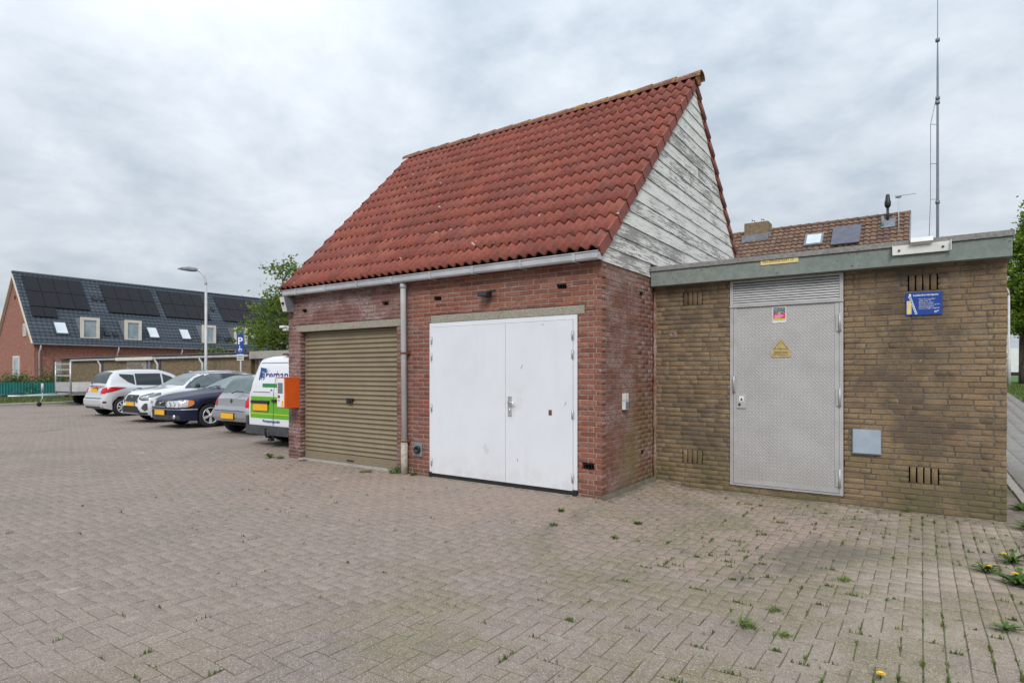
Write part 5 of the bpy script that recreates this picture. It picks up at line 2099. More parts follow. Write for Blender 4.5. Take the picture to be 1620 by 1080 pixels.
both(c, 'side_window', [(1.45, 0.95, 1.06), (1.75, 0.95, 1.26), (2.08, 0.96, 1.33)], 'glass')
c.topp('windscreen', [(1.18, -0.64, 0.64), (1.75, -0.52, 0.52)], 'screen')
c.topp('rear_window', [(3.40, -0.49, 0.49), (3.71, -0.60, 0.60)], 'screen', off=0.008)
c.topp('high_brake_light', [(3.34, -0.20, 0.20), (3.385, -0.20, 0.20)], 'darkred', off=0.016, ny=2)
for sg in (-1, 1):
    c.end('tail_light', [(sg * 0.60, 0.70, 0.93), (sg * 0.68, 0.66, 0.95), (sg * 0.755, 0.66, 0.95)], 'redlamp', rear=True, off=0.012)
    c.side('tail_light', [(3.52, 0.72, 0.94), (3.76, 0.66, 0.93)], sg, 'redlamp', off=0.010, ny=6)
    c.end('reverse_light', [(sg * 0.61, 0.655, 0.70), (sg * 0.74, 0.62, 0.66)], 'clear', rear=True, off=0.013, nz=1)
c.end('bumper_top', [(-0.70, 0.575, 0.592), (0.70, 0.575, 0.592)], 'dgrey', rear=True, off=0.004, nz=1)
c.end('plate_recess', [(-0.40, 0.585, 0.64), (0.40, 0.585, 0.64)], 'lead', rear=True, off=0.003, nz=1)
c.end('badge', [(-0.045, 0.80, 0.81), (0.0, 0.75, 0.88), (0.045, 0.80, 0.81)], 'dgrey', rear=True, off=0.012, nx=8)
c.plate(0.02, 0.46, True, 0.52, 0.13, off=0.02)
mb = MB()
mb.tube([(0.0, 3.76, 0.99), (-0.15, 3.72, 1.04), (-0.42, 3.73, 1.03)], 0.012, 5)
part('wiper', mb, 'black', root)
mirror(c, 1.5, 0.95, 'silver2')
root.location = (-10.42, 1.42 + L, 0)

# ---- white and green van
root = thing('parked_van', 'white van with green band and blue lettering behind the garage corner', 'van', (-7.46, 0.72, 0), PI, GRP)
L = 4.4
c = Car(root, L, [(0, 0.6), (0.2, 0.78), (0.6, 0.9), (1.2, 0.92), (4.1, 0.915), (4.3, 0.905), (4.37, 0.885), (4.4, 0.86)],
        [(0, 0.78), (0.3, 0.95), (0.9, 1.10), (1.1, 1.18), (1.75, 1.70), (2.2, 1.82), (3.9, 1.83), (4.2, 1.815), (4.33, 1.77), (4.38, 1.70), (4.4, 1.60)],
        [(0, 0.68), (0.6, 0.95), (1.2, 1.02), (4.1, 1.08), (4.4, 1.08)],
        [(0, 0.5), (0.8, 0.75), (1.2, 0.74), (1.8, 0.70), (4.0, 0.75), (4.3, 0.745), (4.4, 0.70)],
        [(0, 0.22), (0.5, 0.2), (3.8, 0.22), (4.4, 0.34)], [0.88, 3.62], 0.325, 0.375,
        [(0.2, 0.06), (0.5, 0), (1.0, 0.12)], [(0.25, -0.02), (0.6, 0.0), (1.0, 0.0), (1.8, 0.16)], 1.68, 'vanwhite')
c.make_wheels(6, 'steel')
both(c, 'side_window', [(1.5, 1.08, 1.25), (1.85, 1.08, 1.62), (2.4, 1.09, 1.66)], 'glass')
c.topp('windscreen', [(1.15, -0.72, 0.72), (1.78, -0.64, 0.64)], 'screen')
c.end('green_band', [(-0.87, 0.56, 1.00), (0.87, 0.56, 1.00)], 'green', rear=True, off=0.004, nx=20)
c.end('white_stripe', [(-0.87, 0.640, 0.660), (0.87, 0.640, 0.660)], 'lime', rear=True, off=0.007, nx=20, nz=1)
c.end('door_seam', [(-0.006, 0.42, 1.72), (0.006, 0.42, 1.72)], 'dgrey', rear=True, off=0.008, nx=1)
c.end('door_seam', [(-0.72, 1.675, 1.69), (0.72, 1.675, 1.69)], 'lead', rear=True, off=0.006, nz=1)
for sg in (-1, 1):
    c.side('side_band', [(3.0, 0.56, 1.00), (4.36, 0.56, 1.00)], sg, 'green', off=0.004)
    c.side('tail_light', [(4.26, 0.84, 1.18), (4.39, 0.84, 1.18)], sg, 'redlamp', off=0.012, ny=4)
    c.end('panel_seam', [(sg * 0.12, 1.085, 1.10), (sg * 0.72, 1.085, 1.10)], 'lead', rear=True, off=0.006, nz=1)
# bumper (rear points to +y in car space)
mb = MB()
pts = [(-0.96, 4.05), (-0.955, 4.36), (-0.90, 4.45), (-0.5, 4.475), (0.5, 4.475), (0.90, 4.45), (0.955, 4.36), (0.96, 4.05), (0.90, 4.05), (0.90, 4.38), (-0.90, 4.38), (-0.90, 4.05)]
mb.prism(pts, 0.24, 0.42, 'z')
for sg in (-1, 1):
    mb.prism([(sg * 0.96, 4.10), (sg * 0.955, 4.36), (sg * 0.90, 4.445), (sg * 0.87, 4.42), (sg * 0.90, 4.10)], 0.421, 0.60, 'z')
part('bumper', mb, 'dgrey', root)
mb = MB()
mb.box(-0.10, 0.10, 4.1, 4.46, 0.18, 0.235)
mb.tube([(0.0, 4.44, 0.20), (0.0, 4.56, 0.22), (0.0, 4.59, 0.33), (0.0, 4.585, 0.36)], 0.022, 8)
mb.sphere((0.0, 4.585, 0.38), 0.030, 10, 7)
mb.box(-0.05, 0.05, 4.42, 4.5, 0.13, 0.178)
part('tow_bar', mb, 'black', root)
RB = (PI / 2, 0, PI)            # text on the rear, seen from behind
yr = L + 0.012


def van_y(x, z):
    return c.G(x, c.end_y(x, z, True), z)[1]


xl_ = 0.60
text('reman', 0.30, 'vanblue', root, (0.385, van_y(0, 1.45) + 0.012, 1.335), RB, shear=0.12, sx=1.0, extrude=0.003)
mb = MB()


def emb(poly):
    mb.prism([(-a if False else a, b) for a, b in poly], van_y(0.5, 1.4) + 0.010, van_y(0.5, 1.4) + 0.016, 'y')


E0, E1 = 0.62, 1.20
for poly in ([(0.10, 0.34), (0.27, 0.32), (0.245, 0.24), (0.205, 0.27), (0.085, 0.27)], [(0.085, 0.269), (0.135, 0.269), (0.055, 0.085), (0.0, 0.03)], [(0.0, 0.029), (0.055, 0.084), (0.105, 0.095), (0.16, 0.085), (0.135, 0.0)],
             [(0.12, 0.235), (0.14, 0.235), (0.125, 0.115), (0.105, 0.115)], [(0.142, 0.235), (0.20, 0.235), (0.205, 0.20), (0.146, 0.215)], [(0.142, 0.185), (0.20, 0.185), (0.195, 0.165), (0.140, 0.165)], [(0.185, 0.163), (0.205, 0.163), (0.19, 0.115), (0.165, 0.115)]):
    emb([(E0 - a * 1.15, E1 + b * 1.15) for a, b in poly])
part('emblem', mb, 'vanblue', root)
mb = MB()
mb.box(-0.40, 0.40, van_y(0.3, 1.23) + 0.006, van_y(0.3, 1.23) + 0.012, 1.19, 1.265)
part('green_stripe', mb, 'green2', root)
text('Warmtepompspecialist', 0.078, 'vanblue', root, (0.37, van_y(0, 0.5) + 0.010, 0.485), RB, shear=0.1, sx=0.80, extrude=0.002)
c.plate(0.43, 0.785, True, 0.50, 0.145, off=0.02)
mb = MB()
y = van_y(0.43, 0.9)
mb.box(0.13, 0.74, y, y + 0.05, 0.865, 0.92, c=0.012)
part('plate_lamp_bar', mb, 'black', root)
mb = MB()
mb.box(-0.12, 0.03, y, y + 0.04, 0.90, 0.95, c=0.01)
part('door_handle', mb, 'black', root)
mb = MB()
mb.sphere((0.08, van_y(0.08, 1.09) + 0.006, 1.135), 0.02, 8, 6, sc=(1.6, 0.4, 0.8))
part('door_lock', mb, 'dgrey', root)
mb = MB()
mb.box(-0.62, -0.02, 4.02, 4.22, 1.835, 1.875, c=0.012)
part('high_brake_light', mb, 'darkred', root)
mirror(c, 1.6, 1.08, 'black')
root.location = (-7.56, 0.72 + L, 0)

# ------------------------------------------------------------------ TRAILER
TX, TY = -27.86, 4.22            # near front corner of the tray
t = thing('box_trailer', 'grey flatbed trailer with a ladder rack at its front', 'trailer', (TX, TY, 0))
mb = MB()
mb.box(-1.75, 0.0, 0.02, 2.9, 0.56, 0.62)
part('tray_floor', mb, 'greywood', t)
for (x0, x1, y0, y1) in ((-0.04, 0.0, 0.02, 2.9), (-1.75, -1.71, 0.02, 2.9), (-1.70, -0.05, 2.86, 2.9), (-1.70, -0.05, 0.02, 0.06)):
    mb = MB()
    mb.box(x0, x1, y0, y1, 0.625, 1.03, c=0.006)
    part('side_board', mb, 'offwhite' if x1 - x0 < 0.5 and x0 > -0.5 else 'frame', t)
rk = part('ladder_rack', MB().tube([(-0.03, -0.03, 0.42), (-0.03, -0.03, 1.95)], 0.035, 6), 'steel', t)
part('rack_post', MB().tube([(-1.72, -0.03, 0.42), (-1.72, -0.03, 1.95)], 0.035, 6), 'steel', rk)
for zz in (1.85, 1.60, 1.33):
    mb = MB()
    mb.box(-1.69, -0.06, -0.05, -0.01, zz - 0.03, zz + 0.03)
    part('rack_bar', mb, 'steel', rk)
mb = MB()
mb.box(-1.69, -0.06, -0.045, -0.015, 0.62, 1.03)
part('rack_panel', mb, 'frame', rk)
mb = MB()
mb.tube([(-0.10, 0.1, 0.50), (-0.87, -1.5, 0.46), (-0.87, -2.0, 0.47)], 0.04, 6)
mb.tube([(-1.65, 0.1, 0.50), (-0.87, -1.5, 0.46)], 0.04, 6)
mb.box(-1.7, -0.05, 0.0, 2.8, 0.46, 0.555)
part('drawbar', mb, 'steel', t)
mb = MB()
mb.tube([(-0.87, -2.0, 0.47), (-0.87, -2.12, 0.52), (-0.87, -2.25, 0.50)], [0.035, 0.045, 0.05], 8)
mb.tube([(-0.87, -1.9, 0.52), (-0.87, -1.75, 0.68), (-0.87, -1.45, 0.56)], 0.022, 6)
part('coupling', mb, 'dgrey', t)
jw_ = part('jockey_wheel', MB().lathe([(0.0, -0.03), (0.09, -0.03), (0.10, 0.0), (0.09, 0.03), (0.0, 0.03)], 14, Matrix.Translation((-0.50, -1.02, 0.10)) @ Matrix.Rotation(PI / 2, 4, 'Y')), 'tyre', t)
mb = MB()
mb.tube([(-0.50, -1.0, 0.10), (-0.50, -0.9, 0.36), (-0.50, -0.9, 0.62)], 0.025, 6)
mb.tube([(-0.50, -0.9, 0.62), (-0.50, -0.9, 1.0)], 0.05, 8)
part('jockey_post', mb, 'frame', t)
for sx_ in (0.10, -1.85):
    for yy in (0.95, 1.65):
        mt = Matrix.Translation((sx_, yy, 0.29)) @ Matrix.Rotation(PI / 2 if sx_ > 0 else -PI / 2, 4, 'Y')
        mb = MB()
        mb.lathe([(0.17, -0.16), (0.27, -0.16), (0.29, -0.13), (0.29, -0.02), (0.26, 0.0), (0.17, 0.0), (0.15, -0.04), (0.0, -0.03)], 20, mt)
        w_ = part('wheel', mb, 'tyre', t)
        mb = MB()
        mb.lathe([(0.165, -0.01), (0.14, -0.035), (0.06, -0.01), (0.0, -0.01)], 14, mt)
        part('rim', mb, 'steel', w_)
mb = MB()
mb.tube([(-1.8, 1.3, 0.32), (0.05, 1.3, 0.32)], 0.03, 6)
part('axle', mb, 'black', t)

# ------------------------------------------------------------------ LEFT BACKGROUND: kerb, verge, green fence, low garages, row houses
mb = MB()
mb.box(-30.25, -29.95, -14, 6.6, -0.1, 0.11, c=0.02)
struct('kerb', mb, 'kerb', 'concrete kerb at the far edge of the yard')
mb = MB()
mb.box(-42, -30.25, -14, 6.6, -0.1, 0.07)
struct('verge', mb, 'earth', 'strip of bare earth and grass in front of the teal fence')


def grass_patch(name, pts, nb, hmin, hmax, mat='grassm', kind='stuff', parent=None, wid=0.006):
    """pts: function returning (x, y) samples"""
    P = np.array([pts() for _ in range(nb)])
    z = ground_z(P[:, 0], P[:, 1])
    a = rng.random(nb) * 2 * PI
    h = hmin + (hmax - hmin) * rng.random(nb) ** 1.5
    lean = rng.random(nb) * 0.8
    dx, dy = np.cos(a), np.sin(a)
    V = np.zeros((nb, 4, 3))
    wv = wid * (0.6 + 0.8 * rng.random(nb))
    for q, (sd_, hh, ww) in enumerate(((-1, 0, 1), (1, 0, 1), (1, 1, 0.25), (-1, 1, 0.25))):
        V[:, q, 0] = P[:, 0] - dy * sd_ * wv * ww + dx * lean * h * hh
        V[:, q, 1] = P[:, 1] + dx * sd_ * wv * ww + dy * lean * h * hh
        V[:, q, 2] = z - 0.012 * (1 - hh) + h * hh + (P[:, 2] if P.shape[1] > 2 else 0)
    F = np.arange(nb * 4).reshape(nb, 4)
    o = stuffmesh(name, V.reshape(-1, 3), F, mat, parent)
    return o


o = grass_patch('verge_grass', lambda: (random.uniform(-38, -30.1), random.uniform(-2, 6.4), 0.07), 9000, 0.04, 0.22, wid=0.012)
o['label'] = 'rough grass along the foot of the teal fence'

# teal fence of narrow upright sheets from (-38.6,3.8) to (-34.9,6.3)
A, Bp = Vector((-40.4, 2.65, 0)), Vector((-34.9, 6.28, 0))
d_ = (Bp - A)
ln_ = d_.length
rz_ = math.atan2(d_.y, d_.x)
t = thing('sheet_fence', 'low teal fence of upright corrugated sheets before the brick house', 'fence', A, rz_)
np_ = 40
for q in range(np_):
    w_ = ln_ / np_
    mb = MB()
    x0 = q * w_ + 0.006
    x1 = (q + 1) * w_ - 0.006
    m1, m2 = x0 + (x1 - x0) * 0.3, x0 + (x1 - x0) * 0.7
    mb.prism([(x0, 0.0), (m1, 0.0), (m1 + 0.01, -0.03), (m2 - 0.01, -0.03), (m2, 0.0), (x1, 0.0), (x1, 0.012), (x0, 0.012)], 0.07, 0.93 + random.uniform(-0.008, 0.008), 'z')
    part('sheet', mb, 'teal', t)
for q in range(4):
    xx = 0.1 + q * (ln_ - 0.2) / 3
    mb = MB()
    mb.box(xx - 0.04, xx + 0.04, 0.014, 0.09, 0.0, 0.98)
    part('post', mb, 'dgrey', t)

# low brick garages in a row
LY = 6.92
t = thing('garage_row', 'long row of low yellow brown brick garages with a corrugated roof', 'garages')
mb = MB()
mb.box(-37.2, -18.4, LY, LY + 0.22, -0.1, 2.18)
mb.box(-37.2, -36.98, LY + 0.22, LY + 5.5, -0.1, 2.18)
mb.box(-37.2, -18.4, LY + 5.5, LY + 5.7, -0.1, 2.05)
part('wall', mb, 'lowbrick', t)
# corrugated sheets, each a part
sw_ = 0.94
nsh = int(18.9 / sw_)
mb = MB()
vs, fs = [], []
nseg = 24
for i in range(nseg + 1):
    x = sw_ * 1.02 * i / nseg
    h_ = 0.028 * math.sin(2 * PI * i / 4)
    vs += [(x, -0.16, 2.245 + h_), (x, 6.0, 2.245 + h_ - 0.03), (x, -0.16, 2.237 + h_), (x, 6.0, 2.237 + h_ - 0.03)]
for i in range(nseg):
    a, b = 4 * i, 4 * i + 4
    fs += [(a, b, b + 1, a + 1), (a + 2, a + 3, b + 3, b + 2), (a, a + 2, b + 2, b)]
mb.add(vs, fs, 0, True)
sm_ = mb.mesh('roof_sheet', 'asbestos')
for q in range(nsh):
    link('roof_sheet', sm_, t, (-37.2 + q * sw_, LY, 0.004 * (q % 2)))
mb = MB()
mb.box(-35.6, -29.9, LY - 0.14, LY - 0.02, 2.09, 2.18)
mb.box(-26.1, -18.4, LY - 0.14, LY - 0.02, 2.09, 2.18)
part('gutter', mb, 'zinc', t)
for xx in (-32.0, -25.9, -22.0):
    mb = MB()
    mb.tube([(xx, LY - 0.10, 2.10), (xx, LY - 0.10, 2.02), (xx + 0.14, LY - 0.06, 1.86), (xx + 0.14, LY - 0.06, 0.0)], 0.05, 8)
    part('downpipe', mb, 'pvc', t)
    mb = MB()
    mb.box(xx + 0.24, xx + 0.32, LY - 0.03, LY - 0.002, 0.0, 2.08)
    part('expansion_joint', mb, 'dgrey', t)
mb = MB()
mb.box(-29.9, -26.1, LY - 0.16, LY - 0.02, 2.05, 2.20)
part('fascia', mb, 'cream', t)
mb = MB()
mb.box(-28.9, -26.9, LY - 0.05, LY - 0.002, 0.0, 2.04)
gd = part('garage_door', mb, 'greywood', t)
for q in range(7):
    mb = MB()
    mb.box(-28.85 + (0.25 if q % 2 else 0), -27.45 + (0.2 if q % 3 else 0), LY - 0.09, LY - 0.052, 1.05 + q * 0.125, 1.16 + q * 0.125)
    part('plank', mb, 'wood', gd)
mb = MB()
mb.box(-26.65, -26.45, LY - 0.07, LY - 0.002, 0.0, 2.04)
part('door_post', mb, 'lead', t)

t = thing('flat_garage', 'flat roofed garage with a pale fascia behind the white van', 'garage')
mb = MB()
mb.box(-18.30, -9.0, LY + 0.1, LY + 5, -0.1, 2.0)
part('wall', mb, 'lowbrick', t)
mb = MB()
mb.box(-18.36, -8.9, LY - 0.10, LY + 5.1, 2.005, 2.29)
part('fascia', mb, 'kerb', t)
for q in range(3):
    x0 = -17.9 + q * 2.7
    mb = MB()
    mb.box(x0, x0 + 2.4, LY + 0.04, LY + 0.098, 0.0, 1.99)
    g_ = part('garage_door', mb, 'brownfence', t)
    for k in range(16):
        mb = MB()
        mb.box(x0 + 0.01 + k * 0.149, x0 + 0.135 + k * 0.149, LY + 0.015, LY + 0.039, 0.02, 1.97)
        part('plank', mb, 'brownfence' if k % 5 else 'greywood', g_)

# weathered board fence left of the low garages
t = thing('board_fence', 'weathered grey fence of horizontal boards at the house corner', 'fence', (-41.6, 8.0, 0))
for q in range(12):
    mb = MB()
    mb.box(0.0, 4.2, random.uniform(-0.01, 0.01), 0.03, 0.15 + q * 0.165, 0.30 + q * 0.165)
    part('board', mb, 'greywood', t)
for xx in (0.05, 2.1, 4.15):
    mb = MB()
    mb.box(xx - 0.06, xx + 0.06, -0.09, -0.012, 0.0, 2.3)
    part('post', mb, 'brownfence', t)

# row houses
EX, EH, RXh, RHh = -46.06, 3.45, -50.09, 8.53
GYh = 8.33
YE = 40.0
HL = YE - GYh
tn = (RHh - EH) / (EX - RXh)
hs2 = math.hypot(RHh - EH, EX - RXh)
thh = math.atan2(RHh - EH, EX - RXh)
t = thing('row_house', 'red brick row houses with black tiled roof and solar panels', 'houses')
mb = MB()
WX = -46.35
mb.box(WX - 0.3, WX, GYh + 0.28, YE, -0.1, EH)
mb.box(-54.1, -53.8, GYh + 0.28, YE, -0.1, EH)
part('wall', mb, 'housebrick', t)
mb = MB()
mb.prism([(WX, -0.1), (WX, EH - 0.05), (RXh, RHh - 0.35), (-53.83, EH - 0.05), (-53.83, -0.1)], GYh + 0.05, GYh + 0.279, 'y')
gw = part('wall', mb, 'housebrick', t)
for (x0, x1, z0, z1) in ((-50.32, -49.02, 1.0, 2.62), (-48.30, -47.78, 3.98, 4.82)):
    f = 0.14 if x1 - x0 > 0.9 else 0.09
    mb = MB()
    mb.box(x0, x0 + f, GYh - 0.01, GYh + 0.048, z0, z1)
    mb.box(x1 - f, x1, GYh - 0.01, GYh + 0.048, z0, z1)
    mb.box(x0 + f, x1 - f, GYh - 0.01, GYh + 0.048, z1 - f, z1)
    mb.box(x0 + f, x1 - f, GYh - 0.01, GYh + 0.048, z0, z0 + f)
    w_ = part('window', mb, 'cream', t)
    mb = MB()
    mb.box(x0 + f + 0.01, x1 - f - 0.01, GYh + 0.01, GYh + 0.047, z0 + f + 0.01, z1 - f - 0.01)
    part('pane', mb, 'house_glass', w_)
mb = MB()
for (dx, dz) in ((0, 0), (-0.28, -0.42), (0.28, -0.42)):
    mb.box(RXh + 0.35 + dx - 0.09, RXh + 0.35 + dx + 0.09, GYh + 0.02, GYh + 0.048, 7.2 + dz - 0.13, 7.2 + dz + 0.13)
part('nest_brick', mb, 'void', t)


def rp(y, f, n=0.0):
    """point on the roof slope facing the yard: f = 0 eave .. 1 ridge"""
    x = EX + (RXh - EX) * f
    z = EH + (RHh - EH) * f
    return Vector((x + math.sin(thh) * n, y, z + math.cos(thh) * n))


mb = MB()
# stepped, ribbed tile covering (tiles of a few pixels each, joined)
rows_, cw_ = 20, 0.30
ncol = int((YE - GYh + 0.3) / cw_)
vs, fs = [], []
prof_ = ((0.0, 0.0), (0.25, 0.035), (0.5, 0.04), (0.75, 0.02))
xsn = []
for c_ in range(ncol):
    for (u, h_) in prof_:
        xsn.append((GYh - 0.1 + (c_ + u) * cw_, h_))
for r_ in range(rows_):
    o_ = len(vs)
    for (yy, h_) in xsn:
        vs.append(rp(yy, r_ / rows_, h_ + 0.05))
        vs.append(rp(yy, (r_ + 1) / rows_, h_ + 0.015))
        vs.append(rp(yy, r_ / rows_, h_ + 0.012))
    for k in range(len(xsn) - 1):
        a, b = o_ + 3 * k, o_ + 3 * k + 3
        fs += [(a, b, b + 1, a + 1), (a + 2, b + 2, b, a)]
mb.add(vs, fs)
rf = part('roof', mb, 'slate', t)
mb = MB()
mb.add([rp(GYh - 0.1, 0, 0), rp(YE, 0, 0), rp(YE, 1, 0), rp(GYh - 0.1, 1, 0), (-54.12, GYh - 0.1, EH), (-54.12, YE, EH)],
       [(0, 1, 2, 3), (3, 2, 5, 4)])
part('roof_deck', mb, 'slate', rf)
mb = MB()
mb.tube([(RXh, GYh - 0.12, RHh + 0.05), (RXh, YE, RHh + 0.05)], 0.12, 8)
part('ridge', mb, 'slate', rf)
for sg, xe in ((1, EX), (-1, -54.12)):
    mb = MB()
    e_ = Vector((xe, 0, EH))
    p_ = Vector((RXh, 0, RHh))
    mb.add([(e_.x, GYh - 0.14, EH - 0.02), (p_.x, GYh - 0.14, RHh - 0.02), (p_.x, GYh - 0.14, RHh - 0.30), (e_.x - sg * 0.20, GYh - 0.14, EH - 0.06),
            (e_.x, GYh + 0.045, EH - 0.02), (p_.x, GYh + 0.045, RHh - 0.02), (p_.x, GYh + 0.045, RHh - 0.30), (e_.x - sg * 0.20, GYh + 0.045, EH - 0.06)],
           [(0, 1, 2, 3), (7, 6, 5, 4), (0, 4, 5, 1), (1, 5, 6, 2), (2, 6, 7, 3), (3, 7, 4, 0)])
    part('barge_board', mb, 'cream', t)
mb = MB()
mb.box(EX - 0.05, EX + 0.12, GYh - 0.1, YE, EH - 0.10, EH + 0.01)
part('gutter', mb, 'lead', t)
for yy in (8.65, 13.4, 18.0, 22.5):
    mb = MB()
    mb.tube([(EX + 0.04, yy, EH - 0.1), (EX + 0.04, yy, EH - 0.35), (WX + 0.08, yy, EH - 0.6), (WX + 0.08, yy, 0)], 0.05, 7)
    part('downpipe', mb, 'pvc', t)


def roof_panel(nm, y0, y1, f0, f1, mat, parent, off=0.10, th=0.05):
    mb = MB()
    P = [rp(y0, f0, off), rp(y1, f0, off), rp(y1, f1, off), rp(y0, f1, off)]
    Q = [rp(y0, f0, off - th), rp(y1, f0, off - th), rp(y1, f1, off - th), rp(y0, f1, off - th)]
    mb.add(P + Q, [(0, 1, 2, 3), (7, 6, 5, 4), (0, 4, 5, 1), (1, 5, 6, 2), (2, 6, 7, 3), (3, 7, 4, 0)])
    return part(nm, mb, mat, parent)


arrays = [(8.64, 12.28, 4, 0.500, 0.728, 0.957), (13.54, 17.2, 4, 0.492, 0.716, 0.942), (17.68, 21.4, 4, 0.484, 0.715, 0.945), (22.58, 26.3, 4, 0.487, 0.715, 0.945), (27.4, 31.2, 4, 0.487, 0.715, 0.945)]
for (a, b, n_, f0, f1, f2) in arrays:
    w_ = (b - a) / n_
    for q in range(n_):
        for (u0, u1) in ((f0, f1), (f1, f2)):
            roof_panel('solar_panel', a + q * w_ + 0.012, a + (q + 1) * w_ - 0.012, u0 + 0.003, u1 - 0.003, 'solar', rf, 0.17, 0.04)
for q in range(2):
    roof_panel('solar_panel', 8.60 + q * 0.74, 8.60 + q * 0.74 + 0.72, 0.357, 0.494, 'solar', rf, 0.17, 0.04)
for yc in (10.06, 16.15, 18.62, 24.8, 27.2):
    fr_ = roof_panel('skylight', yc - 0.40, yc + 0.40, 0.118, 0.300, 'dgrey', rf, 0.13, 0.10)
    roof_panel('skylight_glass', yc - 0.33, yc + 0.33, 0.135, 0.285, 'skylight', rf, 0.145, 0.012)
for (yc, f_) in ((12.85, 0.70), (13.30, 0.70), (21.95, 0.70), (12.85, 0.155), (13.38, 0.155), (22.0, 0.155), (22.4, 0.155)):
    roof_panel('roof_vent', yc - 0.14, yc + 0.14, f_ - 0.03, f_ + 0.03, 'black', rf, 0.16, 0.10)
# dormers
for (ya, yb) in ((11.08, 12.27), (13.94, 15.10), (19.79, 20.95), (22.61, 23.80)):
    z0, z1, xf = 3.92, 5.42, -46.3
    fr_ = 0.20
    mb = MB()
    xb_ = EX - (z1 - EH) / tn - 0.1
    mb.prism([(xf - 0.10, z0 + 0.02), (xf - 0.10, z1 - 0.02), (xb_, z1 - 0.02), (EX - (z0 - EH) / tn - 0.1, z0 + 0.02)], ya + 0.03, yb - 0.03, 'y')
    d_ = part('dormer', mb, 'lead', t)
    mb = MB()
    mb.box(xf - 0.12, xf, ya, ya + fr_, z0, z1)
    mb.box(xf - 0.12, xf, yb - fr_, yb, z0, z1)
    mb.box(xf - 0.12, xf, ya + fr_, yb - fr_, z1 - fr_, z1)
    mb.box(xf - 0.12, xf, ya + fr_, yb - fr_, z0, z0 + 0.06)
    part('frame', mb, 'cream', d_)
    mb = MB()
    mb.box(xf - 0.099, xf - 0.06, ya + fr_, yb - fr_, z0 + 0.06, z1 - fr_)
    part('pane', mb, 'house_glass', d_)

# lamp post by the parked cars
LX, LYp = -20.71, 6.39
t = thing('street_lamp', 'tall grey lamp post with a curved arm behind the parked cars', 'street lamp', (LX, LYp, 0))
dl_ = Vector((-0.8231, -0.5679, 0))
mb = MB()
mb.tube([(0, 0, 0), (0, 0, 1.85), (0, 0, 1.9), (0, 0, 5.0)], [0.068, 0.066, 0.056, 0.048], 12)
pts = [(0, 0, 5.0)]
for q in range(1, 8):
    a = q / 7 * 1.40
    pts.append(tuple(dl_ * (0.42 * (1 - math.cos(a))) + Vector((0, 0, 5.0 + 0.62 * math.sin(a)))))
mb.tube(pts, [0.048] + [0.042] * 7, 10)
part('pole', mb, 'pvc', t)
e_ = Vector(pts[-1])
mb = MB()
for q in range(1):
    mb.tube([e_ - dl_ * 0.02, e_ + dl_ * 0.10 + Vector((0, 0, 0.01)), e_ + dl_ * 0.30 + Vector((0, 0, 0.035)), e_ + dl_ * 0.62 + Vector((0, 0, 0.05)), e_ + dl_ * 0.80 + Vector((0, 0, 0.045))], [0.05, 0.085, 0.10, 0.065, 0.015], 10)
part('lamp_head', mb, 'lead', t)

# disabled parking sign
t = thing('parking_sign', 'blue parking sign with a white plate on a thin post', 'sign', (-17.66, 6.06, 0), 0.6)
mb = MB()
mb.tube([(0, 0, 0), (0, 0, 2.9)], 0.03, 8)
part('post', mb, 'pvc', t)
mb = MB()
mb.box(-0.125, 0.125, -0.05, -0.032, 2.17, 2.90, c=0.004)
bd = part('board', mb, 'blue', t)
text('P', 0.36, 'whiteprint', t, (0, -0.053, 2.52), FACE, 'CENTER', bold=0.008)
mb = MB()
mb.lathe([(0.055, 0.0), (0.072, 0.0), (0.072, 0.002), (0.055, 0.002)], 12, Matrix.Translation((0.0, -0.0505, 2.30)) @ Matrix.Rotation(PI / 2, 4, 'X'))
mb.box(-0.03, -0.008, -0.053, -0.0505, 2.30, 2.42)
mb.box(-0.0075, 0.06, -0.053, -0.0505, 2.315, 2.335)
mb.sphere((-0.02, -0.0515, 2.445), 0.022, 8, 6, sc=(1, 0.1, 1))
part('wheelchair_symbol', mb, 'whiteprint', t)
mb = MB()
mb.box(-0.125, 0.125, -0.05, -0.032, 1.92, 2.15, c=0.004)
part('lower_plate', mb, 'offwhite', t)
mb = MB()
for q in range(2):
    mb.box(-0.11, 0.10, -0.053, -0.0505, 1.97 + q * 0.08, 2.005 + q * 0.08)
part('text_line', mb, 'dgrey', t)


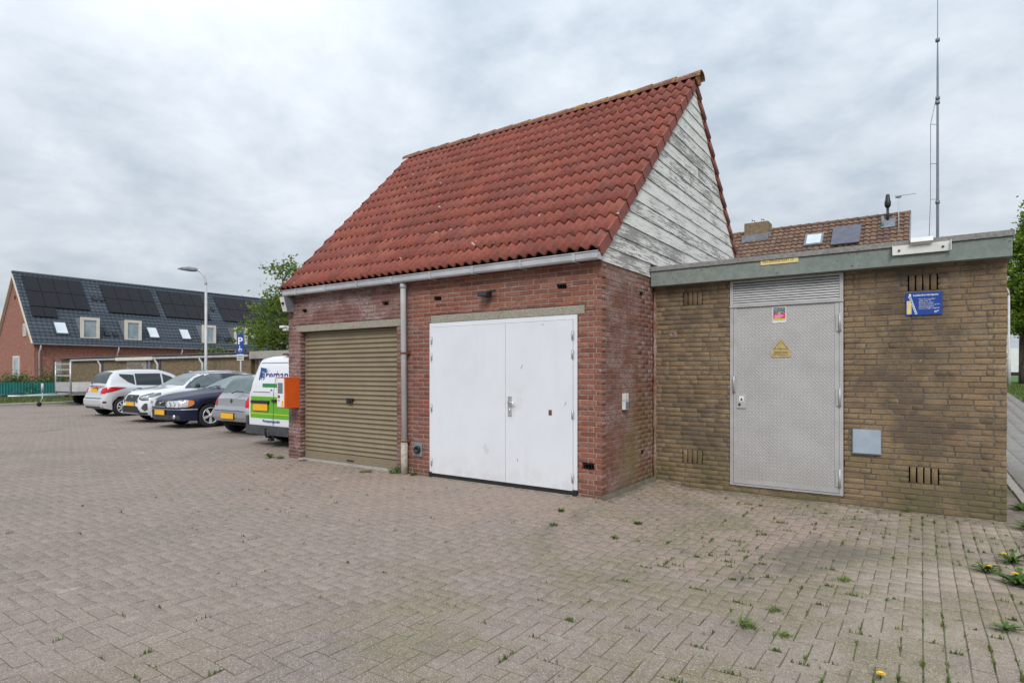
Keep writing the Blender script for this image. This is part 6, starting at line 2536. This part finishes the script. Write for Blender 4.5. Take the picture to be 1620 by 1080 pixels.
# ------------------------------------------------------------------ TREES AND BUSHES
def tree(name, label, loc, trunk_h, crown, nleaf, leaf, mat, seed, r0=0.12, group=None, cat='tree', limbs=26, lean=(0, 0), twigs=True):
    """crown: list of (x, y, z, rx, ry, rz) lobes"""
    rr = random.Random(seed)
    rg = np.random.default_rng(seed)
    t = thing(name, label, cat, loc, 0, group)
    mb = MB()
    top_ = max(c_[2] + c_[5] for c_ in crown)
    pts = [(0, 0, -0.1)]
    n = 7
    for i in range(1, n + 1):
        f_ = i / n
        pts.append((lean[0] * f_ + rr.uniform(-0.06, 0.06) * f_ * 2, lean[1] * f_ + rr.uniform(-0.06, 0.06) * f_ * 2, top_ * 0.86 * f_))
    mb.tube(pts, [r0 * (1 - 0.88 * i / n) for i in range(n + 1)], 8)
    tips = []
    for q in range(limbs):
        cx, cy, cz, rx, ry, rz = rr.choice(crown)
        a, b = rr.uniform(0, 2 * PI), rr.uniform(-0.7, 1.0)
        k = rr.uniform(0.55, 1.02)
        tip = Vector((cx + math.cos(a) * rx * k * math.sqrt(max(0.05, 1 - b * b)), cy + math.sin(a) * ry * k * math.sqrt(max(0.05, 1 - b * b)), cz + b * rz * k))
        f_ = max(trunk_h / (top_ * 0.86), min(0.95, (tip.z - 0.35 * math.hypot(tip.x, tip.y)) / (top_ * 0.86)))
        i = min(n - 1, int(f_ * n))
        base = Vector(pts[i]).lerp(Vector(pts[i + 1]), f_ * n - i)
        midp = base.lerp(tip, 0.5) + Vector((rr.uniform(-0.1, 0.1), rr.uniform(-0.1, 0.1), rr.uniform(0.0, 0.25)))
        mb.tube([base, midp, tip], [r0 * 0.34 * (1 - f_ * 0.5), r0 * 0.17, 0.006], 5, cap=False)
        tips.append((midp, tip))
    part('trunk', mb, 'bark', t)
    # leaves hang in clumps round the twigs
    C = []
    per = max(1, nleaf // (limbs * 9))
    for (m_, tp) in tips:
        for q in range(9):
            f_ = rr.uniform(0.1, 1.05)
            ctr = m_.lerp(tp, f_) + Vector((rr.gauss(0, 0.22), rr.gauss(0, 0.22), rr.gauss(0, 0.22)))
            sp = rr.uniform(0.08, 0.24)
            C.append(np.array(ctr) + rg.normal(0, sp, (per, 3)) * np.array([1, 1, 0.8]))
    C = np.concatenate(C)
    N = len(C)
    u = rg.normal(0, 1, (N, 3))
    u /= np.linalg.norm(u, axis=1)[:, None]
    w = rg.normal(0, 1, (N, 3))
    w -= u * (u * w).sum(1)[:, None]
    w /= np.linalg.norm(w, axis=1)[:, None]
    s_ = leaf * (0.6 + 0.8 * rg.random(N))[:, None]
    V = np.stack([C - u * s_, C - w * s_ * 0.45, C + u * s_, C + w * s_ * 0.45], 1)
    F = np.arange(N * 4).reshape(N, 4)
    o = stuffmesh('crown', V.reshape(-1, 3), F, mat, t)
    del o['kind']
    return t


tree('birch_tree', 'fresh green leafy tree rising behind the white van', (-20.6, 9.9, 0), 1.3,
     [(0.0, 0.0, 5.3, 0.7, 0.7, 1.5), (0.2, 0.1, 3.6, 1.3, 1.3, 1.3), (0.9, 0.6, 4.6, 0.9, 0.9, 1.1), (-1.1, -0.75, 3.3, 1.1, 1.1, 1.1), (-0.7, -0.5, 4.3, 0.9, 0.9, 0.9), (0.6, 0.5, 2.2, 1.4, 1.4, 0.9)],
     7600, 0.085, 'birch', 21, 0.11, limbs=58)
for q, (bx2, by2, r_, lb) in enumerate(((-41.0, 5.6, 1.1, 'round green bush behind the teal fence at the picture edge'), (-36.6, 6.1, 0.85, 'green bush between the teal fence and the ladder rack'))):
    tree('bush', lb, (bx2, by2, 0), 0.2, [(0, 0, 0.55, r_, r_, 0.42), (0.4, 0.3, 0.75, r_ * 0.6, r_ * 0.6, 0.35)], 4500, 0.055, 'bush', 31 + q, 0.05, cat='bush', limbs=24)
tree('bush', 'low yellow green bush showing above the low garage roof', (-33.0, 13.6, 0), 1.2, [(0, 0, 2.35, 1.5, 1.0, 0.45)], 3000, 0.07, 'bush', 35, 0.05, cat='bush', limbs=24)

# ------------------------------------------------------------------ HOUSE BEHIND ON THE RIGHT
RY2, RZ2, XR2, XL2 = 26.4, 8.72, 2.66, -9.0
tn2 = 0.90
th2 = math.atan(tn2)
DEP = 4.2
t = thing('gable_house', 'brown tiled house behind the tan utility building', 'house')
mb = MB()
mb.box(XL2, XR2 - 0.12, RY2 - DEP + 0.35, RY2 + DEP - 0.35, -0.1, RZ2 - tn2 * (DEP - 0.35) - 0.06)
mb.prism([(RY2 - DEP + 0.35, RZ2 - tn2 * (DEP - 0.35) - 0.0601), (RY2, RZ2 - 0.10), (RY2 + DEP - 0.35, RZ2 - tn2 * (DEP - 0.35) - 0.0601)], XL2, XR2 - 0.13, 'x')
part('wall', mb, 'chimbrick', t)


def hp(x, f, n=0.0):
    d = DEP * (1 - f)
    return Vector((x, RY2 - d - math.sin(th2) * n, RZ2 - tn2 * d + math.cos(th2) * n))


rows_, ncol = 17, 46
cw_ = (XR2 - XL2) / ncol
mb = MB()
vs, fs = [], []
rr = random.Random(2)
prof_ = ((0.0, 0.0), (0.2, 0.045), (0.45, 0.055), (0.7, 0.03))
for r_ in range(rows_):
    for c_ in range(ncol):
        o_ = len(vs)
        jz = rr.uniform(-0.008, 0.008)
        for (u, h_) in prof_ + ((1.0, 0.0),):
            xx = XL2 + (c_ + u) * cw_
            vs.append(hp(xx, r_ / rows_ + jz * 0.1, h_ + 0.065 + jz))
            vs.append(hp(xx, (r_ + 1.0) / rows_, h_ + 0.015))
            vs.append(hp(xx, r_ / rows_ + jz * 0.1, h_ + 0.015 + jz))
        for k in range(4):
            a, b = o_ + 3 * k, o_ + 3 * k + 3
            fs += [(a, b, b + 1, a + 1), (a + 2, b + 2, b, a)]
mb.add(vs, fs)
rf2 = part('roof', mb, 'oldtile', t)
mb = MB()
mb.add([hp(XL2, 0, 0), hp(XR2 - 0.02, 0, 0), hp(XR2 - 0.02, 1, 0), hp(XL2, 1, 0), (XL2, RY2 + DEP, RZ2 - tn2 * DEP), (XR2 - 0.02, RY2 + DEP, RZ2 - tn2 * DEP)], [(0, 1, 2, 3), (3, 2, 5, 4)])
part('roof_deck', mb, 'oldtile', rf2)
nr_ = 28
for q in range(nr_):
    x0 = XL2 + (XR2 - XL2) * q / nr_
    mb = MB()
    mb.tube([(x0, RY2, RZ2 + 0.045), (x0 + (XR2 - XL2) / nr_ + 0.03, RY2, RZ2 + 0.065)], [0.10, 0.115], 8)
    part('ridge_tile', mb, 'oldtile', rf2)
mb = MB()
mb.add([hp(XR2 - 0.018, 0, 0.09), hp(XR2 - 0.018, 1, 0.09), hp(XR2 - 0.018, 1, -0.18), hp(XR2 - 0.018, 0, -0.18), hp(XR2 + 0.03, 0, 0.09), hp(XR2 + 0.03, 1, 0.09), hp(XR2 + 0.03, 1, -0.18), hp(XR2 + 0.03, 0, -0.18)],
       [(0, 1, 2, 3), (7, 6, 5, 4), (0, 4, 5, 1), (1, 5, 6, 2), (2, 6, 7, 3), (3, 7, 4, 0)])
part('barge_board', mb, 'lead', t)


def hpanel(nm, x0, x1, f0, f1, mat, parent, off, th):
    mb = MB()
    P = [hp(x0, f0, off), hp(x1, f0, off), hp(x1, f1, off), hp(x0, f1, off)]
    Q = [hp(x0, f0, off - th), hp(x1, f0, off - th), hp(x1, f1, off - th), hp(x0, f1, off - th)]
    mb.add(P + Q, [(0, 1, 2, 3), (7, 6, 5, 4), (0, 4, 5, 1), (1, 5, 6, 2), (2, 6, 7, 3), (3, 7, 4, 0)])
    return part(nm, mb, mat, parent)


def fz(z):
    return 1 - (RZ2 - z) / (tn2 * DEP)


sk = hpanel('skylight', -1.55, -0.76, fz(7.40), fz(8.06), 'lead', rf2, 0.16, 0.12)
hpanel('skylight_glass', -1.46, -0.85, fz(7.47), fz(7.99), 'skylight', rf2, 0.172, 0.011)
hpanel('solar_panel', -0.38, 0.78, fz(7.20), fz(8.22), 'solar_grey', rf2, 0.22, 0.08)
# chimney
ch = part('chimney', MB().box(-4.52, -3.36, 26.0, 26.95, 7.9, 9.20), 'chimbrick', t)
mb = MB()
mb.box(-4.58, -3.30, 25.7, 26.02, 8.02, 8.52)
mb.box(-3.36, -3.22, 25.95, 27.0, 8.3, 8.62)
part('flashing', mb, 'lead', ch)
for xx in (-4.18, -3.72):
    mb = MB()
    mb.tube([(xx, 26.45, 9.19), (xx, 26.45, 9.38)], 0.085, 8)
    mb.tube([(xx, 26.45, 9.38), (xx, 26.45, 9.40), (xx + 0.06, 26.45, 9.44)], [0.05, 0.11, 0.09], 8)
    part('chimney_pot', mb, 'steel', ch)
# flue
fl_ = part('flue', MB().tube([(1.80, 25.95, 8.35), (1.80, 25.95, 9.05)], 0.055, 8), 'black', t)
mb = MB()
mb.tube([(1.80, 25.95, 9.05), (1.80, 25.95, 9.15), (1.80, 25.95, 9.30), (1.80, 25.95, 9.40), (1.80, 25.95, 9.62), (1.80, 25.95, 9.66)], [0.09, 0.13, 0.13, 0.10, 0.08, 0.03], 10)
part('cowl', mb, 'black', fl_)
mb = MB()
mb.box(1.62, 2.05, 25.70, 25.76, 8.0, 8.5)
hpanel('flashing', 1.55, 2.1, fz(7.95), fz(8.45), 'lead', t, 0.13, 0.06)
mb = MB()
mb.tube([(1.62, 25.6, 7.9), (1.62, 25.55, 8.6)], 0.06, 8)
part('vent_pipe', mb, 'lead', t)
t2 = thing('tv_antenna', 'small rooftop aerial on a white pole at the brown tiled roof', 'antenna', (2.25, 25.0, 7.35))
mb = MB()
mb.tube([(0, 0, 0.0), (0, 0, 1.95)], 0.022, 6)
part('pole', mb, 'pvc', t2)
mb = MB()
mb.tube([(-0.15, 0, 1.93), (0.62, 0.25, 1.98)], 0.010, 5)
for q in range(8):
    f_ = q / 7
    mb.tube([(-0.12 + 0.72 * f_, 0.25 * f_ - 0.10, 1.935 + 0.04 * f_), (-0.12 + 0.72 * f_, 0.25 * f_ + 0.10, 1.935 + 0.04 * f_)], 0.005, 4)
mb.box(-0.12, 0.10, -0.05, 0.05, 1.84, 1.92, c=0.01)
part('aerial', mb, 'lead', t2)

# tall radio mast
t = thing('radio_mast', 'very tall thin radio mast standing behind the tan utility building', 'mast', (3.53, 18.25, 0.2))
mb = MB()
mb.tube([(0, 0, -0.2), (0, 0, 7.2), (0, 0, 9.4), (0, 0, 11.6), (0, 0, 12.6), (0, 0, 15.2)], [0.042, 0.042, 0.035, 0.028, 0.015, 0.009], 8)
part('pole', mb, 'mastgrey', t)
lft = Vector((-0.8231, -0.5679, 0))
mb = MB()
mb.tube([tuple(lft * 0.30 + Vector((0, 0, 5.4))), tuple(lft * 0.24 + Vector((0, 0, 7.1))), tuple(lft * 0.235 + Vector((0, 0, 9.62))), tuple(lft * 0.03 + Vector((0, 0, 10.6)))], 0.010, 5)
part('side_wire', mb, 'lead', t)
for zz in (7.1, 8.3, 9.62):
    mb = MB()
    mb.tube([(0, 0, zz), tuple(lft * 0.24 + Vector((0, 0, zz)))], 0.010, 5)
    part('spreader', mb, 'lead', t)
for zz in (10.35, 10.5, 12.45, 7.0):
    mb = MB()
    mb.tube([(0, 0, zz - 0.05), (0, 0, zz + 0.05)], 0.065, 8)
    part('clamp', mb, 'lead', t)

# ------------------------------------------------------------------ RIGHT EDGE: path, kerb, lawn, tree, lamp, trailer
rows = []
V, F = [], []
k = 0
rr = random.Random(13)
for i in range(6):
    for j in range(120):
        x0, y0 = 4.20 + i * 0.302, -8.2 + j * 0.302 + (0.15 if i % 2 else 0)
        zt = gz(x0 + 0.15, y0 + 0.15) + 0.012 + rr.uniform(-0.003, 0.003)
        u = paver_unit(0.148, 0.148, 0.004, 0.04) + np.array([x0 + 0.15, y0 + 0.15, zt])
        V.append(u)
        F.append(PF + 12 * k)
        k += 1
path = link('path', None)
path['kind'] = 'structure'
path['label'] = 'grey slab footpath along the right side of the tan building'
MAT['slab'] = MAT['pathc']
stuffmesh('slabs', np.concatenate(V), np.concatenate(F), 'slab', path)
kb = link('path_kerb', None)
kb['kind'] = 'structure'
kb['label'] = 'worn concrete edging stones beside the footpath'
for q in range(9):
    y0 = -3.2 + q * 1.0
    mb = MB()
    zt = gz(4.1, y0 + 0.5)
    mb.box(4.06 + rr.uniform(-0.01, 0.01), 4.16, y0, y0 + 0.99, zt - 0.1, zt + 0.035 + rr.uniform(-0.012, 0.008), c=0.012)
    part('kerb_stone', mb, 'kerb', kb)
# lawn
lx = np.linspace(4.4, 60, 40)
lyv = np.linspace(3, 130, 60)
gxx, gyy = np.meshgrid(lx, lyv, indexing='ij')
edge = 6.02 + 0.0 * gyy
gxx = edge + (gxx - 4.4)
V = np.stack([gxx, gyy, ground_z(gxx, gyy) + 0.02], -1).reshape(-1, 3)
idx = np.arange(40 * 60).reshape(40, 60)
F = np.stack([idx[:-1, :-1], idx[1:, :-1], idx[1:, 1:], idx[:-1, 1:]], -1).reshape(-1, 4)
o = stuffmesh('lawn', V, F, 'lawn')
o['kind'] = 'structure'
o['label'] = 'green lawn behind the footpath at the right'


def lawn_pt():
    y = random.uniform(12, 45)
    x = 6.03 + random.uniform(0, 3)
    return (x, y, 0.02)


o = grass_patch('lawn_grass', lawn_pt, 14000, 0.04, 0.14, wid=0.015)
o['label'] = 'grass blades of the lawn behind the footpath'

tree('lime_tree', 'bright green tree at the right edge beyond the footpath', (7.65, 36.0, 0.8), 2.0,
     [(0.6, 0, 6.0, 2.6, 2.2, 2.0), (1.5, 0, 7.6, 2.0, 2.0, 2.0), (-0.8, 0.3, 4.2, 1.8, 1.8, 1.4), (1.2, 0, 4.2, 2.4, 2.2, 1.5), (0.9, 0, 8.7, 1.0, 1.0, 0.9), (0.2, -1.0, 3.3, 2.0, 1.5, 0.9)],
     36000, 0.10, 'lime_leaf', 41, 0.24, limbs=100)
t = thing('street_lamp', 'slim grey lamp post at the right edge beside the lawn', 'street lamp', (6.68, 32.3, gz(6.68, 32.3)))
mb = MB()
mb.tube([(0, 0, 0), (0, 0, 1.4), (0, 0, 1.45), (0, 0, 4.6)], [0.085, 0.08, 0.055, 0.05], 10)
pts = [(0, 0, 4.6)]
for q in range(1, 6):
    a = q / 5 * 1.3
    pts.append(tuple(lft * (0.35 * (1 - math.cos(a))) + Vector((0, 0, 4.6 + 0.45 * math.sin(a)))))
mb.tube(pts, 0.045, 8)
part('pole', mb, 'pvc', t)
e_ = Vector(pts[-1])
mb = MB()
mb.tube([e_, e_ + lft * 0.2 + Vector((0, 0, 0.03)), e_ + lft * 0.5 + Vector((0, 0, 0.05))], [0.05, 0.09, 0.03], 8)
part('lamp_head', mb, 'lead', t)
t = thing('white_trailer', 'white box trailer parked at the right edge beyond the lawn', 'trailer', (7.75, 47.0, gz(7.75, 47.0)), 0.62)
mb = MB()
mb.prism([(-2.2, 0.75), (1.15, 0.75), (1.05, 1.6), (0.5, 2.35), (-2.2, 2.4)], -1.0, 1.0, 'y')
part('body', mb, 'white', t)
mb = MB()
mb.box(-2.1, 1.1, -1.01, 1.01, 0.50, 0.74)
part('skirt', mb, 'black', t)
for xx in (-1.1,):
    for yy in (-0.9, 0.9):
        mb = MB()
        mb.lathe([(0.0, -0.1), (0.3, -0.1), (0.33, 0.0), (0.3, 0.1), (0.0, 0.1)], 16, Matrix.Translation((xx, yy * 0.95, 0.33)) @ Matrix.Rotation(PI / 2, 4, 'X'))
        part('wheel', mb, 'tyre', t)
mb = MB()
mb.box(0.35, 1.0, -1.008, -1.002, 1.35, 1.40)
part('trim_strip', mb, 'dgrey', t)


# ------------------------------------------------------------------ WEEDS
def dandelion(loc, r, nl, fl, label, seed):
    rr = random.Random(seed)
    x, y = loc
    t = thing('dandelion', label, 'weed', (x, y, gz(x, y)), rr.uniform(0, 6), 'dandelions by the building edge')
    mb = MB()
    for q in range(nl):
        a = rr.uniform(0, 2 * PI)
        L_ = r * rr.uniform(0.55, 1.1)
        up_ = rr.uniform(0.15, 0.75)
        ca, sa = math.cos(a), math.sin(a)
        prev = None
        n = 8
        vs, fs = [], []
        for i in range(n + 1):
            f_ = i / n
            w_ = L_ * 0.15 * math.sin(PI * min(1, 0.12 + f_ * 0.88)) * (1.0 if i % 2 else 0.45)
            rad = L_ * f_
            z = L_ * up_ * math.sin(f_ * 2.2) * 0.8 + 0.004
            vs += [(ca * rad - sa * w_, sa * rad + ca * w_, z), (ca * rad, sa * rad, z - 0.15 * w_), (ca * rad + sa * w_, sa * rad - ca * w_, z)]
        for i in range(n):
            o_ = 3 * i
            fs += [(o_, o_ + 1, o_ + 4, o_ + 3), (o_ + 1, o_ + 2, o_ + 5, o_ + 4)]
        mb.add(vs, fs, 0, True)
    part('leaves', mb, 'dandelion_leaf', t)
    for q in range(fl):
        a = rr.uniform(0, 2 * PI)
        d = r * rr.uniform(0.1, 0.5)
        h = rr.uniform(0.25, 0.5) * r + 0.01
        mb = MB()
        mb.tube([(0, 0, 0), (math.cos(a) * d * 0.6, math.sin(a) * d * 0.6, h * 0.6), (math.cos(a) * d, math.sin(a) * d, h)], 0.0025, 4)
        f_ = part('flower', mb, 'dandelion_leaf', t)
        mb = MB()
        for k in range(18):
            b = 2 * PI * k / 18
            for (R_, z_) in ((0.020, 0.0), (0.013, 0.005)):
                c_, s_ = math.cos(b + z_ * 30), math.sin(b + z_ * 30)
                mb.add([(math.cos(a) * d, math.sin(a) * d, h + z_), (math.cos(a) * d + c_ * R_ - s_ * 0.004, math.sin(a) * d + s_ * R_ + c_ * 0.004, h + z_ + 0.005), (math.cos(a) * d + c_ * R_ + s_ * 0.004, math.sin(a) * d + s_ * R_ - c_ * 0.004, h + z_ + 0.005)], [(0, 1, 2)])
        part('petals', mb, 'dandelion', f_)
    return t


dandelion((3.70, -0.02), 0.13, 34, 1, 'dandelion in bloom, the farthest of the three clumps off the right wall corner', 51)
dandelion((3.50, -0.44), 0.12, 30, 1, 'dandelion with one low yellow head, left of the other clumps', 52)
dandelion((3.66, -0.72), 0.16, 44, 1, 'broad dandelion clump nearest the camera by the right wall corner', 53)
dandelion((3.96, 1.35), 0.16, 40, 0, 'leafy weed without flowers against the right wall corner', 54)
dandelion((4.02, 2.45), 0.13, 30, 0, 'leafy weed without flowers beside the footpath past the wall corner', 55)
dandelion((3.50, -1.85), 0.10, 22, 0, 'small leafy weed on the paving at the right picture edge', 56)
dandelion((2.93, -2.93), 0.05, 5, 1, 'single yellow flower low on the paving at the bottom of the picture', 57)
dandelion((-6.28, -0.20), 0.15, 18, 3, 'dandelion at the foot of the left pier under the orange box', 58)


def tuft(x, y, r, n, label, seed, h=0.06, mat='grassm'):
    rr = random.Random(seed)
    t = thing('grass_tuft', label, 'weed', (x, y, gz(x, y)), 0, 'grass tufts in the paving joints')
    mb = MB()
    for q in range(n):
        a, d = rr.uniform(0, 2 * PI), r * math.sqrt(rr.random()) * 0.6
        bx2, by2 = math.cos(a) * d, math.sin(a) * d
        b = rr.uniform(0, 2 * PI)
        ll, hh = r * rr.uniform(0.3, 0.9), h * rr.uniform(0.4, 1.1)
        w_ = rr.uniform(0.003, 0.006)
        cb, sb = math.cos(b), math.sin(b)
        mb.add([(bx2 - sb * w_, by2 + cb * w_, -0.01), (bx2 + sb * w_, by2 - cb * w_, -0.01), (bx2 + cb * ll * 0.5 + sb * w_ * 0.8, by2 + sb * ll * 0.5 - cb * w_ * 0.8, hh * 0.75), (bx2 + cb * ll * 0.5 - sb * w_ * 0.8, by2 + sb * ll * 0.5 + cb * w_ * 0.8, hh * 0.75), (bx2 + cb * ll, by2 + sb * ll, hh)],
               [(0, 1, 2, 3), (3, 2, 4)])
    part('blades', mb, mat, t)


tuft(0.71, -0.61, 0.07, 60, 'dark green moss tuft on the paving right of the garage corner', 61, 0.03, 'dandelion_leaf')
tuft(2.23, -2.62, 0.10, 60, 'light green grass tuft in the lower right of the paving', 62, 0.039, 'weedl')
tuft(2.33, -2.30, 0.07, 40, 'pale weed just behind the light green grass tuft', 63, 0.028, 'weedl')
tuft(2.45, -2.66, 0.06, 34, 'small grass tuft just right of the light green tuft', 64, 0.028, 'weedl')
tuft(2.62, -1.35, 0.08, 44, 'grass tuft in the middle of the paving before the metal door', 65, 0.028, 'weedl')
tuft(-0.10, -0.78, 0.06, 44, 'small green weed on the paving under the white door edge', 66, 0.035, 'dandelion_leaf')
tuft(0.10, -1.28, 0.06, 40, 'low moss tuft on the paving in front of the garage corner', 67, 0.025, 'dandelion_leaf')
tuft(0.75, -1.25, 0.05, 36, 'flat green weed beyond the low moss tuft', 68, 0.025, 'dandelion_leaf')
tuft(-3.32, -0.09, 0.13, 90, 'grass growing at the foot of the downpipe', 69, 0.10)
tuft(-2.98, -0.06, 0.07, 50, 'short grass between the downpipe and the white doors', 70, 0.06)
tuft(-3.75, -0.25, 0.14, 60, 'flat yellow green weed before the shutter near the downpipe', 71, 0.035)
tuft(-5.5, -0.10, 0.08, 40, 'low grass at the left end of the shutter threshold', 72, 0.03)
tuft(-6.05, -0.16, 0.10, 50, 'grass beside the dandelion at the left pier', 73, 0.06)

# grass and moss in the joints: more of it towards the right
hdir = []
cand = B[(B[:, 0] > -5.5) & (B[:, 1] > -6.0) & (B[:, 1] < 1.6)]
pr = []


def vnoise(x, y):
    return 0.5 + 0.25 * math.sin(x * 2.1 + 1.7 * math.sin(y * 1.3)) + 0.25 * math.sin(y * 2.7 + 1.3 * math.sin(x * 1.9 + 2))


joint_pts = []
for (x, y, o_) in cand:
    dens = 0.05 + 1.0 * smooth((x - 0.8) / 1.6) * vnoise(x, y) ** 1.6 + 0.04 * smooth((x + 2.5) / 4) * vnoise(x * 1.7, y * 1.7)
    if random.random() < dens:
        nb_ = random.randint(10, 40) if (x > 1.0 and random.random() < 0.5) else random.randint(4, 10)
        big_ = random.random()
        ax, ay = (BW / 2, BL / 2) if o_ else (BL / 2, BW / 2)
        e_ = random.random() < 0.65
        for q in range(nb_):
            f_ = random.gauss(0, 0.35)
            if bool(o_) == e_:
                joint_pts.append((x + ax + random.gauss(0, 0.003), y + f_ * ay))
            else:
                joint_pts.append((x + f_ * ax, y + ay + random.gauss(0, 0.003)))
jit = iter(joint_pts)
o = grass_patch('joint_grass', lambda: next(jit), len(joint_pts), 0.005, 0.026, wid=0.006)
o['label'] = 'short grass and moss growing in the paving joints'

def drift(name, label, P0, P1, out, w0, w1, h, seed, mat='drift', zoff=0.0):
    """a low wedge of blown sand along a wall foot from P0 to P1, spreading towards out"""
    rg = np.random.default_rng(seed)
    n = max(8, int((Vector(P1) - Vector(P0)).length / 0.05))
    V, F = [], []
    a_, b_ = rg.random(4) * 6, rg.random(4)
    prof = ((0.0, 1.0), (0.18, 0.78), (0.45, 0.36), (0.75, 0.06), (1.0, -0.35))
    for i in range(n + 1):
        f_ = i / n
        x, y = P0[0] + (P1[0] - P0[0]) * f_, P0[1] + (P1[1] - P0[1]) * f_
        s_ = f_ * (Vector(P1) - Vector(P0)).length
        k = 0.5 + 0.28 * math.sin(s_ * 3.1 + a_[0]) + 0.22 * math.sin(s_ * 8.3 + a_[1]) + 0.12 * math.sin(s_ * 21 + a_[2])
        w_ = w0 + (w1 - w0) * max(0.0, min(1.0, k))
        hh = h * (0.55 + 0.45 * math.sin(s_ * 5.3 + a_[3]))
        for (q, z) in prof:
            xx, yy = x + out[0] * w_ * q, y + out[1] * w_ * q
            V.append((xx, yy, gz(xx, yy) + hh * z + (rg.random() - 0.5) * 0.004 + zoff))
    for i in range(n):
        for q in range(4):
            o_ = i * 5 + q
            F.append((o_, o_ + 1, o_ + 6, o_ + 5))
    o = stuffmesh(name, np.array(V), np.array(F), mat, None, True)
    o['label'] = label
    return o


drift('sand_drift', 'thin drift of sandy dirt along the foot of the tan wall', (0.06, SUBY + 0.004), (SR + 0.02, SUBY + 0.004), (0, -1), 0.06, 0.34, 0.016, 5)
drift('sand_drift', 'dirt gathered at the foot of the red return wall', (0.07, 0.0), (0.07, SUBY - 0.02), (1, 0), 0.04, 0.16, 0.016, 6)
drift('sand_drift', 'thin line of dirt along the foot of the red front', (-6.03, -0.006), (0.0, -0.006), (0, -1), 0.015, 0.08, 0.009, 7)
drift('sand_drift', 'earth and sand between the paving and the worn edging stones', (4.05, -3.2), (4.05, 1.6), (-1, 0), 0.10, 0.34, 0.020, 8)

# crumbs: little stones and dry leaves on the paving
mb = MB()
rr = random.Random(77)
for q in range(140):
    x, y = rr.uniform(-3.5, 3.8), rr.uniform(-4.6, 1.3)
    if x < 0.1 and y > -0.1:
        continue
    r_ = rr.uniform(0.003, 0.010)
    mb.sphere((x, y, gz(x, y) + r_ * 0.4), r_, 5, 4, sc=(1, rr.uniform(0.6, 1.2), 0.7))
o = part('pebbles', mb, 'kerb')
o['kind'] = 'stuff'
o['label'] = 'scattered small pale stones on the paving'
mb = MB()
for q in range(110):
    x, y = rr.uniform(-4, 3.8), rr.uniform(-4.6, 1.3)
    if x < 0.1 and y > -0.1:
        continue
    if q > 60:
        x, y = rr.uniform(0.1, 2.0), SUBY - abs(rr.gauss(0.1, 0.5)) - 0.05
    a = rr.uniform(0, 6.28)
    s_ = rr.uniform(0.008, 0.022)
    z = gz(x, y) + 0.004
    ca, sa = math.cos(a) * s_, math.sin(a) * s_
    mb.add([(x - ca, y - sa, z), (x + sa * 0.5, y - ca * 0.5, z + s_ * 0.5), (x + ca, y + sa, z + s_ * 0.2), (x - sa * 0.5, y + ca * 0.5, z + s_ * 0.1)], [(0, 1, 2, 3)])
o = part('leaf_litter', mb, 'wood')
o['kind'] = 'stuff'
o['label'] = 'dry leaf bits scattered over the paving'
